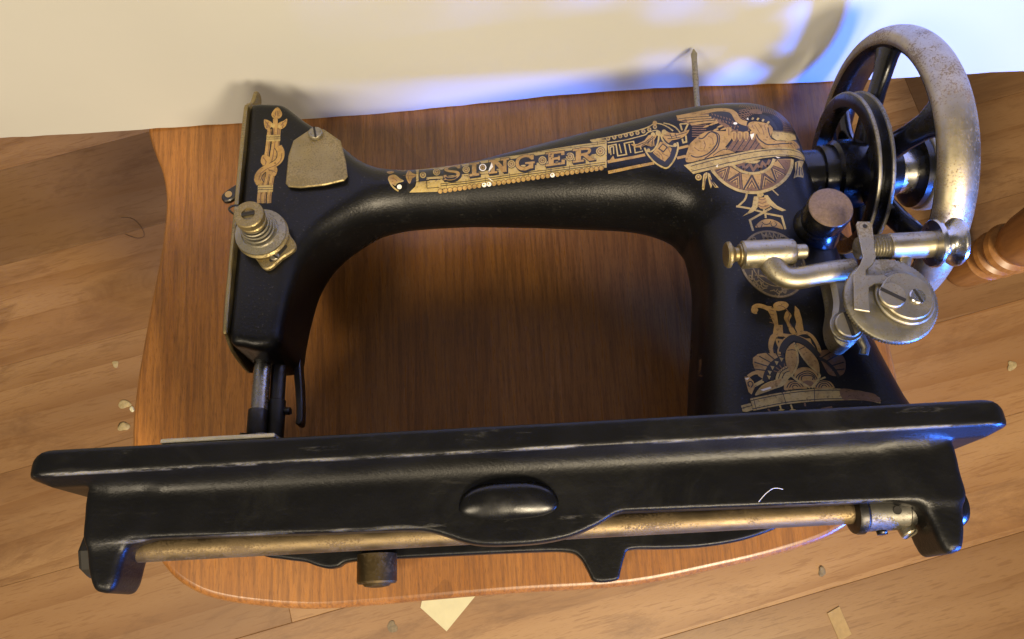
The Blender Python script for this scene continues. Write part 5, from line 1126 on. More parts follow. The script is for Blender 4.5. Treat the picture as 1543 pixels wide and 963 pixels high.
p 4 0.00 41.66 154.42 41.49 154.08 41.13 153.96 40.8 154.15 40.68 154.52 40.84 154.84 41.2 154.94 41.54 154.78
k 2 0.00 45.41 154.21 45.17 153.49 44.6 152.99 43.88 152.87 43.19 153.18 42.7 153.77 42.56 154.5 42.8 155.21 43.36 155.7 44.09 155.83 44.78 155.51 45.26 154.94
w 3 0.00 45.2 154.22 44.99 153.61 44.51 153.18 43.89 153.07 43.3 153.34 42.89 153.86 42.77 154.49 42.98 155.09 43.45 155.49 44.07 155.59 44.66 155.33 45.08 154.84
p 4 0.00 44.23 154.52 44.06 154.18 43.72 154.09 43.39 154.3 43.27 154.67 43.43 154.99 43.78 155.07 44.11 154.87
k 2 0.00 47.98 154.3 47.74 153.59 47.18 153.09 46.46 153.01 45.77 153.3 45.28 153.86 45.14 154.59 45.38 155.3 45.94 155.8 46.67 155.95 47.36 155.64 47.84 155.03
w 3 0.00 47.77 154.31 47.56 153.7 47.08 153.28 46.47 153.22 45.89 153.48 45.47 153.95 45.35 154.58 45.55 155.19 46.03 155.61 46.65 155.72 47.24 155.46 47.65 154.94
p 4 0.00 46.81 154.64 46.65 154.32 46.3 154.24 45.97 154.44 45.85 154.8 46.02 155.14 46.37 155.23 46.7 155.01
k 2 0.00 50.55 154.39 50.31 153.68 49.75 153.21 49.04 153.14 48.34 153.38 47.85 153.95 47.71 154.68 47.95 155.4 48.51 155.9 49.25 156.06 49.95 155.79 50.41 155.13
w 3 0.00 50.34 154.4 50.13 153.8 49.66 153.4 49.05 153.33 48.45 153.54 48.04 154.04 47.92 154.67 48.13 155.28 48.61 155.71 49.23 155.83 49.82 155.59 50.22 155.03
p 4 0.00 49.39 154.77 49.22 154.41 48.86 154.29 48.54 154.5 48.43 154.89 48.59 155.23 48.95 155.36 49.28 155.16
k 2 0.00 53.12 154.48 52.87 153.77 52.31 153.28 51.59 153.18 50.91 153.49 50.42 154.05 50.28 154.78 50.53 155.52 51.09 155.99 51.82 156.17 52.52 155.9 52.99 155.25
w 3 0.00 52.91 154.5 52.7 153.89 52.22 153.46 51.61 153.39 51.03 153.66 50.61 154.14 50.49 154.77 50.7 155.39 51.18 155.8 51.8 155.93 52.4 155.72 52.8 155.17
p 4 0.00 51.98 154.92 51.8 154.54 51.44 154.43 51.11 154.62 51 154.99 51.17 155.33 51.52 155.45 51.86 155.29""",
 'shield_decal': """p 0 0.80 47.56 173.08 48.04 173.18 48.69 173.21 49.55 173.33 50.58 173.42 51.83 173.49 53.28 173.54 54.89 173.62 56.59 173.75 58.41 173.93 60.36 174.13 62.39 174.38 64.44 174.67 66.59 175.01 68.85 175.42 71.03 175.82 72.96 176.2 74.59 176.57 76.02 176.94 77.29 177.24 78.54 177.76 79.78 178.33 81.02 179.13 82.08 179.87 82.81 180.34
p 0 0.70 56.44 169.8 57.89 169.86 59.97 169.9 62.32 170.09 64.51 170.28 66.57 170.54 68.66 170.86 70.65 171.28 72.35 171.59 73.73 171.85 74.87 172.12 75.79 172.27 76.61 172.53 77.2 172.86 77.6 173.32 78.01 173.8 78.6 174.09 79.56 174.35 80.74 174.57 81.94 174.82 82.83 174.8 83.4 174.65 83.76 174.34 83.98 173.98 84.16 173.79
p 1 0.00 58.16 172.5 57.92 171.72 57.45 171.25 56.89 171.17 56.35 171.43 56 172.06 55.95 172.88 56.2 173.67 56.69 174.25 57.27 174.37 57.78 174 58.11 173.32
b 2 0.00 57.64 172.58 57.41 172.07 56.98 171.94 56.58 172.2 56.47 172.77 56.71 173.33 57.16 173.53 57.53 173.17
p 1 0.00 61.48 172.89 61.25 172.17 60.77 171.64 60.19 171.53 59.66 171.81 59.33 172.47 59.28 173.31 59.52 174.06 59.99 174.53 60.58 174.7 61.11 174.41 61.44 173.72
b 2 0.00 60.97 173.02 60.72 172.43 60.27 172.21 59.88 172.52 59.79 173.16 60.03 173.71 60.48 173.92 60.87 173.64
p 1 0.00 64.66 173.18 64.42 172.44 63.97 172.02 63.38 171.87 62.85 172.14 62.51 172.76 62.46 173.56 62.71 174.36 63.2 174.89 63.76 174.95 64.28 174.63 64.62 174
b 2 0.00 64.13 173.22 63.9 172.71 63.46 172.56 63.08 172.88 62.99 173.52 63.23 174.06 63.66 174.19 64.03 173.84
p 1 0.00 67.69 173.59 67.44 172.81 66.98 172.36 66.4 172.24 65.87 172.52 65.53 173.14 65.47 173.89 65.71 174.63 66.19 175.16 66.79 175.33 67.3 174.99 67.64 174.37
b 2 0.00 67.16 173.63 66.91 173.06 66.48 172.94 66.1 173.25 65.98 173.78 66.23 174.32 66.68 174.54 67.07 174.25
p 1 0.00 70.8 173.86 70.57 173.18 70.08 172.63 69.5 172.51 68.97 172.78 68.65 173.42 68.6 174.24 68.85 174.98 69.35 175.55 69.94 175.72 70.45 175.36 70.76 174.67
b 2 0.00 70.29 173.98 70.05 173.44 69.6 173.23 69.21 173.51 69.12 174.13 69.38 174.73 69.84 174.95 70.21 174.62
p 1 0.00 73.93 174.2 73.69 173.5 73.22 173.04 72.63 172.88 72.1 173.13 71.78 173.77 71.74 174.58 72 175.39 72.48 175.86 73.04 175.92 73.57 175.66 73.9 175.03
b 2 0.00 73.4 174.24 73.15 173.71 72.72 173.56 72.34 173.86 72.26 174.49 72.5 175.03 72.93 175.16 73.31 174.86
p 1 0.00 77.18 174.91 76.92 174.14 76.43 173.62 75.86 173.52 75.34 173.82 75 174.42 74.94 175.14 75.2 175.93 75.71 176.49 76.29 176.61 76.79 176.24 77.12 175.63
b 2 0.00 76.66 174.99 76.39 174.39 75.94 174.19 75.57 174.5 75.47 175.08 75.73 175.67 76.18 175.86 76.55 175.55
p 1 0.00 80.41 175.65 80.14 174.87 79.68 174.43 79.1 174.31 78.58 174.62 78.25 175.21 78.22 176.04 78.5 176.85 79 177.42 79.56 177.47 80.06 177.12 80.38 176.48
b 2 0.00 79.88 175.72 79.63 175.18 79.2 175.05 78.84 175.38 78.76 176 79.02 176.59 79.45 176.72 79.81 176.36
p 1 0.00 83.59 177.15 83.33 176.4 82.84 175.91 82.26 175.76 81.73 176.05 81.44 176.74 81.42 177.58 81.68 178.34 82.16 178.84 82.76 179.01 83.28 178.69 83.57 177.99
b 2 0.00 83.09 177.3 82.83 176.72 82.37 176.5 81.99 176.79 81.92 177.43 82.18 178.01 82.64 178.23 83.02 177.94
p 0 0.00 47.42 172.91 52.36 173.26 56.09 172.01 55.8 170.52 50.3 170.88 48.03 171.83
p 0 0.75 56.66 163.01 56.64 167.73 60.73 168.21 60.95 160.96 65.57 161.31 65.12 168.37 70.06 169.01 70.36 166.38
p 0 0.60 57.43 161.84 57.49 166.74 59.3 167.03 58.95 162.35
p 0 0.60 62.39 168.29 62.99 162.48
p 0 0.60 67.51 167.79 67.9 162
p 0 0.70 74.3 162.45 70.22 161.83 70.19 165.33 73.17 165.67 73.53 163.55
w 0 1.70 55.28 157.88 62.1 158.5 69.23 159.24 75.2 160.05
w 0 0.00 55.57 157.86 58.55 161.33 59.2 158.85
w 0 1.60 55.12 152.08 62.19 152.79 70.43 153.7 79.24 154.5
w 0 1.50 92.69 162.06 98.37 163.01
w 0 1.60 91.36 156.15 96.07 156.9
k 1 0.00 75.92 163.94 79.43 166.34 83.34 169.44 88.51 168.23 92.28 165.65 92.52 162.1 90.55 156.75 87.76 152.96 85.37 151.17 81.47 153.69 77.84 157.53 76.48 161.09
p 2 0.90 75.4 164.41 75.54 163.69 75.74 162.67 76.01 161.5 76.4 160.4 76.89 159.33 77.49 158.2 78.14 157.08 78.8 155.96 79.54 155.06 80.3 154.11 81.1 153.32 81.94 152.68 82.78 152.02 83.65 151.42 84.51 150.99 85.33 150.86 86.11 151.06 86.88 151.62 87.64 152.38 88.36 153.21 89.03 154.04 89.7 155.09 90.34 156.22 90.93 157.42 91.5 158.75 92.04 160.21 92.47 161.56 92.77 162.74 92.89 163.74 92.88 164.63 92.81 165.37 92.77 165.89
p 2 0.90 84.1 173.3 83.91 172.18 83.63 170.58 83.29 168.84 82.91 167.37 82.48 166.24 82 165.23 81.45 164.26 80.87 163.44 80.22 162.74 79.52 162.17 78.85 161.77 78.31 161.62 77.86 161.7 77.47 161.95 77.15 162.25 76.93 162.46
p 2 0.90 84.61 172.55 84.74 171.68 84.91 170.43 85.15 169.04 85.5 167.8 85.98 166.73 86.62 165.8 87.32 165 88.02 164.39 88.79 164.05 89.59 163.82 90.33 163.72 90.86 163.69
p 3 0.00 78.12 162.5 77.92 161.94 77.51 161.53 76.99 161.41 76.51 161.6 76.19 162.05 76.12 162.65 76.33 163.23 76.74 163.64 77.26 163.77 77.74 163.58 78.06 163.11
p 3 0.00 92.37 164.09 92.17 163.54 91.76 163.16 91.25 163.03 90.77 163.22 90.46 163.68 90.4 164.28 90.61 164.86 91.03 165.27 91.55 165.4 92.03 165.2 92.32 164.7
w 2 0.00 83.95 167.14 86.59 166.24 89.38 162.14 87.78 157.79 84.84 154.69 81.87 157.31 79.36 160.74 81.46 163.4
k 3 0.00 85.18 166.12 87.6 163.37 84.88 160.22 82.28 162.95
w 4 0.00 85.09 165.3 86.7 163.29 84.94 161.19 83.02 162.92
b 4 0.40 82.08 161.25 83.79 158.55 83.99 155.43
b 4 0.40 83.58 161.7 84.75 159.19 87.15 157.48
b 4 0.40 79.96 160.84 82.82 157.92
b 4 0.40 87.72 161.96 88.51 159.05
w 3 0.00 68.34 167.32 71.84 167.05 75.89 168.87 78.31 171.84 81.36 172.58 82.68 171.31 80.86 168.36 80.74 164.85 78.65 164.69 76.15 166.02 73.37 164.82 70.47 165.17
k 4 0.40 71.15 165.95 76.03 167.57 80.56 170.86
k 4 0.40 73.72 165.29 77.86 167.88 81.41 170.45
k 4 0.40 77.08 166.31 79.17 169.18
k 4 0.40 79.26 164.94 80.35 169.1
w 3 0.00 85.23 172.83 87.44 173.98 89.58 172.17 94.19 171.41 97.86 172.41 100.16 173.01 98.8 170.58 96.2 168.62 93.1 167.59 90.14 167.39 88.2 165.78 86.94 167.63 85.5 170.28
k 4 0.40 86.49 171.19 91.03 169.66 98.31 171.32
k 4 0.40 87.96 168.62 90.88 168.47 95.05 168.87
k 4 0.40 89.51 171.62 90.3 168.65
k 4 0.40 92.41 171.27 92.67 168.73
p 5 0.00 84.97 172.53 84.67 171.7 84.08 171.11 83.34 170.93 82.67 171.26 82.25 171.99 82.17 172.86 82.46 173.7 83.06 174.31 83.78 174.42 84.43 174.05 84.88 173.39
p 5 0.00 88.02 172.87 87.74 172.11 87.2 171.57 86.52 171.4 85.9 171.67 85.52 172.33 85.44 173.15 85.74 173.98 86.28 174.49 86.94 174.62 87.54 174.28 87.94 173.66
p 5 0.00 85.87 170.9 85.69 170.41 85.34 170.11 84.9 170.05 84.47 170.22 84.2 170.63 84.14 171.16 84.32 171.68 84.7 172.05 85.15 172.14 85.55 171.9 85.81 171.44
p 5 0.00 81.79 172.2 81.58 171.58 81.13 171.14 80.58 171 80.06 171.2 79.73 171.69 79.66 172.36 79.88 172.99 80.34 173.46 80.88 173.55 81.39 173.34 81.73 172.85
w 4 0.00 84.14 180.11 83.8 179.13 83.29 178.62 82.68 178.49 82.12 178.77 81.83 179.58 81.84 180.56 82.16 181.5 82.75 182.26 83.38 182.41 83.87 181.91 84.13 181.03
p 2 0.80 82.81 180.34 83.47 180.08 84.41 179.71 85.43 179.23 86.36 178.64 87.2 178 88.02 177.25 88.78 176.44 89.47 175.7 90.09 174.99 90.64 174.18 91.13 173.59 91.48 173.18
p 2 0.80 87.4 179.44 88.07 179.16 88.99 178.6 90.04 178.13 90.89 177.43 91.62 176.82 92.29 176.12 92.92 175.48 93.45 174.73 93.92 173.9 94.35 173.04 94.7 172.26 94.95 171.71
p 0 0.90 95.75 177.43 99.99 177.08 97.56 172.43
p 0 0.90 95.75 177.43 96.19 173.02
p 0 0.90 95.62 167.78 95.76 165.31 97.53 165.58 97.77 169.58""",
 'sphinx_decal': """b 0 0.45 129.42 175.27 124.54 177.55
b 0 0.45 129.92 176.05 125.39 178.97
b 0 0.45 130.5 176.79 126.3 180.21
b 0 0.45 131.15 177.49 127.42 181.58
b 0 0.45 131.88 178.17 128.64 182.85
b 0 0.45 132.72 178.89 130.08 184.31
b 0 0.45 133.61 179.54 131.53 185.51
b 0 0.45 134.54 180.11 133.17 186.83
b 0 0.45 135.5 180.59 134.76 187.85
b 0 0.45 136.48 180.99 136.53 188.96
b 0 0.45 137.48 181.3 138.4 190.07
b 0 0.45 138.55 181.63 140.28 191.02
b 0 0.45 139.6 181.84 142.35 192.15
b 0 0.45 140.68 182.01 144.54 193.36
b 0 0.45 141.68 182 146.83 194.6
b 0 0.45 142.72 181.98 149.5 196.42
b 0 0.45 143.75 181.92 153.21 199.93
b 0 0.45 144.73 181.77 156.23 202.12
b 0 0.45 145.66 181.51 158.16 202.43
b 0 0.45 146.54 181.17 159.65 201.97
b 0 0.45 147.35 180.76 160.92 201.19
b 0 0.45 148.05 180.2 162.08 200.3
b 0 0.45 148.76 179.69 163.12 199.29
b 0 0.45 149.38 179.12 164 198.12
b 0 0.45 149.89 178.44 164.71 196.8
b 0 0.45 150.29 177.67 165.3 195.44
b 0 0.45 150.56 176.81 165.71 193.97
b 0 0.45 150.72 175.87 165.47 191.66
b 0 0.45 150.77 174.89 163.99 187.63
b 0 0.45 150.83 174.04 161.54 182.36
b 0 0.45 150.63 172.93 160.09 178.85
b 0 0.45 150.46 172 159.03 176.17
b 0 0.45 150.16 171.01 158.03 173.81
b 0 0.45 149.69 169.91 156.99 171.62
b 0 0.35 129.43 187.5 131.66 190.67
b 0 0.35 130.39 187.24 132.53 190.18
b 0 0.35 131.32 186.94 133.41 189.73
b 0 0.35 132.31 186.75 134.4 189.48
b 0 0.35 133.36 186.67 135.3 189.06
b 0 0.35 134.31 186.39 136.24 188.73
b 0 0.35 135.25 186.11 137.17 188.37
b 0 0.35 136.23 185.9 138.09 188.01
b 0 0.35 137.29 185.84 139.1 187.81
b 0 0.60 128.12 182.67 128.84 182.76 130 183.11 131.11 183.26 132.06 183.4 132.83 183.54 133.52 183.68 134.11 183.83 134.57 184.03
b 0 0.60 127.67 180.65 128.39 180.74 129.42 180.88 130.54 181.02 131.48 181.16 132.28 181.37 133.05 181.66 133.62 181.78 134.03 181.87
b 0 0.60 127.38 179.15 128.09 179.23 129.12 179.34 130.22 179.48 131.21 179.7 131.97 179.84 132.66 179.98 133.23 180.11 133.64 180.19
b 0 0.60 128.54 184.23 129.27 184.35 130.37 184.6 131.52 184.79 132.49 184.97 133.28 185.15 133.99 185.33 134.59 185.49 135.01 185.6
b 0 0.00 135.2 184.62 136.21 184.81 137.64 185 138.96 184.84 139.96 184.6 140.41 183.8 140.56 182.64 140.43 181.49 140.09 180.79 139.39 180.65 138.26 180.67 137.11 180.92 136.19 181.22 135.49 181.46 134.88 181.73 134.41 182.04 134.15 182.41 134.09 182.91 134.22 183.53 134.61 184.2
b 0 0.60 101.83 175.75 102.52 175.68 103.49 175.49 104.57 175.29 105.61 175.22 106.59 175.09 107.61 175.01 108.55 175.02 109.2 175.02
b 0 0.60 101.64 174.39 102.34 174.32 103.31 174.16 104.38 173.93 105.42 173.86 106.4 173.76 107.41 173.65 108.35 173.66 109.01 173.66
b 0 0.60 101.45 173.03 102.15 172.96 103.14 172.83 104.19 172.57 105.23 172.5 106.22 172.43 107.22 172.29 108.16 172.3 108.81 172.31
b 0 0.60 101.24 171.51 101.94 171.44 102.94 171.34 103.98 171.06 105.01 170.98 106.02 170.95 107 170.78 107.94 170.79 108.59 170.79
b 0 0.60 101.04 170.06 101.74 169.98 102.74 169.88 103.79 169.64 104.81 169.53 105.82 169.5 106.81 169.36 107.73 169.33 108.38 169.34
b 0 0.60 100.86 168.71 101.55 168.64 102.55 168.53 103.61 168.32 104.62 168.18 105.63 168.15 106.63 168.04 107.54 167.99 108.19 167.99
b 1 0.00 95.24 183.36 102.24 184.19 110.62 184.95 117.45 186.25 122.75 185.33 125.39 182.89 126.06 179.52 125.99 176.57 128.45 174.76 131.46 173.47 131.51 169.64 127.49 168.81 122.23 170.24 118.94 172.64 115.35 176.16 108.89 176.03 101.19 176.09 94.67 180.42
k 2 0.00 112.08 183.21 113.08 183.86 114.4 184.11 116 184.44 117.49 184.57 118.91 184.5 120.35 184.22 121.68 183.79 122.68 183.15 123.32 182.42 123.71 181.56 123.95 180.59 124.23 179.64 124.48 178.61 124.6 177.42 124.85 176.38 125.36 175.51 126.28 174.91 127.49 174.48 128.7 174.09 129.64 173.59 130.28 172.91 130.75 172.15 131.01 171.4 131.01 170.77 130.72 170.22 130.18 169.73 129.42 169.39 128.48 169.29 127.22 169.53 125.66 170.02 124.1 170.65 122.86 171.29 122.09 171.93 121.61 172.64 121.18 173.39 120.56 174.18 119.67 175.06 118.66 176.03 117.58 176.97 116.5 177.74 115.37 178.33 114.17 178.77 113.07 179.17 112.29 179.72 111.82 180.53 111.57 181.48 111.62 182.41
w 3 3.20 95.15 182.95 96.46 183.03 98.36 183.21 100.52 183.47 102.6 183.72 104.58 184 106.62 184.31 108.66 184.65 110.62 184.95 112.53 185.29 114.43 185.7 116.24 186.01 117.8 185.92 119.32 185.81 120.73 185.54 121.97 185.11 123.05 184.67 123.92 184.16 124.53 183.41 124.99 182.6 125.39 181.86 125.61 181.05 125.66 180.17 125.73 179.4 125.9 178.63 126.15 177.83 126.51 177.14 126.95 176.5 127.49 175.93 128.26 175.42 129.19 174.97 130.07 174.61 130.68 174.34
w 3 1.70 95.95 182.37 97 182.32 98.52 182.33 100.32 182.29 102.28 182.21 104.63 182.02 107.37 181.76 109.9 181.5 111.71 181.47
w 3 1.70 95.6 180.56 96.74 180.57 98.33 180.49 100.28 180.5 102.39 180.41 104.98 180.28 107.98 180.01 110.75 179.73 112.74 179.68
w 3 1.70 99.8 178.56 100.87 178.47 102.47 178.53 104.29 178.52 106.12 178.49 108.13 178.43 110.32 178.25 112.39 178.24 113.83 178.24
w 3 1.70 101.22 176.29 102.37 176.43 103.95 176.51 105.8 176.66 107.67 176.82 109.67 176.84 111.96 177.01 114.06 177.15 115.51 177.26
k 4 0.50 95.75 181.39 97.01 181.38 98.8 181.32 100.88 181.26 102.97 181.16 105.33 181.07 107.95 180.9 110.31 180.65 112.01 180.63
k 4 0.50 97.25 179.6 98.49 179.53 100.29 179.51 102.37 179.48 104.48 179.43 106.79 179.23 109.37 179 111.82 178.97 113.51 178.94
k 4 0.50 100.49 177.38 101.62 177.45 103.21 177.5 105.06 177.59 106.87 177.57 108.89 177.6 111.13 177.57 113.21 177.65 114.65 177.7
b 3 0.50 113.43 183.05 113.92 182.32 113.48 181.53
b 3 0.50 114.83 182.24 115.32 181.49 114.9 180.74
b 3 0.50 116.17 181.29 116.68 180.59 116.3 179.94
b 3 0.50 117.57 180.48 118.07 179.76 117.7 179.13
b 3 0.50 118.98 179.7 119.54 179.11 119.11 178.36
b 3 0.50 120.45 179.05 120.95 178.35 120.54 177.65
b 3 0.50 121.85 178.28 122.38 177.64 122.01 177
b 3 0.50 123.14 176.59 123.69 176.01 123.31 175.37
b 3 0.50 124.6 175.95 125.15 175.36 124.77 174.73
b 3 0.50 113.95 179.72 114.45 179.01 114.01 178.23
b 3 0.50 115.36 178.93 115.85 178.22 115.46 177.53
b 3 0.50 116.76 178.14 117.3 177.53 116.93 176.89
b 3 0.50 118.21 177.47 118.77 176.88 118.39 176.24
b 3 0.50 119.68 176.82 120.23 176.23 119.86 175.6
b 3 0.50 121.14 176.17 121.69 175.59 121.32 174.95
b 3 0.50 122.6 175.53 123.15 174.94 122.78 174.31
b 3 0.50 123.91 173.91 124.46 173.32 124.08 172.69
b 3 0.50 125.37 173.26 125.92 172.68 125.54 172.05
b 3 0.50 114.6 176.71 115.16 176.12 114.78 175.48
b 3 0.50 116.07 176.06 116.62 175.48 116.25 174.84
b 3 0.50 117.53 175.42 118.09 174.83 117.71 174.2
b 3 0.50 119 174.77 119.55 174.19 119.18 173.55
b 3 0.50 120.46 174.13 121.01 173.54 120.64 172.91
b 3 0.50 121.92 173.49 122.47 172.9 122.09 172.27
b 3 0.50 123.38 172.84 123.93 172.26 123.55 171.63
b 3 0.50 124.68 171.23 125.23 170.65 124.85 170.02
w 3 0.00 115.43 176.71 115.09 176.68 114.64 176.55 114.16 176.36 113.74 176.16 113.31 175.91 112.86 175.61 112.53 175.33 112.44 175.14 112.69 175.08 113.19 175.09 113.78 175.15 114.29 175.24 114.73 175.35 115.16 175.5 115.53 175.68 115.76 175.86 115.84 176.09 115.79 176.36 115.65 176.59
w 3 0.00 113.48 176.01 113.15 175.98 112.7 175.85 112.22 175.66 111.79 175.46 111.37 175.21 110.92 174.91 110.59 174.63 110.5 174.44 110.75 174.38 111.25 174.39 111.84 174.46 112.35 174.54 112.79 174.66 113.22 174.81 113.59 174.98 113.82 175.16 113.89 175.39 113.85 175.66 113.71 175.89
w 3 0.00 110.1 174.85 109.76 174.83 109.31 174.7 108.84 174.51 108.41 174.3 107.99 174.06 107.54 173.76 107.21 173.48 107.12 173.29 107.37 173.23 107.87 173.24 108.46 173.3 108.97 173.39 109.4 173.5 109.84 173.65 110.2 173.83 110.43 174.01 110.51 174.24 110.46 174.5 110.32 174.74
w 3 0.00 117.37 174.38 117.04 174.35 116.59 174.22 116.11 174.04 115.69 173.83 115.26 173.59 114.82 173.29 114.48 173.01 114.39 172.82 114.64 172.76 115.14 172.77 115.73 172.84 116.24 172.92 116.67 173.03 117.11 173.18 117.47 173.36 117.71 173.54 117.78 173.77 117.74 174.03 117.6 174.26
w 3 0.00 114.78 172.36 114.44 172.33 113.99 172.2 113.52 172.02 113.09 171.81 112.67 171.57 112.22 171.27 111.89 170.99 111.8 170.81 112.05 170.74 112.55 170.75 113.14 170.82 113.64 170.9 114.08 171.02 114.51 171.17 114.88 171.34 115.11 171.52 115.18 171.75 115.14 172.01 115 172.24
w 3 0.00 118.94 172.64 118.61 172.61 118.16 172.48 117.68 172.29 117.26 172.09 116.83 171.85 116.39 171.55 116.05 171.27 115.96 171.08 116.21 171.02 116.71 171.03 117.3 171.09 117.8 171.18 118.24 171.29 118.67 171.44 119.04 171.61 119.27 171.8 119.35 172.02 119.31 172.29 119.16 172.52
w 5 0.00 119.55 172.43 120.08 172.67 120.79 172.71 121.47 172.58 121.91 172.28 122.07 171.77 122.05 171.05 121.89 170.24 121.66 169.46 121.28 168.57 120.77 167.57 120.24 166.76 119.81 166.43 119.49 166.81 119.23 167.67 119.03 168.72 118.94 169.64 118.95 170.43 119.04 171.24 119.24 171.95
b 6 0.50 120.63 171.71 119.96 167.4
w 5 0.00 121.85 169.56 122.38 169.79 123.08 169.83 123.76 169.7 124.21 169.41 124.36 168.9 124.34 168.18 124.18 167.38 123.94 166.6 123.57 165.72 123.06 164.72 122.53 163.91 122.1 163.59 121.78 163.96 121.52 164.82 121.33 165.86 121.24 166.78 121.24 167.57 121.34 168.37 121.54 169.08
b 6 0.50 122.93 168.84 122.25 164.55
w 5 0.00 125.02 169.35 125.55 169.59 126.25 169.63 126.93 169.5 127.37 169.2 127.53 168.69 127.5 167.98 127.34 167.18 127.1 166.4 126.73 165.51 126.21 164.52 125.68 163.71 125.25 163.39 124.93 163.76 124.67 164.62 124.48 165.66 124.39 166.57 124.41 167.36 124.51 168.17 124.71 168.87
b 6 0.50 126.09 168.63 125.4 164.35
w 5 0.00 128.19 169.15 128.71 169.38 129.42 169.42 130.09 169.29 130.54 169 130.69 168.49 130.66 167.77 130.5 166.97 130.26 166.2 129.88 165.31 129.36 164.32 128.83 163.51 128.4 163.19 128.08 163.55 127.82 164.41 127.64 165.46 127.55 166.37 127.57 167.16 127.67 167.97 127.87 168.67
b 6 0.50 129.26 168.43 128.56 164.14
w 5 0.00 131.89 169.46 132.42 169.69 133.13 169.73 133.8 169.6 134.24 169.3 134.39 168.79 134.36 168.08 134.2 167.28 133.95 166.5 133.57 165.61 133.05 164.62 132.52 163.81 132.08 163.49 131.77 163.86 131.51 164.72 131.33 165.76 131.25 166.67 131.26 167.47 131.37 168.27 131.58 168.97
b 6 0.50 132.96 168.73 132.24 164.45
b 3 0.00 123.31 166.91 124.09 167.21 124.9 167.15 125.51 166.8 125.7 166.22 125.34 165.3 124.55 164.07 123.59 162.74 122.69 161.56 121.88 160.5 120.99 159.36 120.12 158.43 119.33 157.87 118.44 157.68 117.49 157.79 116.75 158.11 116.5 158.58 116.96 159.29 117.95 160.26 119.07 161.24 120.08 162.27 120.92 163.47 121.76 164.85 122.56 166.1
k 4 0.45 123 166.39 122.47 165.64 121.71 164.55 120.87 163.35 120.08 162.27 119.3 161.25 118.48 160.23 117.7 159.2 117.17 158.54
b 3 0.00 126.29 166.72 127.07 167.02 127.88 166.96 128.49 166.61 128.68 166.03 128.31 165.11 127.52 163.87 126.55 162.55 125.65 161.37 124.84 160.31 123.92 159.14 123.07 158.24 122.28 157.68 121.4 157.5 120.45 157.6 119.71 157.92 119.46 158.39 119.9 159.06 120.91 160.07 122.04 161.05 123.04 162.08 123.89 163.28 124.73 164.66 125.54 165.91
k 4 0.45 125.98 166.2 125.44 165.44 124.68 164.36 123.84 163.16 123.04 162.08 122.26 161.06 121.45 160.04 120.63 158.98 120.13 158.35
b 3 0.00 129.26 166.53 130.05 166.83 130.86 166.77 131.46 166.41 131.66 165.84 131.28 164.92 130.49 163.68 129.52 162.36 128.62 161.18 127.8 160.12 126.86 158.92 126.03 158.05 125.23 157.49 124.35 157.31 123.4 157.41 122.66 157.73 122.41 158.2 122.85 158.86 123.86 159.86 125 160.86 126.01 161.89 126.86 163.09 127.7 164.47 128.52 165.72
k 4 0.45 128.95 166.01 128.42 165.25 127.66 164.17 126.81 162.97 126.01 161.89 125.22 160.87 124.39 159.82 123.59 158.79 123.08 158.16
b 3 0.00 132.24 166.34 133.03 166.63 133.83 166.57 134.44 166.22 134.63 165.64 134.25 164.73 133.46 163.49 132.49 162.17 131.58 160.99 130.75 159.92 129.82 158.73 128.98 157.86 128.18 157.3 127.3 157.12 126.35 157.22 125.61 157.54 125.36 158.02 125.8 158.67 126.8 159.64 127.96 160.67 128.97 161.7 129.83 162.9 130.68 164.28 131.49 165.52
k 4 0.45 131.93 165.82 131.39 165.06 130.63 163.98 129.77 162.78 128.97 161.7 128.19 160.68 127.33 159.6 126.54 158.6 126.03 157.97
b 3 0.00 135.22 166.15 136.01 166.44 136.81 166.38 137.41 166.03 137.6 165.45 137.22 164.54 136.43 163.3 135.45 161.98 134.54 160.81 133.69 159.7 132.77 158.54 131.93 157.67 131.13 157.12 130.25 156.93 129.3 157.03 128.56 157.35 128.32 157.83 128.76 158.48 129.74 159.41 130.92 160.48 131.94 161.51 132.79 162.71 133.65 164.09 134.46 165.33
k 4 0.45 134.9 165.63 134.36 164.87 133.6 163.79 132.74 162.59 131.94 161.51 131.15 160.5 130.26 159.37 129.5 158.41 128.99 157.78
b 3 0.00 138.19 165.96 138.98 166.25 139.78 166.19 140.39 165.84 140.58 165.26 140.19 164.35 139.39 163.11 138.41 161.79 137.5 160.62 136.62 159.47 135.72 158.35 134.88 157.48 134.08 156.93 133.2 156.74 132.25 156.85 131.51 157.17 131.27 157.64 131.71 158.29 132.67 159.19 133.88 160.3 134.9 161.32 135.76 162.52 136.61 163.9 137.44 165.14
k 4 0.45 137.87 165.44 137.34 164.68 136.56 163.6 135.7 162.4 134.9 161.32 134.11 160.31 133.2 159.15 132.45 158.22 131.94 157.6
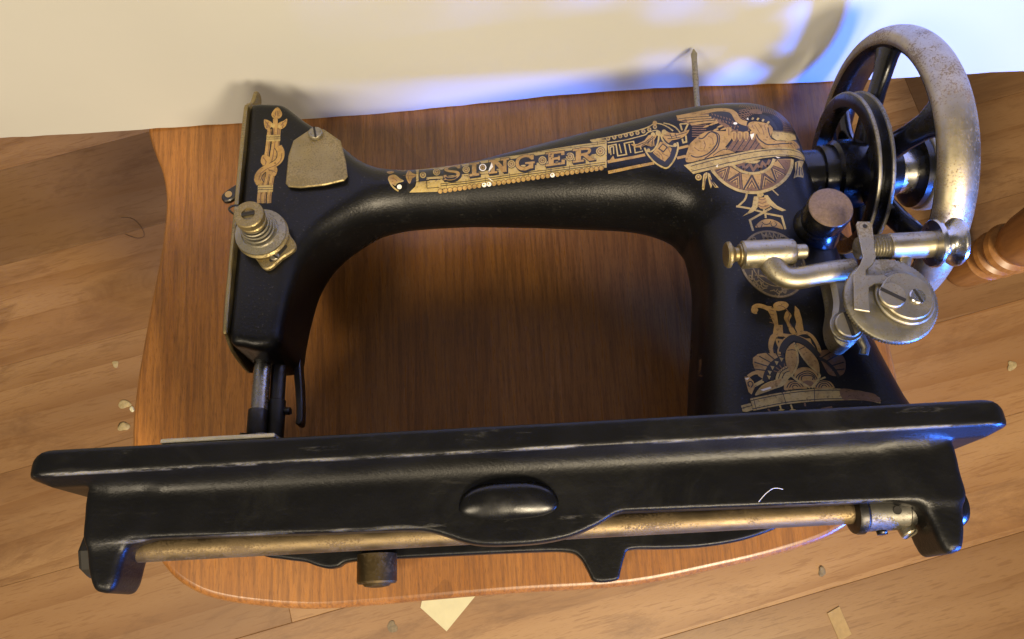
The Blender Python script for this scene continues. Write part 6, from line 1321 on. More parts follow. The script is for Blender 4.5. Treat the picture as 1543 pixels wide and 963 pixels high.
w 2 0.00 104.71 168.83 105.63 169.41 106.57 169.88 107.56 170.31 108.58 170.69 109.61 170.9 110.65 170.98 111.7 170.99 112.74 170.96 113.77 170.9 114.8 170.78 115.81 170.63 116.78 170.48 117.76 170.39 118.73 170.33 119.62 170.18 120.34 169.82 120.92 169.19 121.4 168.36 121.67 167.43 121.64 166.48 121.18 165.45 120.37 164.33 119.47 163.26 118.73 162.35 118.15 161.69 117.61 161.19 117.22 160.75 117.05 160.32 117.2 159.83 117.56 159.3 118.05 158.83 118.52 158.45 119.09 158.13 119.78 157.84 120.24 157.57 120.14 157.28 119.32 157 117.99 156.72 116.34 156.42 114.53 156.05 112.55 155.58 110.32 155.04 108.06 154.65 105.77 154.19 103.33 153.71 100.76 153.24 98.4 152.85 96.7 152.82 95.81 153.19 95.56 153.97 95.62 154.87 95.76 155.83 95.99 156.86 96.46 158.08 97.01 159.33 97.51 160.47 97.9 161.48 98.27 162.43 98.66 163.31 99.13 164.1 99.67 164.72 100.29 165.29 100.98 165.88 101.69 166.49 102.41 167.13 103.15 167.75 103.87 168.26
k 3 0.70 104.03 167.24 104.38 167.08 104.88 166.82 105.51 166.67 106.23 166.79 107.11 167.36 108.23 168.44 109.36 169.51 110.34 170.19 111.14 170.35 111.85 170.21 112.47 169.88 112.97 169.48 113.39 169.02 113.71 168.45 113.91 167.76 113.97 166.97 113.9 166.03 113.7 164.95 113.36 163.82 112.88 162.73 112.21 161.66 111.37 160.58 110.41 159.48 109.52 158.58 108.72 157.9 107.88 157.25 107.01 156.7 106.11 156.37 104.99 155.98 103.75 155.64 102.56 155.49 101.53 155.52 100.6 155.7 99.76 156.12 99.1 156.64 98.61 156.93
k 3 0.60 111.32 170.67 111.91 170.42 112.77 170.07 113.65 169.63 114.29 169.12 114.66 168.59 114.89 168.01 114.97 167.3 114.88 166.37 114.64 165.09 114.25 163.55 113.7 161.97 113.01 160.58 112.05 159.31 110.93 158.21 109.8 157.3 108.8 156.58 107.79 155.81 106.8 155.15 105.96 154.66 105.35 154.28
b 3 0.40 106.48 165.38 106.6 164.88 106.8 164.16 106.95 163.35 106.96 162.58 106.73 161.79 106.36 160.94 105.96 160.18 105.68 159.61
b 3 0.40 109.08 167.83 109.49 167.55 110.09 167.15 110.69 166.66 111.1 166.07 111.24 165.29 111.22 164.35 111.13 163.46 111.08 162.84
b 3 0.40 101.03 161.68 101.44 161.22 102.03 160.55 102.72 159.85 103.37 159.25 104.16 159.02 105.08 158.98 105.92 159.01 106.46 158.95
w 3 0.00 109.95 155.55 110.27 156.26 111.43 157.34 112.89 158.46 114.15 159.32 115.08 159.84 115.91 160.09 116.7 160.14 117.46 160.02 118.2 159.61 118.9 158.92 119.6 158.29 120.22 157.81 120.9 157.54 121.6 157.38 122.03 157.25 121.91 157.07 121.04 156.79 119.62 156.48 117.94 156.17 116.32 155.94 114.54 155.69 112.52 155.44 110.82 155.34
k 4 0.40 109.95 155.55 110.67 156.07 111.72 156.83 112.88 157.61 113.96 158.21 114.91 158.61 115.85 158.91 116.78 159.09 117.71 159.05 118.73 158.7 119.82 158.12 120.79 157.51 121.47 157.09
w 4 0.00 131.59 174.29 132.01 174.7 132.59 175.03 133.29 175.26 134.07 175.39 134.97 175.38 136 175.25 137.07 175.05 138.1 174.8 139.14 174.51 140.19 174.17 141.17 173.78 141.98 173.34 142.66 172.93 143.11 172.31 143.46 171.71 143.72 171.17 143.86 170.69 143.86 170.23 143.76 169.69 143.55 168.97 143.11 167.92 142.53 166.73 142.03 165.57 141.83 164.64 142.03 164.01 142.49 163.55 143.11 163.21 143.8 162.9 144.58 162.72 145.49 162.66 146.52 162.68 147.69 162.75 149.18 162.99 150.98 163.47 152.88 164.12 154.56 164.78 155.73 165.13 156.53 165.2 157.1 165.07 157.61 164.79 158.36 164.41 159.28 164.01 159.63 163.29 158.78 162.07 156.58 160.56 153.67 159.2 150.77 158.37 148.13 157.82 145.71 157.65 143.28 157.77 141.01 157.93 139.27 158.19 138.09 158.37 137.29 158.49 136.72 158.64 136.23 158.92 135.89 159.42 135.73 160.03 135.56 160.63 135.35 161.29 135.03 162.04 134.67 162.88 134.33 163.75 134.09 164.6 134 165.45 134.02 166.33 134.04 167.15 133.95 167.85 133.71 168.38 133.37 168.78 132.99 169.14 132.64 169.57 132.3 170.09 131.94 170.65 131.62 171.24 131.41 171.83 131.31 172.46 131.27 173.13 131.35 173.76
k 5 0.70 134.54 167.27 134.63 166.78 134.75 166.06 134.93 165.26 135.22 164.53 135.62 163.85 136.14 163.17 136.7 162.53 137.28 161.97 137.77 161.48 138.24 161.05 138.84 160.71 139.74 160.47 141.06 160.4 142.68 160.45 144.48 160.63 146.36 160.99 148.31 161.29 150.42 161.67 152.52 162.31 154.13 162.97
k 5 0.60 141.38 171.19 141.37 170.48 141.35 169.45 141.35 168.34 141.4 167.37 141.48 166.59 141.59 165.87 141.77 165.22 142.06 164.63 142.55 164.08 143.19 163.58 143.82 163.16 144.28 162.92
b 5 0.35 134.63 173.27 134.79 172.76 135.03 172.04 135.29 171.24 135.54 170.47 135.78 169.71 136.04 168.91 136.28 168.19 136.44 167.69
b 5 0.35 136.99 173.66 137.24 173.07 137.61 172.22 137.98 171.25 138.25 170.3 138.39 169.28 138.46 168.18 138.49 167.17 138.51 166.48
b 5 0.35 139.62 172.94 139.69 172.27 139.79 171.29 139.9 170.31 139.97 169.64
b 5 0.35 133.27 173.35 133.36 172.79 133.5 171.97 133.63 171.15 133.73 170.59
b 5 0.60 151.28 162.82 153.09 161.16 153.87 159.76
b 5 0.60 153.02 163.31 154.97 161.84 155.86 160.6
b 5 0.60 154.9 164 157 162.73 157.95 161.56
p 3 0.00 143.6 169.24 150.64 169.44 158.07 170.82 158.01 167.3 152.01 163.67 144.78 162.97 142.38 165.15
k 5 0.40 143.53 168.85 150.54 168.98 157.75 170.17
b 4 1.00 158.17 171.16 158.67 171.17 159.43 171.25 160.28 171.28 160.96 171.05 161.41 170.34 161.61 169.08 161.71 167.83 161.83 167.03
k 3 0.00 138.59 179.46 139.06 180.03 139.66 180.32 140.35 180.33 141.08 180.06 141.96 179.56 142.92 178.75 143.85 177.7 144.61 176.5 145.31 175.14 145.88 173.45 146.39 172.02 146.6 170.87 146.44 170.16 146.04 169.8 145.54 169.7 145.11 169.78 144.83 170.22 144.61 170.98 144.3 171.69 143.93 172.29 143.57 172.77 143.2 173.23 142.72 173.58 142.09 173.9 141.29 174.33 140.31 174.72 139.39 175.18 138.73 175.75 138.36 176.55 138.26 177.62 138.32 178.64
p 4 1.00 133.81 176.62 134.87 177.99
p 4 1.00 136.5 176.17 137.63 177.65
p 4 1.00 139.09 175.17 140.23 176.67
p 4 1.00 141.58 173.64 142.76 175.21
x 7 0.00 125.64 174.67 125.43 174.3 124.99 174.05 124.43 173.98 123.9 174.12 123.54 174.42 123.46 174.81 123.66 175.18 124.11 175.44 124.67 175.5 125.2 175.37 125.55 175.06
x 7 0.00 131.11 167.22 133.5 167.88 132.96 166.02 131.48 163.96 131.34 165.86
x 7 0.00 130.9 177.08 132.01 178.15 131.95 176.46
p 4 0.00 94.2 151.37 105.65 153.4 118.07 155.56 129.66 157.48 138.82 158.22 145.86 158.58 152.13 159.28 158.13 159.97 162.05 159.08 161.16 155.55 156.97 153.76 151.34 153.67 143.85 153.03 135.55 152.33 126.23 150.29 117.02 148.78 107.82 147.14 98.42 145.66
k 5 0.45 97.67 150.28 99.64 150.73 102.43 151.29 105.62 151.98 108.67 152.62 111.46 153.05 114.36 153.6 117.27 154.13 120.18 154.63 123.07 155.13 125.97 155.63 128.86 156.07 131.74 156.44 134.72 156.73 137.76 156.95 140.64 157.09 143.26 157.31 145.4 157.43 147.22 157.49 148.98 157.67 150.73 157.83 152.6 158.05 154.4 158.16 156.15 158.36 157.78 158.69 158.97 158.67 159.85 158.47 160.47 158.18 160.91 157.96
k 5 0.45 97.75 147.34 99.56 147.56 102.19 147.94 105.17 148.39 108.12 148.95 110.88 149.38 113.78 149.96 116.71 150.54 119.62 151.08 122.56 151.61 125.54 152.13 128.45 152.6 131.16 152.98 133.67 153.25 136.02 153.43 138.22 153.54 140.27 153.62 142.14 153.69 143.9 153.82 145.55 153.85 147.36 153.99 149.3 154.06 151.46 154.3 153.58 154.59 155.58 155.04 157.2 155.3 158.51 155.38 159.62 155.49 160.53 155.74
x 6 0.00 110.32 148.94 111.58 149.91 111.09 148.11
x 6 0.00 141.96 152.98 144.6 152.19 143.17 151.83
w 1 0.00 107.58 147.13 111.53 147.81 119.52 149.32 128.34 150.53 137.04 150.99 144.97 151.41 151.35 152.17 150.03 147.36 146.58 141.3 142.17 136.78 136.84 133.52 129.31 131.65 123.51 132.4 117.91 134.38 113.42 138.09 109.83 142.18
b 2 0.00 109.25 146.95 119.44 148.82 128.25 150.03 144.92 151.16 150.27 151.48 148.9 146.84 145.74 141.53 141.63 137.31 136.59 134.33 129.46 132.52 124.05 133.1 118.51 135.21 114.13 138.54 110.52 142.6
w 3 0.00 117.65 148.43 122.17 144.39 114.53 139.74
k 4 0.35 117.65 148.43 122.17 144.39 114.53 139.74 117.65 148.43
w 3 0.00 122.73 143.86 127.89 142.75 121.82 133.73
k 4 0.35 122.73 143.86 127.89 142.75 121.82 133.73 122.73 143.86
w 3 0.00 128.31 142.71 133.29 142.93 130.59 132.94
k 4 0.35 128.31 142.71 133.29 142.93 130.59 132.94 128.31 142.71
w 3 0.00 134.27 143.63 138.39 146.37 139.52 137.44
k 4 0.35 134.27 143.63 138.39 146.37 139.52 137.44 134.27 143.63
w 3 0.00 139.29 147.82 142.7 151.15 146.05 144.3
k 4 0.35 139.29 147.82 142.7 151.15 146.05 144.3 139.29 147.82
k 5 0.45 109.96 145.91 117.05 148.72 112.73 139.12
w 5 0.60 110.58 145.51 116.11 147.7 112.73 140.18
k 5 0.45 111.21 145.12 115.18 146.69 112.72 141.24
w 5 0.60 111.83 144.72 114.24 145.67 112.75 142.36
k 5 0.45 115.34 139.45 121.55 143.18 120.35 133.82
w 5 0.60 116.1 139.19 120.87 141.98 120.06 134.9
k 5 0.45 116.85 138.93 120.28 140.93 119.71 135.86
w 5 0.60 117.61 138.67 119.69 139.89 119.35 136.81
k 5 0.45 122.24 133.7 127.91 141.88 130.19 133.06
w 5 0.60 123.21 134.11 127.64 140.49 129.4 133.59
k 5 0.45 124.21 134.56 127.38 139.11 128.63 134.14
w 5 0.60 125.21 135 127.11 137.73 127.9 134.75
k 5 0.45 131.3 133.38 134.2 142.28 139.27 137.21
w 5 0.60 132.12 134.19 134.36 141.09 138.34 137.18
k 5 0.45 133 135.08 134.55 139.95 137.41 137.15
w 5 0.60 133.8 135.86 134.75 138.82 136.48 137.12
k 5 0.45 139.91 138.4 138.86 146.59 145.31 141.74
w 5 0.60 140.28 139.1 139.49 145.52 144.49 141.7
k 5 0.45 140.65 139.8 140.11 144.44 143.69 141.69
w 5 0.60 141.02 140.49 140.74 143.38 142.87 141.65
p 6 1.50 119.05 149.1 119.63 148.44 120.46 147.48 121.42 146.47 122.37 145.63 123.32 144.98 124.32 144.43 125.34 143.97 126.34 143.63 127.3 143.42 128.25 143.34 129.19 143.34 130.16 143.39 131.13 143.46 132.12 143.58 133.12 143.79 134.14 144.13 135.24 144.63 136.39 145.26 137.5 146 138.48 146.86 139.34 147.99 140.13 149.34 140.77 150.6 141.23 151.48
k 4 0.00 120.33 149.02 126.5 149.89 134.01 150.92 140.81 151.51 138.14 147.39 134.27 144.88 130.28 144.13 126.48 144.47 122.96 146.59
b 5 1.40 121.53 148.44 124.72 149.49 124.58 145.99 128.13 149.28 129.17 145.2 131.88 148.54 133.08 145.45 134.7 149.87 136.4 147.25 138.8 151.13
p 5 0.00 126.16 150.41 127.48 150.68 129.78 150.97 132.14 151.17 133.63 151.2 133.9 150.94 133.48 150.48 132.74 149.98 132.07 149.63 131.5 149.46 130.87 149.38 130.18 149.38 129.45 149.45 128.42 149.61 127.18 149.87 126.24 150.16
p 6 1.60 107.94 146.8 108.34 146.05 108.92 144.99 109.6 143.8 110.32 142.63 111 141.38 111.82 140.24 112.7 139.12 113.63 138.07 114.63 137.11 115.67 136.2 116.79 135.36 117.95 134.55 119.21 133.79 120.61 133.2 122.05 132.7 123.49 132.31 124.9 132 126.3 131.77 127.76 131.68 129.33 131.75 131.1 132.02 133.01 132.45 134.92 133.01 136.65 133.63 138.22 134.39 139.68 135.26 140.98 136.11 142.22 137.02 143.39 137.99 144.54 139.11 145.61 140.28 146.65 141.58 147.59 142.92 148.4 144.28 149.11 145.62 149.81 147.06 150.31 148.41 150.77 149.89 151.08 151.12 151.32 152.01
p 1 0.00 102.44 143.34 102.12 142.46 101.47 141.94 100.65 141.86 99.86 142.23 99.33 142.98 99.19 143.87 99.49 144.72 100.18 145.32 101.02 145.44 101.78 145.01 102.32 144.28
b 2 0.00 101.86 143.41 101.65 142.84 101.24 142.51 100.7 142.46 100.19 142.71 99.84 143.18 99.75 143.76 99.95 144.33 100.39 144.71 100.93 144.76 101.44 144.51 101.79 144.04
p 3 0.00 101.35 143.71 101.25 143.43 101.03 143.25 100.77 143.23 100.51 143.35 100.34 143.59 100.29 143.88 100.39 144.16 100.61 144.35 100.88 144.38 101.14 144.25 101.31 144.01
p 1 0.00 103.44 144.64 103.89 145.22 104.41 145.61 104.92 145.85 105.28 145.86 105.41 145.51 105.4 144.86 105.29 144.08 105.17 143.45 104.99 142.98 104.7 142.51 104.39 142 104.08 141.26 103.82 140.2 103.51 138.79 103.27 137.59 103.02 136.78 102.75 136.49 102.45 136.51 102.19 136.76 102.04 137.18 102.06 137.89 102.2 138.88 102.45 140.08 102.62 141.07 102.76 141.98 102.95 143.02 103.13 143.86
p 1 0.00 105.67 145.59 106.78 144.65 107.3 140.72 110.06 136.33 108.25 136.62 107.3 138.89 106.22 136.56 105.7 139.17 105.46 142.45
b 2 0.40 104.2 144.06 102.88 137.45
b 2 0.60 106.34 142.8 107.04 138.45
k 2 0.60 106.77 141.31 108.71 137.01
p 1 0.00 152.68 150.42 156.28 152.75 160.01 154.07 157.05 149.33 156.72 143.96 155.73 141.53 154.3 141.53 151.72 141.11 149.38 139.73 151.53 144.45 152.08 147.74
k 2 0.70 154.47 151.05 153 146.35 151.17 141.82
k 2 0.70 155.19 148.64 153.36 142.37
k 2 0.70 156.26 148.5 155.63 143.03
p 1 1.00 123.64 131.91 123.39 131.22 123.05 130.24 122.58 129.15 121.97 128.13 121.04 127.13 119.88 126.08 118.77 125.16 118.01 124.52
p 1 1.10 117.04 124.62 123.53 122.69 129.79 120.06
p 1 0.70 136.97 133.03 139.3 129.47
p 1 1.10 134.39 122.4 129.75 119.82 122.43 116.01 123.05 109.84
p 1 1.10 130.57 122.16 130.33 119.55 138.68 117.14 139.2 109.78
p 1 1.00 130.75 119.52 130.55 116.69
p 2 0.00 129.09 131.57 129.63 131.69 130.37 131.69 131.09 131.59 131.6 131.41 131.85 131.12 131.95 130.72 131.91 130.3 131.77 129.94 131.49 129.64 131.07 129.36 130.59 129.16 130.14 129.07 129.7 129.14 129.24 129.33 128.84 129.59 128.59 129.9 128.53 130.3 128.59 130.79 128.77 131.26
p 2 0.00 126.84 129.52 129.18 129.62 128.74 126.14 127.33 122.84 124.86 120.6 119.13 118.46 122.37 120.75 125 123.94 126.06 127.39
p 2 0.00 132.19 129.92 133.88 129.91 135.22 126.79 137.51 123.41 141.6 120.52 139.42 120.08 135.63 122.32 133.14 124.88 131.86 128
w 2 0.00 129.06 128.9 132.4 128.69 133.02 125.37 134.14 123.37 131.36 121.87 128.91 122.26 127.91 123.76
b 3 0.60 128.94 128.18 129.2 128 129.59 127.73 130.03 127.48 130.48 127.36 131 127.42 131.58 127.61 132.12 127.82 132.49 127.96
b 3 0.60 128.54 126.15 128.82 125.94 129.26 125.66 129.76 125.41 130.27 125.3 130.85 125.4 131.5 125.66 132.1 125.93 132.53 126.14
b 3 0.60 128.2 124.22 128.55 123.98 129.06 123.61 129.67 123.28 130.32 123.13 131.1 123.26 132.01 123.57 132.85 123.91 133.43 124.14
w 2 0.00 124.61 111.64 124.44 112 124.74 112.54 125.26 113.14 125.78 113.68 126.29 114.16 126.88 114.64 127.52 115.07 128.16 115.42 128.8 115.68 129.46 115.86 130.13 115.99 130.77 116.06 131.39 116.09 132 116.06 132.61 115.97 133.23 115.81 133.91 115.57 134.63 115.24 135.31 114.86 135.91 114.47 136.4 114.09 136.82 113.69 137.18 113.25 137.47 112.73 137.78 111.99 138.07 111.11 138.2 110.32 137.98 109.87 137.34 109.95 136.36 110.38 135.22 110.9 134.1 111.29 133.03 111.5 131.93 111.64 130.79 111.74 129.62 111.8 128.26 111.76 126.76 111.62 125.44 111.54
k 3 0.40 128.25 114.7 128.38 114.41 128.55 113.97 128.8 113.54 129.14 113.24 129.63 113.09 130.25 113.02 130.88 113.05 131.42 113.19 131.87 113.53 132.28 114.04 132.62 114.55 132.86 114.89
k 3 0.40 125.26 113.01 125.32 112.71 125.41 112.29 125.54 111.86 125.74 111.57 126.05 111.43 126.43 111.37 126.84 111.42 127.19 111.57 127.5 111.92 127.79 112.43 128.04 112.94 128.21 113.29
k 3 0.40 132.45 113.27 132.52 112.98 132.62 112.55 132.77 112.12 132.99 111.83 133.32 111.69 133.74 111.63 134.18 111.67 134.57 111.83 134.9 112.17 135.21 112.68 135.48 113.19 135.66 113.54""",
 'pillar_decal': """w 0 2.20 117.35 66.1 117.04 66.14 116.59 66.19 116.16 66.31 115.9 66.54 115.86 66.95 115.95 67.51 116.14 68.07 116.43 68.51 116.84 68.81 117.36 69.04 117.95 69.19 118.54 69.24 119.15 69.18 119.81 69.01 120.46 68.78 121.07 68.52 121.67 68.2 122.27 67.81 122.79 67.44 123.15 67.18
w 1 0.00 118.09 66.98 117.86 66.42 117.4 66.03 116.85 65.91 116.36 66.09 116.04 66.53 116 67.1 116.23 67.66 116.69 68.05 117.24 68.17 117.73 67.99 118.05 67.55
w 0 0.00 121.82 69.05 124.71 68.52 126.36 66.64 126.51 63.78 126.19 58.77 128.14 58.65 127.55 54.05 122.68 54.12 124.25 58.88 123.45 63.25 122.43 66.87
w 0 0.00 135.9 68.23 137.47 65.99 137.84 61 137.41 54.53 134.38 54 133.71 56.93 134.95 59.73 134.66 63.31
w 0 0.00 125.88 69.53 126.33 69.98 126.96 70.35 127.68 70.64 128.43 70.82 129.24 70.88 130.13 70.84 130.99 70.7 131.68 70.48 132.23 70.16 132.68 69.72 132.97 69.24 133.02 68.75 132.79 68.24 132.31 67.68 131.68 67.15 131 66.72 130.2 66.41 129.27 66.17 128.34 66.03 127.57 66 126.96 66.1 126.45 66.31 126.04 66.63 125.77 67.03 125.6 67.58 125.55 68.26 125.63 68.96
w 0 0.00 131.46 65.63 132.02 65.49 132.63 64.91 133.12 64.14 133.35 63.39 133.13 62.71 132.58 61.99 132.03 61.2 131.79 60.29 131.95 59.09 132.46 57.79 133.04 56.54 133.4 55.5 133.6 54.76 133.78 54.26 133.83 53.91 133.67 53.7 133.21 53.56 132.5 53.53 131.75 53.7 131.16 54.19 130.81 55.18 130.63 56.6 130.42 58.03 130.24 59.26 130.02 60.18 129.72 60.86 129.51 61.49 129.51 62.19 129.81 63.14 130.32 64.23 130.91 65.15
b 1 0.50 128.05 68.69 128.51 68.6 129.17 68.49 129.89 68.26 130.54 67.82 131.14 67.08 131.75 66.1 132.25 65.06 132.5 64.14 132.38 63.43 131.97 62.8 131.54 62.16 131.34 61.38 131.5 60.31 131.76 58.97 132.15 57.81 132.42 57
b 1 0.40 123.42 66.81 125.58 65.97
b 1 0.40 123.05 64.7 125.21 63.86
b 1 0.40 122.68 62.59 124.83 61.76
b 1 0.40 122.31 60.49 124.43 59.63
w 1 1.70 120.48 44.31 120.36 45.03 120.19 46.06 120.18 47.32 120.32 48.51 120.67 49.83 121.2 51.35 122 52.74 123.11 53.61 124.86 53.81 127.1 53.53 129.3 53.09 130.91 52.82 131.72 52.77 132.05 52.8 132.13 52.85 132.22 52.88
w 1 1.60 132.17 52.61 131.4 52.43 130.3 52.2 129.08 51.82 127.94 51.19 126.97 50.27 126.03 49.11 125.2 47.92 124.55 46.89 124.07 45.97 123.86 45.2 123.75 44.57 123.66 44.13
w 1 1.40 120.55 42.95 120.54 43.8 120.5 45.01 120.58 46.42 120.84 47.79 121.33 49.14 122.02 50.59 122.84 51.98 123.44 52.9 123.89 53.28 124.26 53.28 124.55 53.12 124.76 53.03
w 1 1.60 132.22 52.88 133.25 53.2 134.73 53.68 136.32 54.09 137.67 54.16 138.71 53.83 139.61 53.24 140.39 52.45 141.01 51.5 141.53 50.33 141.98 49 142.33 47.67 142.53 46.5 142.61 45.56 142.63 44.79 142.6 44.17 142.58 43.73
w 1 1.50 131.85 52.62 132.82 52.33 134.23 51.92 135.68 51.34 136.91 50.65 137.89 49.78 138.75 48.72 139.47 47.64 140 46.66 140.3 45.77 140.49 44.98 140.59 44.31 140.67 43.84
w 1 1.00 123.79 51.45 125.94 50.94 124.1 47.95 123.79 51.45
w 1 1.00 136.27 50.69 139.16 50.52 139.52 47.4 137.17 50.29
w 1 0.00 111.19 42.79 113.75 44.56 117.04 44.92 121.48 44.53 125.43 43.21 124.63 39.26 120.83 38.05 117.28 34.24 114.54 31.67 112.11 33.86 110.98 37.27 110.68 40.05
k 2 0.55 117.73 35.88 109.6 37.54
k 2 0.55 118.66 37.68 111.48 40.67
k 2 0.55 120.04 39.33 114.19 43.43
k 2 0.55 121.63 40.58 117.48 45.56
k 2 0.55 123.43 41.43 121.33 47.08
k 2 0.55 125.31 41.84 125.33 47.74
k 3 2.20 114.42 31.01 114.67 31.7 115.01 32.68 115.54 33.86 116.13 34.97 116.86 36.08 117.71 37.26 118.73 38.45 119.88 39.53 121.29 40.46 122.94 41.33 124.5 42.07 125.62 42.63
k 3 3.00 117.05 31.53 117.37 32.25 117.86 33.31 118.48 34.48 119.09 35.47 119.76 36.29 120.52 37.04 121.33 37.72 122.18 38.34 123.15 38.88 124.16 39.3 125.07 39.63 125.7 39.87
p 4 0.00 116.01 33.91 117.78 33.37 116.57 31.69
p 4 0.00 116.73 36.21 118.55 35.7 117.37 34.04
p 4 0.00 118.44 38.49 120.23 37.95 119.04 36.28
p 4 0.00 120.8 40.76 122.63 40.25 121.4 38.53
p 4 0.00 123.35 42.33 125.16 41.79 123.95 40.1
p 2 0.00 119.56 31.39 119.63 32.05 119.92 32.94 120.41 33.93 120.86 34.71 121.34 35.29 121.89 35.77 122.49 36.19 123.11 36.58 123.8 37.05 124.56 37.54 125.29 37.85 125.88 37.76 126.37 37.07 126.78 35.95 127.04 34.72 127.01 33.67 126.63 32.83 126.04 32.14 125.32 31.55 124.58 31.1 123.8 30.81 122.92 30.66 122.06 30.61 121.33 30.63 120.71 30.67 120.16 30.77 119.76 30.99
k 4 0.40 120.93 31.97 121.23 32.58 121.68 33.5 122.25 34.48 122.87 35.26 123.72 35.85 124.75 36.36 125.72 36.77 126.39 37.06
k 4 0.40 122.5 31.88 122.8 32.38 123.23 33.11 123.8 33.92 124.33 34.51 124.94 34.87 125.63 35.1 126.27 35.26 126.72 35.37
b 4 0.50 122.04 34.88 119.54 35.94
b 4 0.50 122.73 35.65 120.86 37.47
b 4 0.50 123.68 36.19 122.73 38.61
b 4 0.50 124.88 36.45 125.05 39.18
b 0 0.00 141.94 43.76 142.85 44.5 144.29 44.82 145.9 44.88 147.31 44.82 148.49 44.67 149.61 44.35 150.62 43.86 151.49 43.22 152.15 42.33 152.73 41.28 153.18 40.15 153.38 38.96 153.19 37.57 152.86 36.1 152.38 34.72 151.79 33.59 151.13 32.78 150.44 32.25 149.66 31.9 148.8 31.72 147.77 31.68 146.6 31.8 145.46 32.11 144.55 32.62 143.97 33.39 143.6 34.37 143.27 35.5 142.94 36.79 142.5 38.47 142 40.46 141.71 42.34
k 1 0.60 142.58 40.93 148.44 44.07
k 1 0.60 144.06 38.81 151.29 42.51
k 1 0.60 145.46 36.65 152.53 38.28
k 1 0.60 146.31 34.6 152.12 34.93
k 2 1.60 141.31 41 141.94 40.64 142.85 40.11 143.84 39.48 144.68 38.77 145.3 37.94 145.95 37.08 146.54 36.16 147.08 35.22 147.6 34.14 147.97 32.88 148.38 31.81 148.67 31.06
k 2 3.00 125.06 44.73 125.31 45.34 125.67 46.23 126.19 47.26 126.72 48.14 127.41 48.95 128.22 49.77 129.06 50.5 129.86 51.06 130.57 51.47 131.21 51.71 131.86 51.78 132.61 51.65 133.53 51.28 134.57 50.72 135.66 50.05 136.65 49.29 137.53 48.4 138.35 47.39 139.02 46.27 139.66 45.26 140.26 44.27 140.8 43.26 141.17 42.32 141.44 41.67
w 3 0.00 131.43 49.11 131.82 48.71 132.02 47.89 132.07 46.83 132.01 45.7 131.99 44.61 131.9 43.41 131.64 42.11 131.34 40.9 130.92 39.69 130.32 38.4 129.68 37.21 129.11 36.24 128.55 35.38 127.98 34.61 127.44 34.11 126.98 34.03 126.6 34.52 126.28 35.46 126.04 36.62 125.88 37.76 125.9 38.96 125.91 40.17 126 41.39 126.25 42.59 126.57 43.71 126.94 44.76 127.41 45.74 128.05 46.67 128.86 47.54 129.82 48.36 130.74 48.94
k 4 0.40 127.8 45.6 130.09 45.81 131.62 45.38
w 3 0.00 132.72 49.03 133.23 49.01 133.99 48.72 134.85 48.23 135.68 47.63 136.48 46.88 137.23 45.92 138.04 44.94 138.76 43.95 139.4 42.93 139.89 41.8 140.38 40.73 140.73 39.69 140.86 38.61 140.83 37.5 140.77 36.49 140.65 35.58 140.5 34.69 140.28 33.8 139.92 33.11 139.52 32.91 139.05 33.34 138.49 34.25 137.81 35.34 137.12 36.45 136.4 37.57 135.71 38.87 134.97 40.15 134.33 41.4 133.86 42.73 133.43 44.05 133.05 45.28 132.81 46.37 132.65 47.32 132.5 48.12 132.5 48.71
k 4 0.40 133.28 45.62 136.19 46.9
p 4 0.90 131.61 49.37 131.74 48.47 131.93 47.18 132 45.67 132.07 44.33 132.04 43.12 131.85 41.83 131.68 40.66 131.41 39.54 130.95 38.43 130.4 37.36 129.84 36.4 129.3 35.56 128.75 34.84 128.17 34.21 127.63 33.68 127.23 33.29
p 4 0.80 132.55 48.15 132.71 47.36 132.84 46.18 133.12 44.87 133.54 43.57 134 42.17 134.64 40.73 135.39 39.29 136.12 37.85 137.16 36.46 138.36 35.05 139.46 33.79 140.15 32.87
w 3 0.00 128.58 33.57 128.8 34.22 129.11 34.83 129.51 35.39 129.99 35.86 130.57 36.22 131.25 36.51 131.99 36.72 132.73 36.84 133.49 36.87 134.29 36.82 135.08 36.67 135.84 36.39 136.6 35.95 137.36 35.35 138.04 34.69 138.56 34.04 138.87 33.34 139.08 32.65 139.18 31.97 139.07 31.28 138.69 30.54 138.05 29.75 137.28 28.97 136.64 28.37 136.12 27.89 135.65 27.5 135.13 27.25 134.51 27.18 133.7 27.35 132.76 27.73 131.82 28.21 131.01 28.69 130.36 29.17 129.82 29.71 129.36 30.28 128.97 30.85 128.7 31.49 128.53 32.18 128.47 32.88
k 5 0.50 128.35 30.89 128.66 31.37 129.1 32.07 129.68 32.81 130.45 33.46 131.48 34 132.66 34.47 133.87 34.81 134.91 34.91 135.78 34.7 136.55 34.25 137.17 33.65 137.64 33.02 138.01 32.34 138.25 31.55 138.39 30.82 138.5 30.32
k 5 0.50 129.76 30.81 129.95 31.21 130.21 31.79 130.58 32.4 131.1 32.89 131.88 33.28 132.85 33.63 133.84 33.86 134.71 33.92 135.47 33.76 136.18 33.42 136.77 32.98 137.23 32.54 137.44 32.01 137.46 31.38 137.4 30.79 137.37 30.38
k 5 0.50 131.17 30.73 131.23 31.05 131.32 31.51 131.48 31.98 131.79 32.35 132.32 32.59 133 32.76 133.74 32.85 134.43 32.86 135.12 32.77 135.83 32.6 136.43 32.35 136.82 32.06 136.87 31.68 136.68 31.2 136.42 30.75 136.25 30.44
b 5 0.00 131.39 29 131.47 29.42 131.87 29.82 132.42 30.13 132.99 30.3 133.64 30.32 134.42 30.22 135.17 30.04 135.72 29.8 136.08 29.5 136.31 29.13 136.4 28.75 136.33 28.39 136 27.98 135.47 27.52 134.82 27.17 134.17 27.07 133.42 27.34 132.55 27.87 131.8 28.49
p 6 1.10 126.92 33.31 128.97 30.85 134.42 26.73
p 6 1.10 140.15 32.87 139 30.29 135.05 26.69
p 6 1.00 126.92 33.31 123.95 31.14 121.65 29.23
p 6 0.80 139 30.29 142.4 31.42
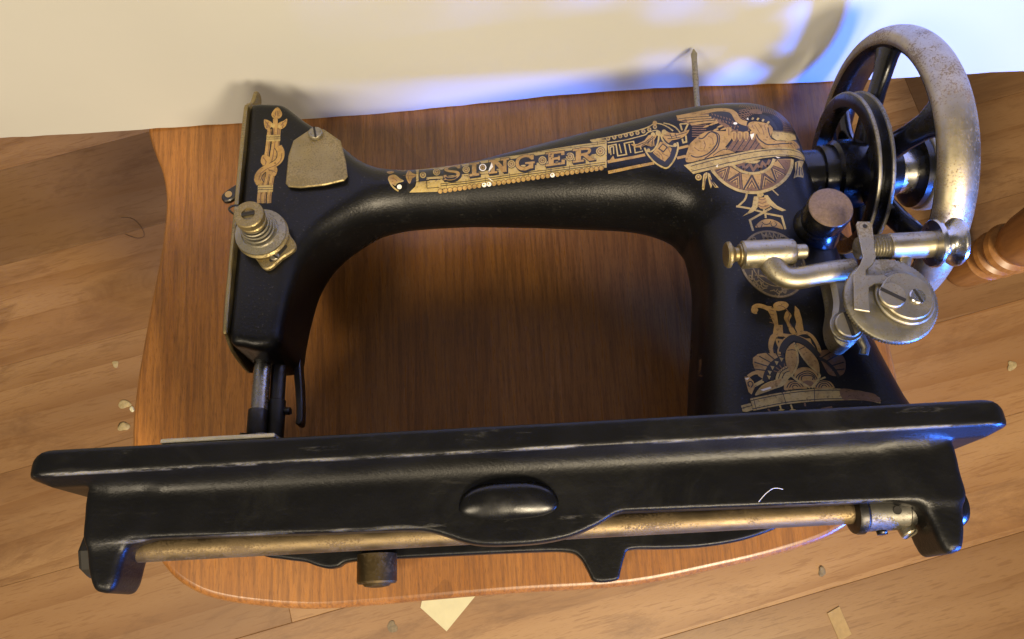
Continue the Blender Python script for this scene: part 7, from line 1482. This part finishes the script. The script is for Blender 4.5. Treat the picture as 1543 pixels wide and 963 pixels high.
w 3 0.00 122.64 27.85 122.78 28.47 123.03 29.22 123.42 29.96 123.84 30.48 124.36 30.8 125 31 125.71 31.06 126.46 31 127.29 30.79 128.18 30.45 129.1 30 129.93 29.44 130.91 28.73 132.05 27.91 132.92 27.14 133.14 26.6 132.46 26.4 131.13 26.43 129.55 26.53 128.08 26.56 126.7 26.44 125.23 26.27 123.92 26.15 122.97 26.19 122.52 26.44 122.42 26.84 122.51 27.32
w 3 0.00 136.26 26.43 136.22 27.09 137.04 28.02 138.26 28.93 139.46 29.57 140.55 29.82 141.77 29.83 142.91 29.65 143.81 29.31 144.44 28.73 144.94 27.94 145.27 27.15 145.43 26.56 145.51 26.24 145.5 26.07 145.18 26 144.36 25.97 142.56 25.95 140.05 25.97 137.66 26.1
k 5 0.45 123.82 27.39 124.12 27.84 124.55 28.5 125.11 29.18 125.82 29.69 126.72 29.96 127.77 30.1 128.82 30.08 129.67 29.88 130.26 29.36 130.73 28.6 131.11 27.86 131.39 27.35
k 5 0.45 125.07 27.32 125.28 27.64 125.57 28.12 125.94 28.61 126.38 28.95 126.98 29.14 127.69 29.23 128.38 29.21 128.94 29.07 129.36 28.74 129.7 28.25 129.96 27.76 130.14 27.42
k 5 0.45 126.32 27.25 126.43 27.45 126.59 27.75 126.78 28.05 127.01 28.26 127.31 28.36 127.66 28.4 128 28.39 128.29 28.32 128.5 28.15 128.67 27.91 128.8 27.66 128.89 27.49
k 5 0.45 136.93 26.65 137.24 27.1 137.67 27.76 138.22 28.43 138.89 28.9 139.78 29.17 140.85 29.31 141.9 29.29 142.73 29.09 143.35 28.59 143.85 27.86 144.22 27.12 144.49 26.62
k 5 0.45 138.18 26.58 138.39 26.91 138.68 27.39 139.06 27.87 139.51 28.21 140.1 28.39 140.8 28.47 141.49 28.46 142.06 28.33 142.48 28 142.81 27.51 143.06 27.02 143.24 26.69
k 5 0.45 139.42 26.51 139.54 26.71 139.7 27.01 139.9 27.31 140.13 27.52 140.43 27.62 140.78 27.66 141.12 27.65 141.41 27.58 141.62 27.42 141.78 27.17 141.91 26.93 142 26.76
p 3 0.00 108.83 24.68 109.23 25.48 110.17 26.69 111.44 27.99 112.76 29.06 114.18 29.88 115.72 30.51 117.33 31.01 118.93 31.42 120.74 31.79 122.72 32.1 124.42 32.22 125.39 32.05 125.37 31.42 124.64 30.44 123.52 29.35 122.45 28.51 121.49 28.03 120.43 27.7 119.29 27.44 118.09 27.12 116.8 26.7 115.4 26.25 114.02 25.82 112.76 25.46 111.5 25.09 110.21 24.69 109.21 24.48
w 4 0.00 111.53 27.49 112.07 27.99 113.21 28.73 114.7 29.57 116.19 30.26 117.87 30.83 119.84 31.4 121.56 31.77 122.48 31.75 122.3 31.13 121.36 30.05 120.02 28.86 118.89 28.06 117.94 27.72 116.96 27.62 115.98 27.63 115.03 27.62 113.94 27.5 112.75 27.36 111.83 27.32
x 5 0.00 111.64 27.02 116.41 28.33 116.9 27.51 112.93 26.43
w 2 0.00 105.86 33.98 107.92 33.44 109.4 31.3 109.51 28.58 107.35 25.11 106.32 26.19 106.01 29.58
k 3 0.50 107.08 28.79 106.99 29.19 106.86 29.76 106.76 30.36 106.79 30.8 107.02 31.08 107.41 31.3 107.81 31.4 108.14 31.37 108.41 31.17 108.67 30.82 108.84 30.41 108.87 30.01 108.65 29.57 108.29 29.12 107.9 28.7 107.63 28.41
w 2 1.60 107.34 33.81 107.86 34.11 108.6 34.56 109.41 35.01 110.14 35.31 110.79 35.42 111.43 35.41 111.98 35.35 112.37 35.32
p 2 1.60 109.33 29.27 113.85 31.38
x 3 0.00 105.71 33 107.9 33.31 106.77 32.2
p 2 0.00 106.38 23.19 116.41 24.78 126.06 25.82 135.57 26.14 143.11 26.04 151.13 25.2 157.03 23.88 162.33 22.28 164.56 20.15 164.16 17.53 159.02 19.17 152.92 19.83 144.22 20.12 134.24 20.23 121.62 19.64 106.8 17.39
k 3 0.40 106.49 22.17 108.22 22.47 110.72 22.9 113.52 23.37 116.17 23.77 118.59 24.1 121.03 24.41 123.46 24.69 125.88 24.91 128.26 25.08 130.62 25.2 132.99 25.27 135.4 25.3 137.91 25.29 140.47 25.23 143 25.14 145.42 25 147.64 24.82 149.74 24.6 151.8 24.32 153.9 23.93 156.31 23.36 158.88 22.64 161.17 21.95 162.71 21.45
k 3 0.40 106.36 18.23 109.18 18.65 113.28 19.28 117.74 19.92 121.76 20.41 125.18 20.7 128.42 20.88 131.49 20.99 134.41 21.06 137.05 21.1 139.46 21.08 141.83 21 144.38 20.89 147.46 20.69 150.85 20.42 153.93 20.16 156.07 19.98
k 3 0.30 121.55 25.29 121.97 19.82
k 3 0.30 107.88 23.06 108.11 17.76
k 3 0.30 136.18 26.04 135.02 20.38
b 3 0.00 148.03 25.44 149.72 25.51 152.2 25.06 154.79 24.35 157 23.75 158.8 23.35 160.42 22.97 161.8 22.52 162.87 21.93 163.71 20.95 164.5 19.82 164.74 18.78 164.02 18.19 162 18.33 158.95 18.95 155.63 19.66 152.98 20.15 151.19 20.2 149.81 20.03 148.77 19.96 148.01 20.3 147.45 21.38 147.14 22.97 147.26 24.5
p 2 0.00 102.02 20.38 106.29 21.13 106.76 17.85 103.78 17.06 102.2 17.5
k 3 0.40 102.09 19.06 106.65 19.83
p 2 0.80 118.86 19.6 119.27 17.46
p 2 0.00 117.7 17.04 119.3 17.59 120.82 17.06 119.07 16.32
p 2 0.80 123.94 19.32 124.33 17.18
p 2 0.00 122.76 16.76 124.36 17.31 125.88 16.77 124.12 16.04
b 2 0.80 113.41 17.79 114.11 16.47
b 2 0.80 130.4 19.8 130.32 18.14
b 2 0.80 137.15 16.47 142.27 17.14""",
 'side_scroll_decal': """b 0 0.60 91.91 52.31 91.74 51.11 91.67 49.61 91.46 47.85 91.19 46.27 90.84 44.93 90.62 43.88 90.21 42.73 89.84 41.75 89.99 41.51 88.96 40.02 87.92 38.6 87.07 37.46
b 0 0.50 92.14 51.65 92.31 51.65 91.29 50.07 90.73 48.99 90.66 48.47 90.58 47.76 90.34 46.73 89.93 45.53 89.92 45.04
b 0 0.50 90.72 40.12 90.56 40.52 90.34 41.15 90.09 41.76 89.88 42.18 89.9 42.58 89.49 42.3 89.1 41.91 88.46 41.1 87.87 40.15 87.35 39.1 86.93 38.15 86.63 37.49
b 0 0.40 92.63 64.72 91.64 60.89""",
}
# ---- gold decals: thin leaf laid on the japanned surface, one object per ornament
MAT_OF = {'p': 'gold_pale', 'w': 'gold_warm', 'b': 'gold_brown', 'k': 'print_black', 'x': 'chip_white'}
def inside(p, poly):
    c = False; n = len(poly); x, y = p
    for i in range(n):
        x1, y1 = poly[i]; x2, y2 = poly[(i+1) % n]
        if (y1 <= y) != (y2 <= y) and x < x1+(y-y1)*(x2-x1)/(y2-y1): c = not c
    return c
def densify(pts, step, closed):
    out = []; n = len(pts)
    for i in range(n if closed else n-1):
        a = pts[i]; b = pts[(i+1) % n]; L = math.hypot(b[0]-a[0], b[1]-a[1]); k = max(1, int(L/step+0.5))
        for s in range(k): out.append((a[0]+(b[0]-a[0])*s/k, a[1]+(b[1]-a[1])*s/k))
    if not closed: out.append(pts[-1])
    return out
def fill(poly):
    pts = densify(poly, 1.4, True); n = len(pts)
    V2 = [Vector(p) for p in pts]
    xs_ = [p[0] for p in pts]; ys_ = [p[1] for p in pts]; g = 1.5
    if (max(xs_)-min(xs_)) > 2.5 and (max(ys_)-min(ys_)) > 2.5:
        for i in range(int((max(xs_)-min(xs_))/g)+1):
            for j in range(int((max(ys_)-min(ys_))/g)+1):
                q = (min(xs_)+g*(i+0.5), min(ys_)+g*(j+0.5))
                if inside(q, pts) and min((q[0]-a)**2+(q[1]-b)**2 for a, b in pts) > 0.3: V2.append(Vector(q))
    r = delaunay_2d_cdt(V2, [(i, (i+1) % n) for i in range(n)], [], 1, 1e-5)
    return [tuple(v) for v in r[0]], [tuple(f) for f in r[2]]
def ribbon(pts, w):
    pts = densify(pts, 1.3, False); n = len(pts); V2 = []; Fc = []
    for i in range(n):
        a = pts[max(i-1, 0)]; b = pts[min(i+1, n-1)]; dx, dy = b[0]-a[0], b[1]-a[1]; L = math.hypot(dx, dy) or 1
        nx_, ny_ = -dy/L*w/2, dx/L*w/2
        if 0 < i < n-1:   # keep the width round corners
            e1 = Vector((pts[i][0]-a[0], pts[i][1]-a[1])); e2 = Vector((b[0]-pts[i][0], b[1]-pts[i][1]))
            if e1.length > 1e-6 and e2.length > 1e-6:
                c = max(-0.9, min(1, e1.normalized().dot(e2.normalized()))); k = min(1.7, 1/max(0.2, math.sqrt((1+c)/2))); nx_ *= k; ny_ *= k
        m = max(1, int(w/1.6+0.5))
        for s in range(m+1):
            t = s/m*2-1; V2.append((pts[i][0]+nx_*t, pts[i][1]+ny_*t))
    m = max(1, int(w/1.6+0.5))
    for i in range(n-1):
        for s in range(m):
            a = i*(m+1)+s; Fc.append((a, a+1, a+m+2, a+m+1))
    return V2, Fc
def lay(name, items, parent, mats=None):
    V = []; Fc = []; Mi = []; names = []
    for idx, (m, layer, w, pts) in enumerate(items):
        V2, F2 = ribbon(pts, w) if w else fill(pts)
        off = 0.05+0.035*layer+0.0006*(idx % 50)
        mp = {}; mat = MAT_OF.get(m, m)
        if mat not in names: names.append(mat)
        for i, (x, h) in enumerate(V2):
            hit, nrm = on_arm(x, h)
            if hit is None or nrm.z < 0.12: continue
            mp[i] = len(V); V.append(hit+nrm*off)
        for f in F2:
            if all(i in mp for i in f):
                f = [mp[i] for i in f]
                a, b, c = V[f[0]], V[f[1]], V[f[2]]
                if (b-a).cross(c-a).z < 0: f = f[::-1]
                Fc.append(f); Mi.append(names.index(mat))
    o = add(name, V, Fc, names[0], parent, True, None, fix=False)
    for nm in names[1:]: o.data.materials.append(MATS[nm])
    o.data.polygons.foreach_set('material_index', Mi); o.data.update()
    return o
LABELS = {'torch_decal': 'gold torch and serpent ornament on the head', 'name_band_decal': 'gold band lettered SINGER with row of pearls', 'shield_decal': 'gold key pattern and winged shield',
          'sphinx_decal': 'gold winged sphinx on a plinth above a patterned half disc', 'pillar_decal': 'gold lotus ornament above a band at the foot of the pillar', 'side_scroll_decal': 'faint gold scroll on the inner side of the pillar'}
for nm, txt in DECALS.items():
    items = []
    for ln in txt.split('\n'):
        q = ln.split(); c = [float(v) for v in q[3:]]
        items.append((q[0], int(q[1]), float(q[2]), list(zip(c[0::2], c[1::2]))))
    tag(lay(nm, items, arm), LABELS[nm])

# ---- oval maker's badge
BXc, BYc, RX, RY, BA = 129.6, 91.0, 15.6, 18.8, math.radians(6)
def el(r, a, s=1.0): 
    u, v = RX*r*math.cos(a), RY*r*math.sin(a); return (BXc+u*math.cos(BA)-v*math.sin(BA), BYc+u*math.sin(BA)+v*math.cos(BA))
def el_ring(r, n=48): return [el(r, 2*math.pi*k/n) for k in range(n)]
items = [('badge_dark', 8, 0, el_ring(1.0)), ('badge_dark', 12, 0, el_ring(0.97)), ('badge_brass', 16, 1.0, el_ring(0.955)+[el_ring(0.955)[0]]), ('badge_brass', 14, 0.5, el_ring(0.66)+[el_ring(0.66)[0]])]
rb2 = random.Random(21)
for k in range(46):
    a = rb2.uniform(math.pi*1.02, math.pi*1.98); r = rb2.uniform(0.70, 0.92); p = [el(r, a), el(r+rb2.uniform(-.06, .06), a+0.08), el(r+rb2.uniform(-.08, .08), a+0.17)]
    items.append(('badge_brass', 15, 0.55, smooth_path(p, 3)))
for k in range(70):
    a = rb2.uniform(0, 2*math.pi); r = rb2.uniform(0.05, 0.58); p = [el(r, a), el(r+rb2.uniform(-.1, .1), a+0.25), el(r+rb2.uniform(-.1, .1), a+0.5)]
    items.append(('badge_brass', 15, 0.6, smooth_path(p, 3)))
badge = lay('maker_badge', items, M)
tag(badge, 'oval brass badge lettered SINGER MANFG CO on the pillar')
def glyph(ch):
    cu = bpy.data.curves.new('glyph', 'FONT'); cu.body = ch; cu.size = 1.0; cu.resolution_u = 3; cu.offset = 0.012; cu.fill_mode = 'NONE'
    ob = bpy.data.objects.new('glyph', cu); col.objects.link(ob)
    bpy.context.view_layer.update()
    ob.data.fill_mode = 'FRONT'; bpy.context.view_layer.update()
    me = bpy.data.meshes.new_from_object(ob.evaluated_get(bpy.context.evaluated_depsgraph_get()))
    vs = [tuple(v.co)[:2] for v in me.vertices]; fs_ = [tuple(p.vertices) for p in me.polygons]
    bpy.data.objects.remove(ob); bpy.data.curves.remove(cu); bpy.data.meshes.remove(me); return vs, fs_
V = []; Fc = []
text = 'SINGER MANFG CO'
for k, ch in enumerate(text):
    if ch == ' ': continue
    a = math.radians(172 - 164*k/(len(text)-1)); vs, fs_ = glyph(ch)
    w_ = max(v[0] for v in vs); c0 = el(0.72, a); c1 = el(0.93, a); up_ = Vector(c1)-Vector(c0); H_ = up_.length/0.72; up_.normalize(); rt = Vector((up_.y, -up_.x)); base_ = len(V)
    for x, y in vs:
        p = Vector(c0)+rt*((x-w_/2)*H_*0.8)+up_*(y*H_); hit, nrm = on_arm(p.x, p.y); V.append(hit+nrm*0.72)
    Fc += [tuple(i+base_ for i in f) for f in fs_]
add('badge_lettering', V, Fc, 'badge_brass', badge, False, None)

# ---- lint caught on the skirt
V, Fc = tube(smooth_path([(88, -28.6, 82), (90.5, -26.0, 84.5), (94, -24.2, 84), (98, -24.4, 81.5)], 6), 0.13, 6); add('lint_hair', V, Fc, 'lint', M)
